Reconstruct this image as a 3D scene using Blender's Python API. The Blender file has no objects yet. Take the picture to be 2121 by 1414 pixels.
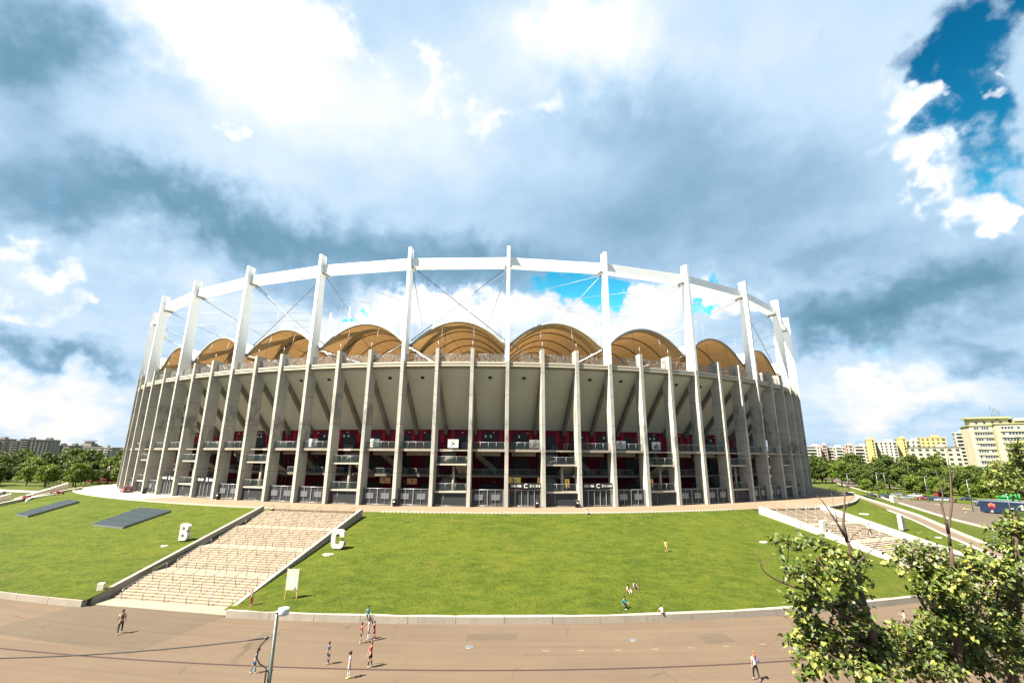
import bpy, math, random
from mathutils import Vector, Matrix
R = math.radians
SC = bpy.context.scene
COL = SC.collection
# ------------------------------------------------------------------ camera
PZ = 5.8                      # podium level; the plaza is z = 0
CAMZ = 14.86
PITCH, ROLL = R(14.0847), R(0.463)
cam_d = bpy.data.cameras.new("camera")
cam_d.sensor_width = 36.0
cam_d.lens = 16.075
cam_d.clip_start, cam_d.clip_end = 0.2, 6000
cam = bpy.data.objects.new("camera", cam_d)
COL.objects.link(cam)
_X, _U, _F = Vector((1, 0, 0)), Vector((0, -math.sin(PITCH), math.cos(PITCH))), Vector((0, math.cos(PITCH), math.sin(PITCH)))
_x = _X * math.cos(ROLL) + _U * math.sin(ROLL)
_u = -_X * math.sin(ROLL) + _U * math.cos(ROLL)
cam.matrix_world = Matrix(((_x.x, _u.x, -_F.x, 0), (_x.y, _u.y, -_F.y, 0), (_x.z, _u.z, -_F.z, CAMZ), (0, 0, 0, 1)))
SC.camera = cam
SC.view_settings.view_transform = 'Standard'
SC.view_settings.look = 'None'
SC.view_settings.gamma = 1.0
SC.view_settings.exposure = 2.35
SC.cycles.max_bounces = 6
SC.cycles.diffuse_bounces = 3
SC.cycles.glossy_bounces = 2
SC.cycles.transmission_bounces = 4
SC.cycles.transparent_max_bounces = 8
SC.cycles.caustics_reflective = SC.cycles.caustics_refractive = False
SC.cycles.use_denoising = True

# ------------------------------------------------------------------ node helper
def node(nt, typ, ins=None, **props):
    n = nt.nodes.new(typ)
    for k, v in props.items():
        setattr(n, k, v)
    if ins:
        for k, v in ins.items():
            s = n.inputs[k]
            if isinstance(v, bpy.types.NodeSocket):
                nt.links.new(v, s)
            else:
                s.default_value = v
    return n

def mth(nt, op, a, b=None, c=None, clamp=False):
    ins = {0: a}
    if b is not None: ins[1] = b
    if c is not None: ins[2] = c
    return node(nt, 'ShaderNodeMath', ins, operation=op, use_clamp=clamp).outputs[0]

def vmt(nt, op, a, b=None):
    ins = {0: a}
    if b is not None: ins[1] = b
    n = node(nt, 'ShaderNodeVectorMath', ins, operation=op)
    return n.outputs['Value'] if op in ('DOT_PRODUCT', 'LENGTH') else n.outputs[0]

def ramp(nt, fac, stops, interp='LINEAR'):
    n = node(nt, 'ShaderNodeValToRGB', {0: fac})
    e = n.color_ramp.elements
    n.color_ramp.interpolation = interp
    while len(e) < len(stops): e.new(0.5)
    for i, (p, c) in enumerate(stops):
        e[i].position = p
        e[i].color = (c[0], c[1], c[2], 1) if not isinstance(c, (int, float)) else (c, c, c, 1)
    return n.outputs[0]

def sstep(nt, x, a, b):
    n = node(nt, 'ShaderNodeMapRange', {0: x, 1: a, 2: b, 3: 0.0, 4: 1.0}, interpolation_type='SMOOTHSTEP')
    return n.outputs[0]

def mix(nt, f, a, b, blend='MIX'):
    n = node(nt, 'ShaderNodeMix', None, data_type='RGBA', blend_type=blend)
    for s, v in ((n.inputs[0], f), (n.inputs[6], a), (n.inputs[7], b)):
        if isinstance(v, bpy.types.NodeSocket): nt.links.new(v, s)
        elif isinstance(v, (int, float)): s.default_value = v if s.type == 'VALUE' else (v, v, v, 1)
        else: s.default_value = (v[0], v[1], v[2], 1)
    return n.outputs[2]

# ------------------------------------------------------------------ sun and sky
SUN_EL, SUN_H = R(56), Vector((-0.883, -0.469)).normalized()
to_sun = Vector((SUN_H.x * math.cos(SUN_EL), SUN_H.y * math.cos(SUN_EL), math.sin(SUN_EL)))
sun_d = bpy.data.lights.new("sun", 'SUN')
sun_d.energy = 4.9
sun_d.angle = R(0.5)
sun_d.color = (1.0, 0.91, 0.76)
sun = bpy.data.objects.new("sun", sun_d)
COL.objects.link(sun)
sun.location = (-60, -60, 120)
sun.rotation_euler = to_sun.to_track_quat('Z', 'Y').to_euler()

W = bpy.data.worlds.new("World")
SC.world = W
W.use_nodes = True
nt = W.node_tree
nt.nodes.clear()
sky = node(nt, 'ShaderNodeTexSky', sky_type='NISHITA')
sky.sun_disc = False
sky.sun_elevation = SUN_EL
sky.sun_rotation = math.atan2(SUN_H.x, SUN_H.y)
sky.dust_density = 0.6
tc = node(nt, 'ShaderNodeTexCoord')
D = vmt(nt, 'NORMALIZE', tc.outputs['Generated'])
sep = node(nt, 'ShaderNodeSeparateXYZ', {0: D})
dx, dy, dz = sep.outputs
az = mth(nt, 'ARCTAN2', dx, dy)
el = mth(nt, 'ARCSINE', dz)
# cloud-plane coordinates: clouds get smaller and flatter towards the horizon
den = mth(nt, 'ADD', mth(nt, 'MAXIMUM', dz, 0.0), 0.16)
q = node(nt, 'ShaderNodeCombineXYZ', {0: mth(nt, 'DIVIDE', dx, den), 1: mth(nt, 'DIVIDE', dy, den), 2: 0.0}).outputs[0]
def nz(vec, scale, detail, rough, off=0.0, dist=0.0):
    v = vmt(nt, 'ADD', vec, (off, off * 0.7, off * 1.3))
    return node(nt, 'ShaderNodeTexNoise', {'Vector': v, 'Scale': scale, 'Detail': detail, 'Roughness': rough, 'Distortion': dist})
wa = nz(D, 5.0, 4.0, 0.6).outputs['Color']
wb = nz(D, 20.0, 4.0, 0.62, 3.1).outputs['Color']
pv = node(nt, 'ShaderNodeCombineXYZ', {0: az, 1: el, 2: 0.0}).outputs[0]
pv = vmt(nt, 'ADD', pv, vmt(nt, 'MULTIPLY', vmt(nt, 'SUBTRACT', wa, (0.5, 0.5, 0.5)), (0.34, 0.24, 0.0)))
pv = vmt(nt, 'ADD', pv, vmt(nt, 'MULTIPLY', vmt(nt, 'SUBTRACT', wb, (0.5, 0.5, 0.5)), (0.085, 0.085, 0.0)))
n1 = nz(q, 1.5, 4.5, 0.52, 7.7, 0.3).outputs[0]
n2 = nz(D, 11.0, 8.0, 0.62, 1.3).outputs[0]
n3 = nz(q, 5.0, 5.0, 0.55, 4.4, 0.2).outputs[0]

def blobs(items, start):
    acc = start
    for a, e, sa, se, w in items:
        d = vmt(nt, 'MULTIPLY', vmt(nt, 'SUBTRACT', pv, (a, e, 0)), (1 / sa, 1 / se, 0))
        g = mth(nt, 'EXPONENT', mth(nt, 'MULTIPLY', vmt(nt, 'DOT_PRODUCT', d, d), -1.0))
        acc = mth(nt, 'MULTIPLY_ADD', g, w, acc)
    return acc
# (azimuth, elevation, half widths, weight) in radians, measured from the photograph
LIGHT = [(-0.901, 0.578, 0.106, 0.072, -0.52), (-0.88, 0.425, 0.129, 0.073, -0.12), (-0.708, 0.406, 0.226, 0.043, -0.26), (-0.453, 0.426, 0.384, 0.046, -0.3), (-0.834, 0.362, 0.106, 0.035, -0.2), (-0.074, 0.529, 0.295, 0.058, -0.06), (0.705, 0.241, 0.195, 0.048, -0.44), (0.814, 0.273, 0.108, 0.044, -0.26), (0.455, 0.479, 0.309, 0.081, -0.28), (0.63, 0.36, 0.18, 0.042, -0.24), (0.25, 0.681, 0.185, 0.076, -0.2), (0.407, 0.587, 0.193, 0.069, -0.18), (-0.179, 0.362, 0.346, 0.051, -0.34), (0.021, 0.4, 0.179, 0.041, -0.18), (-0.511, 0.312, 0.068, 0.037, -0.1), (-0.671, 0.72, 0.228, 0.079, 0.4), (0.161, 0.832, 0.238, 0.072, 0.3), (-0.772, 0.696, 0.095, 0.037, 0.15), (-0.204, 0.726, 0.237, 0.089, 0.1), (-0.486, 0.649, 0.232, 0.095, 0.12), (0.577, 0.76, 0.186, 0.061, 0.06), (-0.504, 0.516, 0.362, 0.051, 0.05), (-0.847, 0.267, 0.065, 0.035, 0.12), (-0.826, 0.157, 0.11, 0.017, -0.3), (-0.747, 0.146, 0.07, 0.012, -0.2), (-0.621, 0.282, 0.081, 0.051, 0.12), (-0.784, 0.099, 0.085, 0.029, 0.22), (-0.805, 0.047, 0.08, 0.028, 0.24), (-0.731, 0.058, 0.069, 0.038, 0.2), (-0.319, 0.271, 0.235, 0.036, 0.3), (-0.067, 0.282, 0.215, 0.038, 0.3), (0.309, 0.295, 0.11, 0.06, 0.3), (0.714, 0.575, 0.1, 0.065, 0.05), (0.678, 0.104, 0.142, 0.04, 0.24), (0.769, 0.075, 0.076, 0.033, 0.2), (0.822, 0.136, 0.065, 0.029, -0.34), (0.633, 0.171, 0.106, 0.02, 0.1), (0.687, 0.036, 0.188, 0.011, -0.1), (0.61, 0.214, 0.088, 0.026, -0.22)]
PUFFS = [(-0.706, 0.72, 0.131, 0.051, 0.75), (-0.529, 0.769, 0.117, 0.055, 0.7), (-0.578, 0.717, 0.109, 0.042, 0.4), (-0.402, 0.787, 0.077, 0.036, 0.55), (0.188, 0.851, 0.165, 0.049, 0.75), (0.071, 0.83, 0.078, 0.029, 0.5), (0.284, 0.797, 0.072, 0.037, 0.4), (-0.216, 0.788, 0.039, 0.038, 0.85), (-0.253, 0.728, 0.04, 0.032, 0.7), (-0.168, 0.729, 0.073, 0.029, 0.45), (-0.08, 0.71, 0.049, 0.018, 0.5), (-0.657, 0.58, 0.035, 0.019, 0.75), (-0.638, 0.566, 0.024, 0.012, 0.5), (-0.491, 0.681, 0.039, 0.02, 0.5), (0.032, 0.729, 0.056, 0.02, 0.55), (0.069, 0.707, 0.074, 0.017, 0.3), (0.806, 0.632, 0.031, 0.058, 0.35), (-0.87, 0.304, 0.024, 0.019, 0.65), (-0.834, 0.282, 0.031, 0.019, 0.65), (-0.798, 0.269, 0.027, 0.016, 0.55), (-0.756, 0.235, 0.02, 0.011, 0.75), (-0.836, 0.21, 0.035, 0.018, 0.6), (-0.803, 0.233, 0.027, 0.015, 0.4), (-0.832, 0.108, 0.029, 0.018, 0.7), (-0.784, 0.099, 0.053, 0.016, 0.6), (-0.793, 0.062, 0.046, 0.014, 0.5), (-0.733, 0.066, 0.052, 0.03, 0.4), (-0.717, 0.025, 0.035, 0.014, 0.35), (-0.5, 0.229, 0.059, 0.037, 0.7), (-0.436, 0.285, 0.036, 0.032, 0.6), (-0.356, 0.245, 0.086, 0.026, 0.8), (-0.261, 0.304, 0.062, 0.037, 0.75), (-0.175, 0.29, 0.106, 0.035, 0.8), (-0.056, 0.305, 0.121, 0.036, 0.8), (0.065, 0.287, 0.087, 0.032, 0.7), (0.3, 0.305, 0.061, 0.05, 0.95), (0.362, 0.33, 0.049, 0.035, 0.7), (0.435, 0.292, 0.046, 0.034, 0.85), (0.486, 0.266, 0.035, 0.034, 0.6), (0.205, 0.276, 0.063, 0.025, 0.7), (0.826, 0.542, 0.024, 0.023, 0.8), (0.821, 0.474, 0.024, 0.025, 0.9), (0.838, 0.425, 0.022, 0.024, 0.9), (0.862, 0.378, 0.03, 0.03, 0.9), (0.882, 0.348, 0.024, 0.034, 0.8), (0.796, 0.556, 0.025, 0.034, 0.4), (0.775, 0.488, 0.031, 0.029, 0.4), (0.899, 0.498, 0.016, 0.019, 0.62), (0.929, 0.521, 0.006, 0.021, 0.4), (0.898, 0.364, 0.014, 0.013, 0.4), (0.635, 0.133, 0.055, 0.024, 0.55), (0.699, 0.119, 0.069, 0.021, 0.55), (0.755, 0.091, 0.051, 0.018, 0.4), (0.767, 0.064, 0.038, 0.01, 0.5), (0.632, 0.066, 0.041, 0.013, 0.4)]
HOLES = [(0.931, 0.611, 0.062, 0.069, 1.05), (0.883, 0.626, 0.027, 0.036, 0.3), (0.856, 0.564, 0.033, 0.038, 0.55), (0.889, 0.483, 0.039, 0.052, 0.8), (0.901, 0.413, 0.028, 0.036, 0.75), (0.835, 0.596, 0.017, 0.026, 0.2), (0.86, 0.504, 0.026, 0.033, 0.35), (0.181, 0.344, 0.102, 0.033, 1.35), (0.251, 0.354, 0.046, 0.022, 0.8), (-0.378, 0.273, 0.038, 0.013, 1.3), (0.424, 0.32, 0.035, 0.015, 1.2), (0.417, 0.277, 0.026, 0.01, 1.2), (-0.639, 0.274, 0.029, 0.012, 0.1)]

bri = blobs(LIGHT, mth(nt, 'MULTIPLY_ADD', mth(nt, 'SUBTRACT', n1, 0.5), 0.34, 0.575))
bri = mth(nt, 'MULTIPLY_ADD', mth(nt, 'SUBTRACT', n3, 0.5), 0.20, bri)
bri = mth(nt, 'MULTIPLY_ADD', mth(nt, 'SUBTRACT', n2, 0.5), 0.07, bri)
fr2 = mth(nt, 'SUBTRACT', n2, 0.5)
n4 = nz(D, 26.0, 7.0, 0.6, 9.1).outputs[0]
puff = blobs(PUFFS, mth(nt, 'MULTIPLY_ADD', mth(nt, 'SUBTRACT', n4, 0.5), 0.5, mth(nt, 'MULTIPLY', fr2, 1.25)))
pm = sstep(nt, puff, 0.22, 0.74)                    # cumulus heads
pcol = mth(nt, 'MULTIPLY_ADD', mth(nt, 'SUBTRACT', n3, 0.5), 0.35, mth(nt, 'MULTIPLY_ADD', sstep(nt, puff, 0.40, 1.1), 0.22, 0.80))
bri = node(nt, 'ShaderNodeMix', {0: pm, 2: bri, 3: mth(nt, 'MAXIMUM', bri, pcol)}, data_type='FLOAT').outputs[0]
hole = blobs(HOLES, mth(nt, 'MULTIPLY_ADD', mth(nt, 'SUBTRACT', n4, 0.5), 0.5, mth(nt, 'MULTIPLY', fr2, 1.3)))
hole = mth(nt, 'MULTIPLY_ADD', mth(nt, 'MULTIPLY', pm, -1.0), 0.55, hole)
cloud = ramp(nt, bri, [(0.0, (0.125, 0.275, 0.40)), (0.18, (0.20, 0.38, 0.535)), (0.38, (0.345, 0.54, 0.745)), (0.57, (0.56, 0.75, 0.94)),
                       (0.73, (0.79, 0.90, 1.02)), (0.90, (1.02, 1.03, 1.05)), (1.0, (1.08, 1.07, 1.06))])
# near the horizon the clouds turn cream
hz = sstep(nt, el, 0.20, 0.02)
cloud = mix(nt, mth(nt, 'MULTIPLY', hz, sstep(nt, bri, 0.5, 0.9)), cloud, mix(nt, 1.0, cloud, (1.03, 0.97, 0.90), 'MULTIPLY'))
cov = mth(nt, 'SUBTRACT', 1.0, sstep(nt, hole, 0.16, 0.82))
skyc = mix(nt, 1.0, sky.outputs[0], ramp(nt, el, [(0.30, (0.18, 0.78, 0.70)), (0.45, (0.03, 0.34, 0.38)), (0.62, (0.012, 0.24, 0.30)), (0.8, (0.009, 0.20, 0.27))]), 'MULTIPLY')
bg_sky = node(nt, 'ShaderNodeBackground', {0: skyc, 1: 0.085})
bg_cl = node(nt, 'ShaderNodeBackground', {0: cloud, 1: 0.205})
mx = node(nt, 'ShaderNodeMixShader', {0: cov, 1: bg_sky.outputs[0], 2: bg_cl.outputs[0]})
wo = node(nt, 'ShaderNodeOutputWorld', {0: mx.outputs[0]})

# ------------------------------------------------------------------ mesh builder
class MB:
    def __init__(s):
        s.v, s.f, s.m, s.smooth = [], [], [], []
    def add(s, vs, fs, mi=0, sm=False):
        o = len(s.v)
        s.v.extend([tuple(p) for p in vs])
        for f in fs:
            s.f.append([i + o for i in f]); s.m.append(mi); s.smooth.append(sm)
    def hexa(s, p, mi=0):          # 8 points: bottom ring 0-3, top ring 4-7
        s.add(p, [(3, 2, 1, 0), (4, 5, 6, 7), (0, 1, 5, 4), (1, 2, 6, 5), (2, 3, 7, 6), (3, 0, 4, 7)], mi)
    def box(s, c, d, mi=0, rz=0.0, ax=None):
        c = Vector(c)
        if ax is None:
            ca, sa = math.cos(rz), math.sin(rz)
            ax = (Vector((ca, sa, 0)), Vector((-sa, ca, 0)), Vector((0, 0, 1)))
        x, y, z = (Vector(a) * (h * 0.5) for a, h in zip(ax, d))
        s.hexa([c - x - y - z, c + x - y - z, c + x + y - z, c - x + y - z, c - x - y + z, c + x - y + z, c + x + y + z, c - x + y + z], mi)
    def prism(s, poly, a, b, mi=0):  # poly: points as (u,v); a,b: maps (u,v)->3d for both ends
        n = len(poly)
        A = [a(*p) for p in poly]; B = [b(*p) for p in poly]
        s.add(A + B, [tuple(range(n - 1, -1, -1)), tuple(range(n, 2 * n))] + [(i, (i + 1) % n, n + (i + 1) % n, n + i) for i in range(n)], mi)
    def tube(s, pts, r, n=6, mi=0, cap=True, sm=True):
        pts = [Vector(p) for p in pts]
        rs = r if isinstance(r, (list, tuple)) else [r] * len(pts)
        ref = None
        rings = []
        for i, p in enumerate(pts):
            t = (pts[min(i + 1, len(pts) - 1)] - pts[max(i - 1, 0)])
            t = t.normalized() if t.length > 1e-9 else Vector((0, 0, 1))
            if ref is None:
                ref = Vector((0, 0, 1)) if abs(t.z) < 0.9 else Vector((1, 0, 0))
            u = t.cross(ref)
            u = u.normalized() if u.length > 1e-6 else t.orthogonal().normalized()
            w = t.cross(u).normalized()
            ref = -w if False else ref
            rings.append([p + (u * math.cos(2 * math.pi * j / n) + w * math.sin(2 * math.pi * j / n)) * rs[i] for j in range(n)])
        vs = [p for rg in rings for p in rg]
        fs = []
        for i in range(len(pts) - 1):
            for j in range(n):
                a, b = i * n + j, i * n + (j + 1) % n
                fs.append((a, b, b + n, a + n))
        s.add(vs, fs, mi, sm)
        if cap:
            o = len(s.v) - len(vs)
            s.f.append([o + j for j in range(n)][::-1]); s.m.append(mi); s.smooth.append(False)
            s.f.append([o + (len(pts) - 1) * n + j for j in range(n)]); s.m.append(mi); s.smooth.append(False)
    def lathe(s, prof, c=(0, 0, 0), n=16, mi=0, sm=True, axis='Z'):
        vs = []
        for r, z in prof:
            for j in range(n):
                a = 2 * math.pi * j / n
                p = (r * math.cos(a), r * math.sin(a), z)
                if axis == 'X': p = (p[2], p[0], p[1])
                if axis == 'Y': p = (p[0], p[2], p[1])
                vs.append((c[0] + p[0], c[1] + p[1], c[2] + p[2]))
        fs = [(i * n + j, i * n + (j + 1) % n, (i + 1) * n + (j + 1) % n, (i + 1) * n + j) for i in range(len(prof) - 1) for j in range(n)]
        s.add(vs, fs, mi, sm)
        o = len(s.v) - len(vs)
        s.f.append([o + j for j in range(n)][::-1]); s.m.append(mi); s.smooth.append(False)
        s.f.append([o + (len(prof) - 1) * n + j for j in range(n)]); s.m.append(mi); s.smooth.append(False)
    def mesh(s, name, mats):
        me = bpy.data.meshes.new(name)
        me.from_pydata(s.v, [], s.f)
        for m in (mats if isinstance(mats, (list, tuple)) else [mats]): me.materials.append(m)
        me.polygons.foreach_set('material_index', s.m)
        me.polygons.foreach_set('use_smooth', s.smooth)
        me.update()
        return me
    def build(s, name, mats, parent=None, world=False):
        o = bpy.data.objects.new(name, s.mesh(name, mats))
        COL.objects.link(o)
        if parent is not None:
            o.parent = parent
            if world and parent.parent is None: o.matrix_parent_inverse = Matrix.Translation(-Vector(parent.location))
        return o

def empty(name, loc=(0, 0, 0), rz=0.0):
    o = bpy.data.objects.new(name, None)
    o.empty_display_size = 0.5
    COL.objects.link(o)
    o.location = loc
    o.rotation_euler = (0, 0, rz)
    return o
def tag(o, label=None, cat=None, group=None, kind=None):
    for k, v in (('label', label), ('category', cat), ('group', group), ('kind', kind)):
        if v: o[k] = v
    return o
KIDS = {}
def copy_tree(o, parent=None):
    c = o.copy()
    COL.objects.link(c)
    if parent is not None: c.parent = parent
    for ch in list(o.children):
        copy_tree(ch, c)
    return c

# ------------------------------------------------------------------ materials
def new_mat(name):
    m = bpy.data.materials.new(name)
    m.use_nodes = True
    m.node_tree.nodes.clear()
    return m, m.node_tree
def finish(nt, col, rough=0.8, spec=0.3, bump=None, bdist=0.02, metal=0.0, **kw):
    ins = {'Base Color': col if isinstance(col, bpy.types.NodeSocket) else (*col, 1), 'Roughness': rough, 'Metallic': metal, 'Specular IOR Level': spec}
    ins.update(kw)
    p = node(nt, 'ShaderNodeBsdfPrincipled', ins)
    if bump is not None:
        b = node(nt, 'ShaderNodeBump', {'Height': bump, 'Distance': bdist, 'Strength': 1.0})
        nt.links.new(b.outputs[0], p.inputs['Normal'])
    node(nt, 'ShaderNodeOutputMaterial', {0: p.outputs[0]})
    return p
def plain(name, col, rough=0.6, spec=0.3, var=0.12, scale=3.0, metal=0.0, **kw):
    m, nt = new_mat(name)
    g = node(nt, 'ShaderNodeNewGeometry')
    n = node(nt, 'ShaderNodeTexNoise', {'Vector': g.outputs['Position'], 'Scale': scale, 'Detail': 5.0, 'Roughness': 0.6}).outputs[0]
    c = mix(nt, n, [x * (1 - var) for x in col], [min(1, x * (1 + var)) for x in col])
    finish(nt, c, rough, spec, metal=metal, **kw)
    return m
def noise(nt, vec, scale, detail=5.0, rough=0.6, dist=0.0):
    return node(nt, 'ShaderNodeTexNoise', {'Vector': vec, 'Scale': scale, 'Detail': detail, 'Roughness': rough, 'Distortion': dist}).outputs[0]
def pos(nt):
    return node(nt, 'ShaderNodeNewGeometry').outputs['Position']
def scl(nt, v, s):
    return vmt(nt, 'MULTIPLY', v, s)

M = {}
def concrete(name, base, joints=(), dark=0.35, stain=0.0):
    m, nt = new_mat(name)
    P = pos(nt)
    z = node(nt, 'ShaderNodeSeparateXYZ', {0: P}).outputs[2]
    rnd = node(nt, 'ShaderNodeObjectInfo').outputs['Random']
    big = noise(nt, P, 0.22, 6.0, 0.65)
    streak = noise(nt, scl(nt, P, (2.2, 2.2, 0.10)), 1.0, 5.0, 0.62)
    fine = noise(nt, P, 6.0, 6.0, 0.7)
    c = mix(nt, sstep(nt, big, 0.35, 0.68), base, [x * (1 - dark) for x in base])
    c = mix(nt, mth(nt, 'MULTIPLY', sstep(nt, streak, 0.50, 0.72), 0.5), c, [x * 0.5 for x in base])
    c = mix(nt, mth(nt, 'MULTIPLY', fine, 0.35), c, [x * 0.7 for x in base])
    # formwork lifts: courses of slightly different tone, each fin its own
    lift = node(nt, 'ShaderNodeTexWhiteNoise', {'Vector': node(nt, 'ShaderNodeCombineXYZ', {0: mth(nt, 'MULTIPLY', rnd, 91.0), 2: mth(nt, 'FLOOR', mth(nt, 'MULTIPLY', z, 0.27))}).outputs[0]}, noise_dimensions='3D').outputs[0]
    course = node(nt, 'ShaderNodeTexWhiteNoise', {'Vector': node(nt, 'ShaderNodeCombineXYZ', {2: mth(nt, 'FLOOR', mth(nt, 'MULTIPLY', z, 1.6))}).outputs[0]}, noise_dimensions='3D').outputs[0]
    c = mix(nt, mth(nt, 'MULTIPLY', course, 0.14), c, [x * 0.6 for x in base])
    if stain:
        c = mix(nt, mth(nt, 'MULTIPLY', lift, 0.30), c, [x * 0.66 for x in base])
        zz = mth(nt, 'MULTIPLY_ADD', rnd, 9.0, 18.0)
        band = mth(nt, 'MULTIPLY', sstep(nt, mth(nt, 'SUBTRACT', zz, z), -1.2, 0.6), sstep(nt, mth(nt, 'SUBTRACT', zz, z), 8.0, 2.0))
        sp = mth(nt, 'MULTIPLY', band, sstep(nt, noise(nt, scl(nt, P, (0.8, 0.8, 0.35)), 0.9, 5.0, 0.7), 0.40, 0.62))
        c = mix(nt, mth(nt, 'MULTIPLY', sp, stain), c, (0.115, 0.122, 0.118))
    for jz in joints:
        d = mth(nt, 'ABSOLUTE', mth(nt, 'SUBTRACT', z, jz))
        c = mix(nt, mth(nt, 'MULTIPLY', mth(nt, 'LESS_THAN', d, 0.05), 0.75), c, [x * 0.25 for x in base])
    finish(nt, c, 0.9, 0.2, fine, 0.03)
    return m
M['concrete'] = concrete('concrete', (0.41, 0.395, 0.35), (15.35, 11.6, 20.8, 26.4, 30.98), 0.28, 0.75)
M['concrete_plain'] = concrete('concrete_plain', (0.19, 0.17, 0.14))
M['concrete_wall'] = concrete('concrete_wall', (0.27, 0.24, 0.20), (), 0.2)
M['stair'] = concrete('stair_concrete', (0.235, 0.19, 0.14), (), 0.14)
M['white'] = plain('white_paint', (0.68, 0.69, 0.67), 0.35, 0.4, 0.04, 0.4)
M['soffit'] = plain('soffit_paint', (0.40, 0.39, 0.325), 0.8, 0.2, 0.10, 0.25)
M['steel'] = plain('grey_steel', (0.17, 0.18, 0.19), 0.4, 0.5, 0.1, 2.0, 0.5)
M['steel_light'] = plain('galvanised_steel', (0.27, 0.285, 0.29), 0.4, 0.5, 0.08, 2.0, 0.3)
M['cable'] = plain('cable_steel', (0.20, 0.21, 0.22), 0.45, 0.4, 0.1, 1.0, 0.3)
M['arch'] = plain('arch_steel', (0.27, 0.25, 0.205), 0.5, 0.3, 0.08, 0.5)
M['rib'] = plain('rib_steel', (0.11, 0.075, 0.05), 0.6, 0.3, 0.15, 0.5)
M['red'] = plain('red_wall', (0.10, 0.0025, 0.012), 0.7, 0.2, 0.15, 0.6)
M['red_light'] = plain('red_panel', (0.26, 0.008, 0.026), 0.7, 0.2, 0.1, 0.6)
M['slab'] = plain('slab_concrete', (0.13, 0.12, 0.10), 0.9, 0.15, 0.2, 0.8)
M['letter'] = plain('letter_white', (0.48, 0.44, 0.37), 0.6, 0.3, 0.06, 1.5)
M['black'] = plain('black', (0.012, 0.012, 0.014), 0.5, 0.3, 0.2)
M['dark'] = plain('dark_metal', (0.035, 0.04, 0.045), 0.4, 0.4, 0.2)
M['offwhite'] = plain('off_white', (0.36, 0.33, 0.27), 0.7, 0.2, 0.06, 1.5)
M['asphalt_path'] = plain('path_asphalt', (0.095, 0.073, 0.056), 0.9, 0.2, 0.18, 1.2)

def glass_mat(name, col, alpha, rough=0.1):
    m, nt = new_mat(name)
    P = pos(nt)
    n = noise(nt, P, 1.3, 3.0)
    c = mix(nt, n, [x * 0.8 for x in col], col)
    p = node(nt, 'ShaderNodeBsdfPrincipled', {'Base Color': c, 'Roughness': rough, 'Specular IOR Level': 0.25, 'Alpha': alpha})
    node(nt, 'ShaderNodeOutputMaterial', {0: p.outputs[0]})
    return m
M['glass_rail'] = glass_mat('railing_glass', (0.035, 0.048, 0.048), 0.42)
M['perf'] = glass_mat('perforated_metal', (0.034, 0.037, 0.042), 0.80, 0.6)
M['glass_dark'] = plain('dark_glass', (0.02, 0.03, 0.035), 0.06, 0.7, 0.2)

# perforated / bar mesh of the upper balcony: vertical bars with see-through gaps
m, nt = new_mat('bar_mesh')
uv = node(nt, 'ShaderNodeUVMap')
a = node(nt, 'ShaderNodeTexCoord').outputs['Object']
P = pos(nt)
nn = noise(nt, scl(nt, P, (1, 1, 0.02)), 9.0, 2.0)
al = mth(nt, 'MULTIPLY_ADD', sstep(nt, nn, 0.42, 0.58), 0.42, 0.16)
p = node(nt, 'ShaderNodeBsdfPrincipled', {'Base Color': (0.17, 0.17, 0.17, 1), 'Roughness': 0.5, 'Alpha': al})
node(nt, 'ShaderNodeOutputMaterial', {0: p.outputs[0]})
M['bars'] = m

# roof membrane: white woven fabric above, ochre and translucent seen from below
m, nt = new_mat('membrane')
g = node(nt, 'ShaderNodeNewGeometry')
n = noise(nt, g.outputs['Position'], 0.35, 4.0)
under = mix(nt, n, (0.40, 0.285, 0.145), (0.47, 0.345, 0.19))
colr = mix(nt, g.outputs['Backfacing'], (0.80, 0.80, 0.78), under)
d1 = node(nt, 'ShaderNodeBsdfDiffuse', {0: colr})
t1 = node(nt, 'ShaderNodeBsdfTranslucent', {0: mix(nt, n, (0.22, 0.12, 0.045), (0.26, 0.15, 0.06))})
mxs = node(nt, 'ShaderNodeMixShader', {0: 0.22, 1: d1.outputs[0], 2: t1.outputs[0]})
node(nt, 'ShaderNodeOutputMaterial', {0: mxs.outputs[0]})
M['membrane'] = m

# lawn
def grass(name, c1, c2, c3):
    m, nt = new_mat(name)
    P = pos(nt)
    big = noise(nt, P, 0.10, 5.0, 0.65)
    mid = noise(nt, scl(nt, P, (0.55, 1.0, 1.0)), 0.9, 6.0, 0.72, 0.5)
    tuft = noise(nt, scl(nt, P, (0.8, 0.55, 1.0)), 4.2, 5.0, 0.75)
    fin = noise(nt, scl(nt, P, (1.0, 0.6, 1.0)), 16.0, 4.0, 0.8)
    c = mix(nt, sstep(nt, big, 0.36, 0.66), c1, c2)
    c = mix(nt, mth(nt, 'MULTIPLY', sstep(nt, mid, 0.44, 0.68), 0.7), c, c3)
    c = mix(nt, mth(nt, 'MULTIPLY', sstep(nt, mth(nt, 'SUBTRACT', 1.0, mid), 0.50, 0.68), 0.55), c, [x * 0.55 for x in c1])
    c = mix(nt, mth(nt, 'MULTIPLY', sstep(nt, tuft, 0.48, 0.66), 0.55), c, [x * 0.42 for x in c1])
    c = mix(nt, mth(nt, 'MULTIPLY', sstep(nt, fin, 0.50, 0.70), 0.4), c, [min(1, x * 1.5) for x in c3])
    dry = sstep(nt, noise(nt, P, 0.17, 7.0, 0.78), 0.54, 0.70)
    c = mix(nt, mth(nt, 'MULTIPLY', dry, 0.45), c, (0.098, 0.080, 0.018))
    h = mth(nt, 'MULTIPLY_ADD', fin, 0.5, mth(nt, 'ADD', mid, tuft))
    finish(nt, c, 0.85, 0.12, h, 0.22)
    return m
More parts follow.
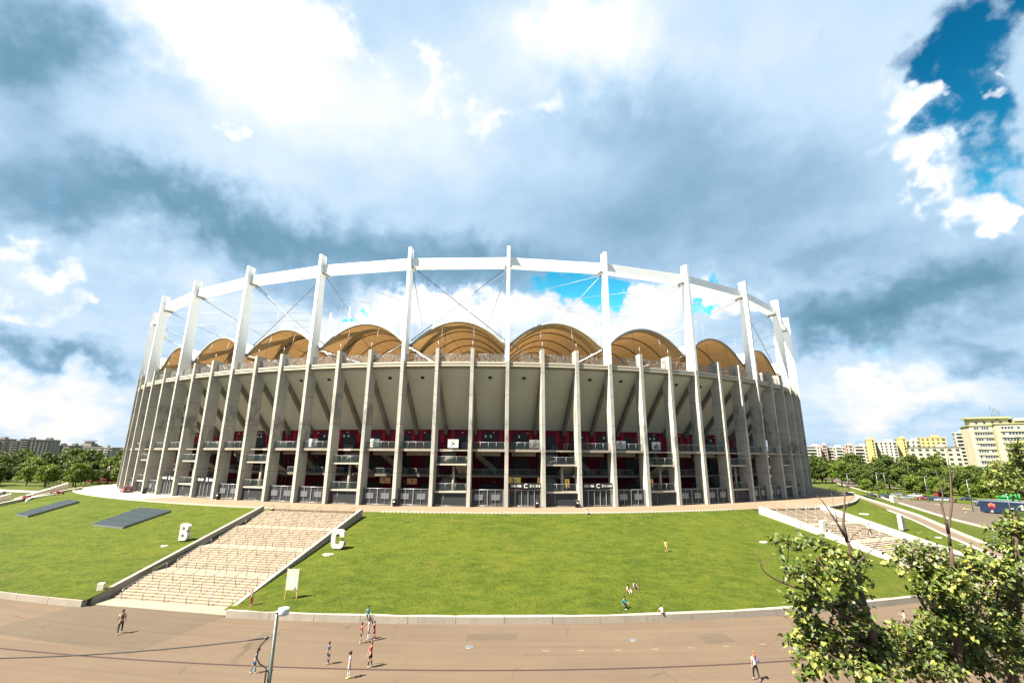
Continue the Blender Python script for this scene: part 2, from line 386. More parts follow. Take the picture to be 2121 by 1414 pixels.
M['grass'] = grass('lawn_grass', (0.038, 0.060, 0.0035), (0.054, 0.074, 0.005), (0.080, 0.092, 0.009))
M['park'] = grass('park_grass', (0.04, 0.058, 0.008), (0.05, 0.066, 0.012), (0.07, 0.075, 0.02))

# plaza asphalt
def asphalt(name, c1, c2):
    m, nt = new_mat(name)
    P = pos(nt)
    sx = node(nt, 'ShaderNodeSeparateXYZ', {0: P})
    yy = mth(nt, 'SUBTRACT', sx.outputs[1], mth(nt, 'MULTIPLY', mth(nt, 'MULTIPLY', sx.outputs[0], sx.outputs[0]), 1 / 345.0))
    Q = node(nt, 'ShaderNodeCombineXYZ', {0: sx.outputs[0], 1: yy, 2: 0.0}).outputs[0]
    big = noise(nt, P, 0.10, 6.0, 0.65)
    track = noise(nt, scl(nt, Q, (0.03, 1.5, 1)), 1.0, 5.0, 0.65)
    scuff = noise(nt, scl(nt, Q, (0.25, 3.5, 1)), 0.9, 5.0, 0.7)
    fin = noise(nt, P, 11.0, 5.0, 0.75)
    spot = sstep(nt, noise(nt, P, 1.3, 5.0, 0.7), 0.66, 0.74)
    vo = node(nt, 'ShaderNodeTexVoronoi', {'Vector': vmt(nt, 'ADD', P, vmt(nt, 'MULTIPLY', node(nt, 'ShaderNodeTexNoise', {'Vector': P, 'Scale': 0.7, 'Detail': 4.0}).outputs['Color'], (1.6, 1.6, 0))), 'Scale': 0.16}, feature='DISTANCE_TO_EDGE').outputs['Distance']
    crack = mth(nt, 'MULTIPLY', mth(nt, 'LESS_THAN', vo, 0.006), sstep(nt, noise(nt, P, 0.25, 3.0), 0.48, 0.58))
    c = mix(nt, sstep(nt, big, 0.3, 0.7), c1, c2)
    c = mix(nt, mth(nt, 'MULTIPLY', sstep(nt, track, 0.50, 0.72), 0.34), c, [x * 1.4 for x in c2])
    c = mix(nt, mth(nt, 'MULTIPLY', sstep(nt, track, 0.50, 0.30), 0.30), c, [x * 0.62 for x in c1])
    c = mix(nt, mth(nt, 'MULTIPLY', sstep(nt, scuff, 0.60, 0.72), 0.25), c, [x * 1.6 for x in c2])
    c = mix(nt, mth(nt, 'MULTIPLY', fin, 0.40), c, [x * 0.66 for x in c1])
    c = mix(nt, mth(nt, 'MULTIPLY', spot, 0.4), c, [x * 0.55 for x in c1])
    c = mix(nt, mth(nt, 'MULTIPLY', crack, 0.32), c, [x * 0.3 for x in c1])
    finish(nt, c, 0.92, 0.2, fin, 0.01)
    return m
M['plaza'] = asphalt('plaza_asphalt', (0.080, 0.058, 0.040), (0.094, 0.069, 0.047))
M['plaza_grey'] = asphalt('plaza_grey_asphalt', (0.066, 0.051, 0.036), (0.078, 0.060, 0.042))
M['podium'] = asphalt('podium_asphalt', (0.150, 0.108, 0.074), (0.175, 0.128, 0.088))
M['podium_pale'] = asphalt('podium_concrete', (0.28, 0.245, 0.19), (0.33, 0.29, 0.23))
M['road'] = asphalt('road_asphalt', (0.070, 0.055, 0.042), (0.085, 0.066, 0.050))

def leafmat(name, a, b, c, trans=0.35, spec=0.4):
    m, nt = new_mat(name)
    g = node(nt, 'ShaderNodeNewGeometry')
    oi = node(nt, 'ShaderNodeObjectInfo')
    rnd = g.outputs['Random Per Island']
    cc = ramp(nt, rnd, [(0.0, a), (0.55, b), (1.0, c)])
    cc = mix(nt, mth(nt, 'MULTIPLY', oi.outputs['Random'], 0.40), cc, mix(nt, 1.0, cc, (0.55, 0.72, 0.7), 'MULTIPLY'))
    p1 = node(nt, 'ShaderNodeBsdfPrincipled', {'Base Color': cc, 'Roughness': 0.5, 'Specular IOR Level': spec})
    t = node(nt, 'ShaderNodeBsdfTranslucent', {0: mix(nt, 1.0, cc, (1.3, 1.25, 0.5), 'MULTIPLY')})
    s = node(nt, 'ShaderNodeMixShader', {0: trans, 1: p1.outputs[0], 2: t.outputs[0]})
    node(nt, 'ShaderNodeOutputMaterial', {0: s.outputs[0]})
    return m
M['linden'] = leafmat('linden_leaves', (0.024, 0.042, 0.004), (0.066, 0.096, 0.009), (0.27, 0.26, 0.06), 0.25)
M['leaf_dark'] = leafmat('tree_leaves', (0.022, 0.040, 0.006), (0.045, 0.070, 0.010), (0.10, 0.125, 0.022), 0.25, 0.2)
M['leaf_light'] = leafmat('young_tree_leaves', (0.045, 0.082, 0.008), (0.085, 0.13, 0.014), (0.16, 0.19, 0.035), 0.3, 0.2)
M['leaf_red'] = leafmat('plum_leaves', (0.05, 0.02, 0.012), (0.10, 0.04, 0.02), (0.13, 0.09, 0.03), 0.25, 0.2)
M['bark'] = plain('bark', (0.075, 0.05, 0.036), 0.9, 0.1, 0.4, 9.0)
M['bark_pale'] = plain('dead_wood', (0.075, 0.055, 0.045), 0.9, 0.1, 0.35, 9.0)
def flat(name, col, rough=0.7, **k):
    if name not in M: M[name] = plain(name, col, rough, 0.25, 0.10, 12.0, **k)
    return M[name]

# ------------------------------------------------------------------ plan of the stadium: an ellipse of columns every 7 m
EC, EA, EB, ER = (-31.665, 221.13), 145.767, 119.676, R(-43.754)
_N = 6000
_ex, _ey, _el = [], [], [0.0]
for i in range(_N + 1):
    t = 2 * math.pi * i / _N
    x, y = EA * math.cos(t), EB * math.sin(t)
    _ex.append(EC[0] + x * math.cos(ER) - y * math.sin(ER))
    _ey.append(EC[1] + x * math.sin(ER) + y * math.cos(ER))
    if i: _el.append(_el[-1] + math.hypot(_ex[i] - _ex[i - 1], _ey[i] - _ey[i - 1]))
_i0 = min(range(_N), key=lambda i: (_ex[i] + 0.81) ** 2 + (_ey[i] - 88.42) ** 2)
PER = _el[-1]
import bisect
def _on(s):
    s %= PER
    i = min(max(bisect.bisect_right(_el, s) - 1, 0), _N - 1)
    u = (s - _el[i]) / (_el[i + 1] - _el[i])
    return _ex[i] + (_ex[i + 1] - _ex[i]) * u, _ey[i] + (_ey[i + 1] - _ey[i]) * u
_fc = {}
# west of index -12.5 the real plan turns tighter than the ellipse: continue it with a 105 m arc
_arc = []
def _mkarc():
    s = _el[_i0] - 7.0 * 12.5
    p, a, b = _on(s), _on(s - 0.6), _on(s + 0.6)
    th = math.atan2(b[1] - a[1], b[0] - a[0])
    x, y = p
    for i in range(4000):
        _arc.append((x, y, th))
        th -= 0.05 / 105.0
        x -= math.cos(th) * 0.05; y -= math.sin(th) * 0.05
_mkarc()
def fr(k):                       # point, tangent and outward normal of the column line at index k
    k = round(k, 4)
    if k not in _fc and k < -12.5:
        x, y, th = _arc[min(int((-12.5 - k) * 7.0 / 0.05 + 0.5), 3999)]
        T = Vector((math.cos(th), math.sin(th), 0))
        _fc[k] = (Vector((x, y, 0)), T, Vector((T.y, -T.x, 0)))
    if k not in _fc:
        s = _el[_i0] + 7.0 * k
        p, a, b = _on(s), _on(s - 0.6), _on(s + 0.6)
        T = Vector((b[0] - a[0], b[1] - a[1], 0)).normalized()
        _fc[k] = (Vector((p[0], p[1], 0)), T, Vector((T.y, -T.x, 0)))
    return _fc[k]
def pt(k, r, z, t=0.0):
    P, T, Nn = fr(k)
    return P + Nn * r + T * t + Vector((0, 0, z))
_ks = [(-40 + 0.25 * i) for i in range(321)]
_cp = [fr(k)[0] for k in _ks]
def offs(x, y):                  # distance outwards from the column line
    i = min(range(len(_cp)), key=lambda j: (_cp[j].x - x) ** 2 + (_cp[j].y - y) ** 2)
    P, T, Nn = fr(_ks[i])
    d = Vector((x, y, 0)) - P
    return d.dot(Nn), _ks[i] + d.dot(T) / 7.0
R0, R1 = 9.1, 41.7               # podium edge and kerb wall, metres outwards
def zl(d):
    return PZ if d < R0 else max(0.0, PZ - (d - R0) / (R1 - R0) * 5.25) if d < R1 else 0.0
def frange(a, b, n):
    return [a + (b - a) * i / n for i in range(n + 1)]

# ------------------------------------------------------------------ ground
def sheet(name, rows, mat, kind='structure', smooth=True):
    mb = MB()
    n = len(rows[0])
    vs = [p for r in rows for p in r]
    fs = [(i * n + j, i * n + j + 1, (i + 1) * n + j + 1, (i + 1) * n + j) for i in range(len(rows) - 1) for j in range(n - 1)]
    mb.add(vs, fs, 0, smooth)
    o = mb.build(name, mat)
    o['kind'] = kind
    return o
g = sheet('ground', [[(x, y, -0.06) for x in (-2500, -600, 0, 600, 2500)] for y in (-60, 100, 400, 900, 3000)], M['park'])
# plaza in front: ring between the kerb wall and beyond the camera
rows = [[pt(k, r, 0.0) for k in frange(-17, 24, 82)] for r in (R1 - 0.1, 46, 56, 75, 100, 130)]
g = sheet('plaza', rows, M['plaza'])
# greyer asphalt leading from the stairs
mb = MB()
mb.add([(-43.3, 51.45, 0.004), (-26.9, 48.5, 0.004), (-28.9, 39.6, 0.004), (-45.0, 44.2, 0.004), (-60, 48, 0.004), (-62, 53, 0.004)][:4], [(3, 2, 1, 0)])
o = mb.build('pavement', M['plaza_grey']); o['kind'] = 'structure'
# slot drain following the curve
mb = MB()
for i, k in enumerate(frange(-13, 13, 130)):
    pass
kk = frange(-14, 14, 140)
mb.add([pt(k, 50.82, 0.006) for k in kk] + [pt(k, 51.02, 0.006) for k in kk], [(i + 1, i, 141 + i, 142 + i) for i in range(140)])
o = mb.build('drain_channel', plain('drain', (0.028, 0.012, 0.013), 0.8)); tag(o, kind='structure')
mb = MB()
for x in (2.6, 5.4, 8.4, 11.4, 14.4, 17.4, 20.6):  # row of short, thin dashes on the plaza, paler than the asphalt
    mb.add([(x, 40.9 + x * x * 0.004, 0.005), (x + 0.55, 40.9 + x * x * 0.004, 0.005), (x + 0.55, 41.0 + x * x * 0.004, 0.005), (x, 41.0 + x * x * 0.004, 0.005)], [(0, 1, 2, 3)])
o = mb.build('pale_dashes', plain('pale_tan', (0.17, 0.14, 0.10), 0.8)); o['kind'] = 'structure'

# podium deck: its rim follows the columns, bulges at the east stair and closes at both ends
_rim = [(-24, -3.0), (-20.2, -1.0), (-18.9, 2.6), (-18.1, 5.4), (-17, 7.4), (-15.9, 8.6), (-15, R0), (6.3, R0), (6.9, 11.0), (7.4, 12.1), (8.2, 12.6), (9.1, 12.5), (10.4, 11.9), (12, 10.6), (13.4, 9.4), (14.8, 6.8), (17.8, 4.5), (24, 2)]
def rim(k):
    for (a, ra), (b, rb) in zip(_rim, _rim[1:]):
        if a <= k <= b: return ra + (rb - ra) * (k - a) / (b - a)
    return 2.0
kk = frange(-24, 24, 240)
rows = [[pt(k, rim(k), -0.1) for k in kk], [pt(k, rim(k), PZ) for k in kk], [pt(k, rim(k) - 2, PZ) for k in kk], [pt(k, -3, PZ) for k in kk], [pt(k, -12.5, PZ) for k in kk]]
g = sheet('podium_deck', rows, M['podium'], 'structure', False)
kk = frange(-24.0, -10.6, 40)
rows = [[pt(k, rim(k) - 0.02, PZ + 0.006) for k in kk], [pt(k, min(rim(k) - 1, 4), PZ + 0.006) for k in kk], [pt(k, -4.0, PZ + 0.006) for k in kk]]
rows = [[p for p in r] for r in rows]
g = sheet('podium_apron', rows, M['podium_pale'], 'structure', False)
# deck edging of small pale blocks with a slot between
for nm, ka, kb in (('left', -16.6, -5.45), ('centre', -2.8, 5.5), ('right', 7.55, 13.6)):
    mb = MB()
    n = int((kb - ka) * 7 / 0.62)
    for i in range(n):
        k = ka + (kb - ka) * (i + 0.5) / n
        P, T, Nn = fr(k)
        mb.box(pt(k, rim(k) + 0.05, PZ + 0.03), (0.52, 0.34, 0.22), 0, 0, (T, Nn, Vector((0, 0, 1))))
    o = mb.build('deck_edging', M['offwhite'])
    tag(o, {'left': 'pale block edging along the podium above the lawn with the letter B', 'centre': 'pale block edging along the podium above the wide lawn between the two stairways',
            'right': 'pale block edging along the podium above the lawn with the letter D'}[nm], 'edging', 'block edgings of the podium')

# ------------------------------------------------------------------ stairs: plan corners measured on the ground
ST = {'west': dict(L=((-42.39, 51.45), (-41.14, 80.87)), Rr=((-26.82, 48.45), (-24.0, 77.38)), ww=0.42),
      'east': dict(L=((53.5, 57.5), (44.66, 85.9)), Rr=((66.0, 64.2), (57.16, 89.38)), ww=0.8)}
def lin(a, b, t):
    return Vector((a[0] + (b[0] - a[0]) * t, a[1] + (b[1] - a[1]) * t, 0))

# ------------------------------------------------------------------ lawns
random.seed(4)
def bound_k(line, d):            # column index where a stair wall line crosses offset d
    best = min(frange(-0.15, 1.2, 270), key=lambda t: abs(offs(*lin(line[0], line[1], t)[:2])[0] - d))
    return offs(*lin(line[0], line[1], best)[:2])[1]
from mathutils import noise as MN
def lawn(name, kl, kr, nk, nd=40):
    rows = []
    for i in range(nd + 1):
        d = R0 + 0.15 + (R1 - R0 - 0.3) * i / nd
        a, b = kl(d), kr(d)
        row = []
        for j in range(nk + 1):
            k = a + (b - a) * j / nk
            p = pt(k, d, 0)
            p.z = zl(d) + 0.10 * MN.noise(Vector((p.x * 0.09, p.y * 0.09, 0))) + 0.03 * MN.noise(Vector((p.x * 0.5, p.y * 0.5, 5)))
            if i in (0,): p.z = PZ - 0.02
            row.append(p)
        rows.append(row)
    return sheet(name, rows, M['grass'])
def memo(line, extra=0.0):
    c = {}
    for d in frange(R0, R1, 12): c[round(d, 3)] = bound_k(line, d)
    ds = sorted(c)
    def f(d):
        d = min(max(d, ds[0]), ds[-1])
        for a, b in zip(ds, ds[1:]):
            if a <= d <= b: return c[a] + (c[b] - c[a]) * (d - a) / (b - a) + extra
        return c[ds[-1]] + extra
    return f
kWL, kWR = memo(ST['west']['L'], 0.02), memo(ST['west']['Rr'], -0.02)
kEL, kER = memo(ST['east']['L'], 0.06), memo(ST['east']['Rr'], -0.06)
# ramps at both ends of the mound (centre line: x, y, z)
RAMP_E = [(91.2, 133, PZ), (86.5, 119, 5.15), (79.6, 97, 3.95), (75.4, 83.4, 2.35), (71.2, 72.0, 1.55), (67.6, 61.5, 0.5), (66.2, 57.0, 0.0)]
RAMP_W = [(-110.4, 121.5, PZ), (-110.0, 112, 4.9), (-109.3, 103, 3.9), (-108.6, 93, 2.9), (-107.6, 78, 1.4), (-106.6, 66, 0.2)]
kRE = memo(((69.4, 72.0), (88.2, 126.0)))
kRW = memo(((-104.6, 60.0), (-108.2, 119.0)))
lawn('lawn_slope_left', lambda d: kRW(d), lambda d: kWL(d), 110)
lawn('lawn_slope_centre', lambda d: kWR(d), lambda d: kEL(d), 80)
lawn('lawn_slope_right', lambda d: kER(d), lambda d: kRE(d), 60)

# ------------------------------------------------------------------ retaining kerb walls
def kerb_wall(ka, kb, label):
    mb = MB()
    n = max(1, int((kb - ka) * 10.0 / 4.7))
    for i in range(n):
        a, b = ka + (kb - ka) * i / n, ka + (kb - ka) * (i + 1) / n
        e = 0.0022
        q = [a + e, (a + b) / 2, b - e]
        for u, v in zip(q, q[1:]):
            mb.hexa([pt(u, R1 - 0.55, -0.05), pt(v, R1 - 0.55, -0.05), pt(v, R1, -0.05), pt(u, R1, -0.05),
                     pt(u, R1 - 0.55, 0.62), pt(v, R1 - 0.55, 0.62), pt(v, R1 - 0.02, 0.60), pt(u, R1 - 0.02, 0.60)])
    o = mb.build('retaining_wall', M['concrete_wall'])
    tag(o, label, 'retaining wall', 'low concrete walls at the foot of the lawns')
kerb_wall(-16, bound_k(ST['west']['L'], R1) - 0.02, 'low concrete wall under the lawn that holds the letter B')
kerb_wall(bound_k(ST['west']['Rr'], R1) + 0.02, bound_k(ST['east']['L'], R1) - 0.08, 'low concrete wall under the wide lawn, a boy in teal seated on it')
kerb_wall(bound_k(ST['east']['Rr'], R1) + 0.08, 8.25, 'short low concrete wall behind the street trees, under the lawn with the letter D')

def staircase(key, label, nrail):
    s = ST[key]
    (l0, l1), (r0, r1), ww = s['L'], s['Rr'], s['ww']
    root = empty('staircase', (*((lin(l0, r0, 0.5))[:2]), 0))
    tag(root, label, 'staircase', 'outdoor stairways up the mound')
    Ln = (Vector((*l1, 0)) - Vector((*l0, 0))).length
    # path parameter in metres along the stair, flights of ten steps with landings
    segs = [('land', 2.2)]
    for f_ in range(4):
        segs += [('flight', 10)]
        if f_ < 3: segs += [('land', 2.1)]
    tread = (Ln - 2.2 - 3 * 2.1 - 0.15) / 40.0
    rise = (PZ - 0.06) / 40
    def P(m, u, z):
        a, b = lin(l0, l1, m / Ln), lin(r0, r1, m / Ln)
        v = a + (b - a) * u
        return Vector((v.x, v.y, z))
    m, z = 0.0, 0.05
    steps = MB()
    flights = []
    def slab(m0, m1, zt):
        steps.hexa([P(m0, 0, -0.1), P(m0, 1, -0.1), P(m1, 1, -0.1), P(m1, 0, -0.1), P(m0, 0, zt), P(m0, 1, zt), P(m1, 1, zt), P(m1, 0, zt)])
    lands = MB()
    for kind, v in segs:
        if kind == 'land':
            lands.hexa([P(m, 0, -0.1), P(m, 1, -0.1), P(m + v, 1, -0.1), P(m + v, 0, -0.1), P(m, 0, z), P(m, 1, z), P(m + v, 1, z), P(m + v, 0, z)])
            m += v
        else:
            ms, zs = m, z
            for i in range(10):
                z += rise
                slab(m, m + tread, z)
                m += tread
            flights.append((ms, zs, m, z))
    steps.build('steps', M['stair'], root, True)
    lands.build('landing', M['stair'], root, True)
    # flank walls
    for a, b, sg in ((l0, l1, -1), (r0, r1, 1)):
        A, B = Vector((*a, 0)), Vector((*b, 0))
        d = (B - A).normalized(); nn = Vector((d.y, -d.x, 0)) * sg
        w = MB()
        segn = 12
        for i in range(segn):
            t0, t1 = i / segn, (i + 1) / segn
            z0, z1 = 0.62 + (PZ + 0.78 - 0.62) * t0, 0.62 + (PZ + 0.78 - 0.62) * t1
            p0, p1 = A + (B - A) * t0, A + (B - A) * t1
            if sg > 0: q = [p0, p0 + nn * ww, p1 + nn * ww, p1]
            else: q = [p0 + nn * ww, p0, p1, p1 + nn * ww]
            up = Vector((0, 0, 1))
            w.hexa([x - up * 0.2 for x in q] + [q[0] + up * z0, q[1] + up * z0, q[2] + up * z1, q[3] + up * z1])
        w.build('flank_wall', M['concrete_wall'] if key == 'west' else M['offwhite'], root, True)
    # handrails: one per line and flight
    mat = M['steel_light'] if key == 'east' else M['steel']
    for (ms, zs, me, ze) in flights:
        for j in range(nrail):
            u = (j + 0.6) / nrail
            rb = MB()
            a, b = P(ms - 0.25, u, zs), P(me + 0.25, u, ze)
            up = Vector((0, 0, 0.95))
            hr_ = 0.036 if key == 'west' else 0.026
            rb.tube([a + up * 0.55, a + up * 0.98, a + (b - a) * 0.04 + up, b + up, b + (b - a).normalized() * 0.15 + up * 0.7], hr_, 5)
            for t in (0.0, 0.34, 0.67, 1.0):
                q = a + (b - a) * t
                rb.tube([q, q + up], hr_, 5)
            rb.build('handrail', mat, root, True)
    return root
staircase('west', 'wide pale stairway with thin grey handrails between the letters B and C', 6)
staircase('east', 'pale stairway with dark risers and white handrails behind the street trees', 6)

# ------------------------------------------------------------------ ramps with parapets
def ramp_strip(name, path, w, mat):
    rows = []
    for i, p in enumerate(path):
        a, b = Vector(path[max(i - 1, 0)]), Vector(path[min(i + 1, len(path) - 1)])
        d = (b - a); d.z = 0; d.normalize()
        nn = Vector((d.y, -d.x, 0))
        rows.append((Vector(p), nn))
    mb = MB()
    n = len(rows)
    mb.add([p - q * w + Vector((0, 0, 0.03)) for p, q in rows] + [p + q * w + Vector((0, 0, 0.03)) for p, q in rows], [(i, i + 1, n + i + 1, n + i) for i in range(n - 1)])
    o = mb.build(name, mat); o['kind'] = 'structure'
    return rows
def parapet(rows, off, wd, hts, label, skip=()):
    mb = MB()
    for i in range(len(rows) - 1):
        if i in skip: continue
        (p, q), (p2, q2) = rows[i], rows[i + 1]
        h0, h1 = hts[i], hts[i + 1]
        a, b, c, d = p + q * (off - wd), p + q * (off + wd), p2 + q2 * (off + wd), p2 + q2 * (off - wd)
        up = Vector((0, 0, 1))
        mb.hexa([a - up * 4, b - up * 4, c - up * 4, d - up * 4, a + up * h0, b + up * h0, c + up * h1, d + up * h1])
    o = mb.build('ramp_parapet', M['offwhite'])
    tag(o, label, 'parapet', 'white parapets of the ramps')
re_ = ramp_strip('ramp_path', RAMP_E, 1.25, M['asphalt_path'])
parapet(re_, 1.5, 0.25, [0.28] * 7, 'white ramp edge nearest the lawn with the letter D')
parapet(re_, -1.5, 0.25, [0.34] * 7, 'white ramp edge nearest the road with the blue coach')
rw_ = ramp_strip('ramp_path', RAMP_W, 1.5, M['podium_pale'])
parapet(rw_, -1.8, 0.2, [0.7, 0.7, 0.75, 0.7, 0.6, 0.5], 'low white parapet between the ramp and the lawn with two grey panels')
for (p0, h0), (p1, h1), lab in (((0.0, 1.7), (1.35, 0.15), 'white wedge shaped ramp wall rising towards the podium corner'), ((1.5, 1.55), (3.2, 0.1), 'white wedge shaped ramp wall at the picture edge beside the park')):
    def at_(t):
        i = min(int(t), len(rw_) - 2); f_ = t - i
        p = rw_[i][0].lerp(rw_[i + 1][0], f_); nq = rw_[i][1]
        return p + nq * 1.9
    mb = MB()
    a, b = at_(p0), at_(p1)
    nq = rw_[1][1] * 0.22
    up = Vector((0, 0, 1))
    mb.hexa([a - nq - up * 3, a + nq - up * 3, b + nq - up * 3, b - nq - up * 3, a - nq + up * h0, a + nq + up * h0, b + nq + up * h1, b - nq + up * h1])
    tag(mb.build('wedge_wall', M['letter']), lab, 'wall', 'wedge walls along the park ramp')

# ------------------------------------------------------------------ the stadium
UP = Vector((0, 0, 1))
stadium = empty('stadium', (EC[0], EC[1], PZ))
tag(stadium, 'round concrete stadium ringed by grey fins and tall white masts, domed fabric roof bays', 'stadium')
ZJ, ZT = 33.1, 57.8
KA, KB = -20, 17
def solid(mb, k, prof, w, mi=0):           # radial profile (r, z) extruded by the width w along the tangent
    mb.prism(prof, lambda r, z: pt(k, r, z, w / 2), lambda r, z: pt(k, r, z, -w / 2), mi)
def S(mb, name, mat, par=None):
    return mb.build(name, mat, par or stadium, True)
for k in range(KA, KB + 1):
    mb = MB()
    top = ZJ if k % 3 == 0 else 35.64
    solid(mb, k, [(0, PZ), (0, top), (-2.55, top), (-2.75, 29.6), (-2.6, 28.4), (-2.7, PZ)], 0.66)
    S(mb, 'concrete_fin', M['concrete'])
    mb = MB()
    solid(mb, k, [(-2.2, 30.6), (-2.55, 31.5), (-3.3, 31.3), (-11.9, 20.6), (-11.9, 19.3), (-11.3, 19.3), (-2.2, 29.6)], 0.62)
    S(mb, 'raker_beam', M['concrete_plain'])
    if k % 3 == 0:
        mb = MB()
        solid(mb, k, [(0, ZJ + 0.02), (0.0, ZT), (-1.75, ZT), (-2.0, 50), (-2.6, ZJ + 0.02)], 0.64)
        tw = S(mb, 'white_mast', M['white'])
        mb = MB()   # bearing shoe of the ring beam and the spring bracket of the roof arch
        mb.box(pt(k, -1.9, 53.55), (1.3, 2.1, 0.25), 0, 0, (fr(k)[1], fr(k)[2], UP))
        S(mb, 'bracket', M['steel'], tw)
        mb = MB()
        mb.box(pt(k, -2.7, 36.9), (1.25, 0.7, 0.5), 0, 0, (fr(k)[1], fr(k)[2], UP))
        S(mb, 'bracket', M['steel'], tw)
    else:
        mb = MB()   # lightning rod on the short fins, reaching up towards the arch
        mb.tube([pt(k, -0.5, 35.64), pt(k, -0.5, 37.2)], 0.045, 5)
        S(mb, 'rod', M['steel_light'])
    for b in ():
        pass
for j in range(-7, 6):
    k0 = 3 * j
    # ring beam between two masts (straight box)
    mb = MB()
    A = [pt(k0, -0.95, 53.75, 0.33), pt(k0 + 3, -0.95, 53.75, -0.33), pt(k0 + 3, -2.9, 53.75, -0.33), pt(k0, -2.9, 53.75, 0.33)]
    mb.hexa([A[0], A[1], A[2], A[3]] + [p + UP * 1.82 for p in A])
    S(mb, 'ring_beam', M['white'])
    # fabric roof bay: barrel vault running inwards, ribs under it
    bay = None
    NR, NU = 9, 16
    rr = [-2.9 - 6.4 * i for i in range(NR + 1)]
    def vault(i, u, dz=0.0):
        r = rr[0] + (rr[-1] - rr[0]) * (i / NR)
        Wd = (pt(k0 + 3, r, 0) - pt(k0, r, 0)).length
        e = 0.45 / Wd
        uu = e + (1 - 2 * e) * u
        k = k0 + 3 * uu
        a, b = pt(k0, r, 0), pt(k0 + 3, r, 0)
        p = a.lerp(b, uu)
        s_ = 2 * u - 1
        h = 5.15 * (0.45 + 0.55 * Wd / 21.0) * (1 - abs(s_) ** 2.0)
        p.z = 36.95 + h + dz + 0.012 * (rr[0] - r)
        return p
    mb = MB()
    ni = NR * 3
    vs = [vault(i / 3, u / NU) - UP * (0.22 * math.sin(math.pi * (i % 3) / 3)) for i in range(ni + 1) for u in range(NU + 1)]
    mb.add(vs, [(i * (NU + 1) + u, i * (NU + 1) + u + 1, (i + 1) * (NU + 1) + u + 1, (i + 1) * (NU + 1) + u) for i in range(ni) for u in range(NU)], 0, True)
    bay = S(mb, 'roof_membrane', M['membrane'])
    mb = MB()
    mb.tube([vault(0, u / 24, -0.02) for u in range(25)], 0.26, 10)
    S(mb, 'edge_arch', M['arch'])
    for i in range(1, NR + 1):
        mb = MB()
        mb.tube([vault(i, u / 16, -0.28) for u in range(17)], 0.115, 6)
        S(mb, 'rib', M['rib'], bay)
    for u in (0.2, 0.4, 0.6, 0.8):
        mb = MB()
        mb.tube([vault(i / 3, u, -0.03) - UP * (0.22 * math.sin(math.pi * (i % 3) / 3)) for i in range(ni + 1)], 0.022, 4)
        S(mb, 'seam', M['rib'], bay)
    mb = MB()           # valley girder along the mast line, with a zigzag web
    vp = [vault(i / 1, 0.0, -0.9) for i in range(NR + 1)]
    vq = [vault(i + 0.5, 0.0, 0.0) for i in range(NR)]
    mb.tube([p + UP * 0.9 for p in vp], 0.14, 6)
    mb.tube(vp, 0.11, 6)
    for i in range(NR):
        mb.tube([vp[i], vq[i], vp[i + 1]], 0.07, 5)
    S(mb, 'valley_girder', M['rib'])
    mb = MB()           # spring truss across the bay at each second rib, seen under the arches
    for i in (4, 7):
        a, b = vault(i, 0, 0), vault(i, 1, 0)
        n = 8
        bot = [a.lerp(b, t / n) for t in range(n + 1)]
        mb.tube(bot, 0.09, 5)
        for t in range(n):
            mb.tube([bot[t], vault(i, (t + 0.5) / n, -0.3)], 0.05, 4)
            mb.tube([vault(i, (t + 0.5) / n, -0.3), bot[t + 1]], 0.05, 4)
    S(mb, 'tie_truss', M['rib'])
    for t in (1, 2):     # thin hanger from the arch to the short fin
        kq = k0 + t
        mb = MB()
        mb.tube([pt(kq, -2.2, 35.7), vault(0, (t) / 3.0, -0.1)], 0.04, 4)
        S(mb, 'hanger', M['steel'])
def spoke(k, s_, z):
    p = fr(k)[0]
    return Vector((EC[0] + (p.x - EC[0]) * s_, EC[1] + (p.y - EC[1]) * s_, z))
SI = 0.557
ring_up = []
for j in range(-8, 8):
    k = 3 * j
    mb = MB()
    mb.tube([spoke(k, SI, 45), spoke(k, SI, 67)], 0.22, 8)
    S(mb, 'flying_mast', M['white'])
    ring_up.append(spoke(k, SI, 66.8))
    mb = MB()
    a, b = pt(k, -2.6, 53.4), spoke(k, SI, 66.8)
    mb.tube([a, b], 0.05, 5)
    S(mb, 'upper_cable', M['cable'])
    mb = MB()
    b = spoke(k, SI, 38.5)
    mb.tube([a, b], 0.085, 5)
    for t in (0.16, 0.33, 0.5, 0.68):
        q = a.lerp(b, t)
        mb.tube([q, Vector((q.x, q.y, 38.2))], 0.025, 4)
    S(mb, 'lower_cable', M['cable'])
    mb = MB()
    mb.tube([spoke(k, SI, 66.5), spoke(k + 3, SI, 45.5)], 0.03, 4)
    S(mb, 'stay_cable', M['cable'])
mb = MB(); mb.tube(ring_up, 0.06, 5); S(mb, 'tension_ring', M['cable'])
mb = MB(); mb.tube([p - UP * 21.5 for p in ring_up], 0.25, 6); S(mb, 'tension_ring', M['cable'])
for k0 in (-9, -3, 9):     # crossed bracing in two bays, long struts from the masts to the balcony
    for a, b in ((pt(k0, -2.6, 53.3, 1.1), pt(k0 + 3, -2.6, 38.0, -0.5)), (pt(k0 + 3, -2.9, 53.3, -1.1), pt(k0, -2.9, 38.0, 0.5))):
        mb = MB()
        d = (b - a).normalized()
        mb.tube([a, a + d * 1.6, b - d * 1.6, b], [0.13, 0.09, 0.09, 0.13], 6)
        S(mb, 'brace_cable', M['steel'])
for k, dk in ((-6, 0.93), (-3, -0.95), (0, 0.9)):
    mb = MB()
    mb.tube([pt(k, -1.7, 37.2, 0.4 if dk > 0 else -0.4), pt(k + dk, -0.9, 33.3)], 0.10, 6)
    S(mb, 'strut', M['steel'])

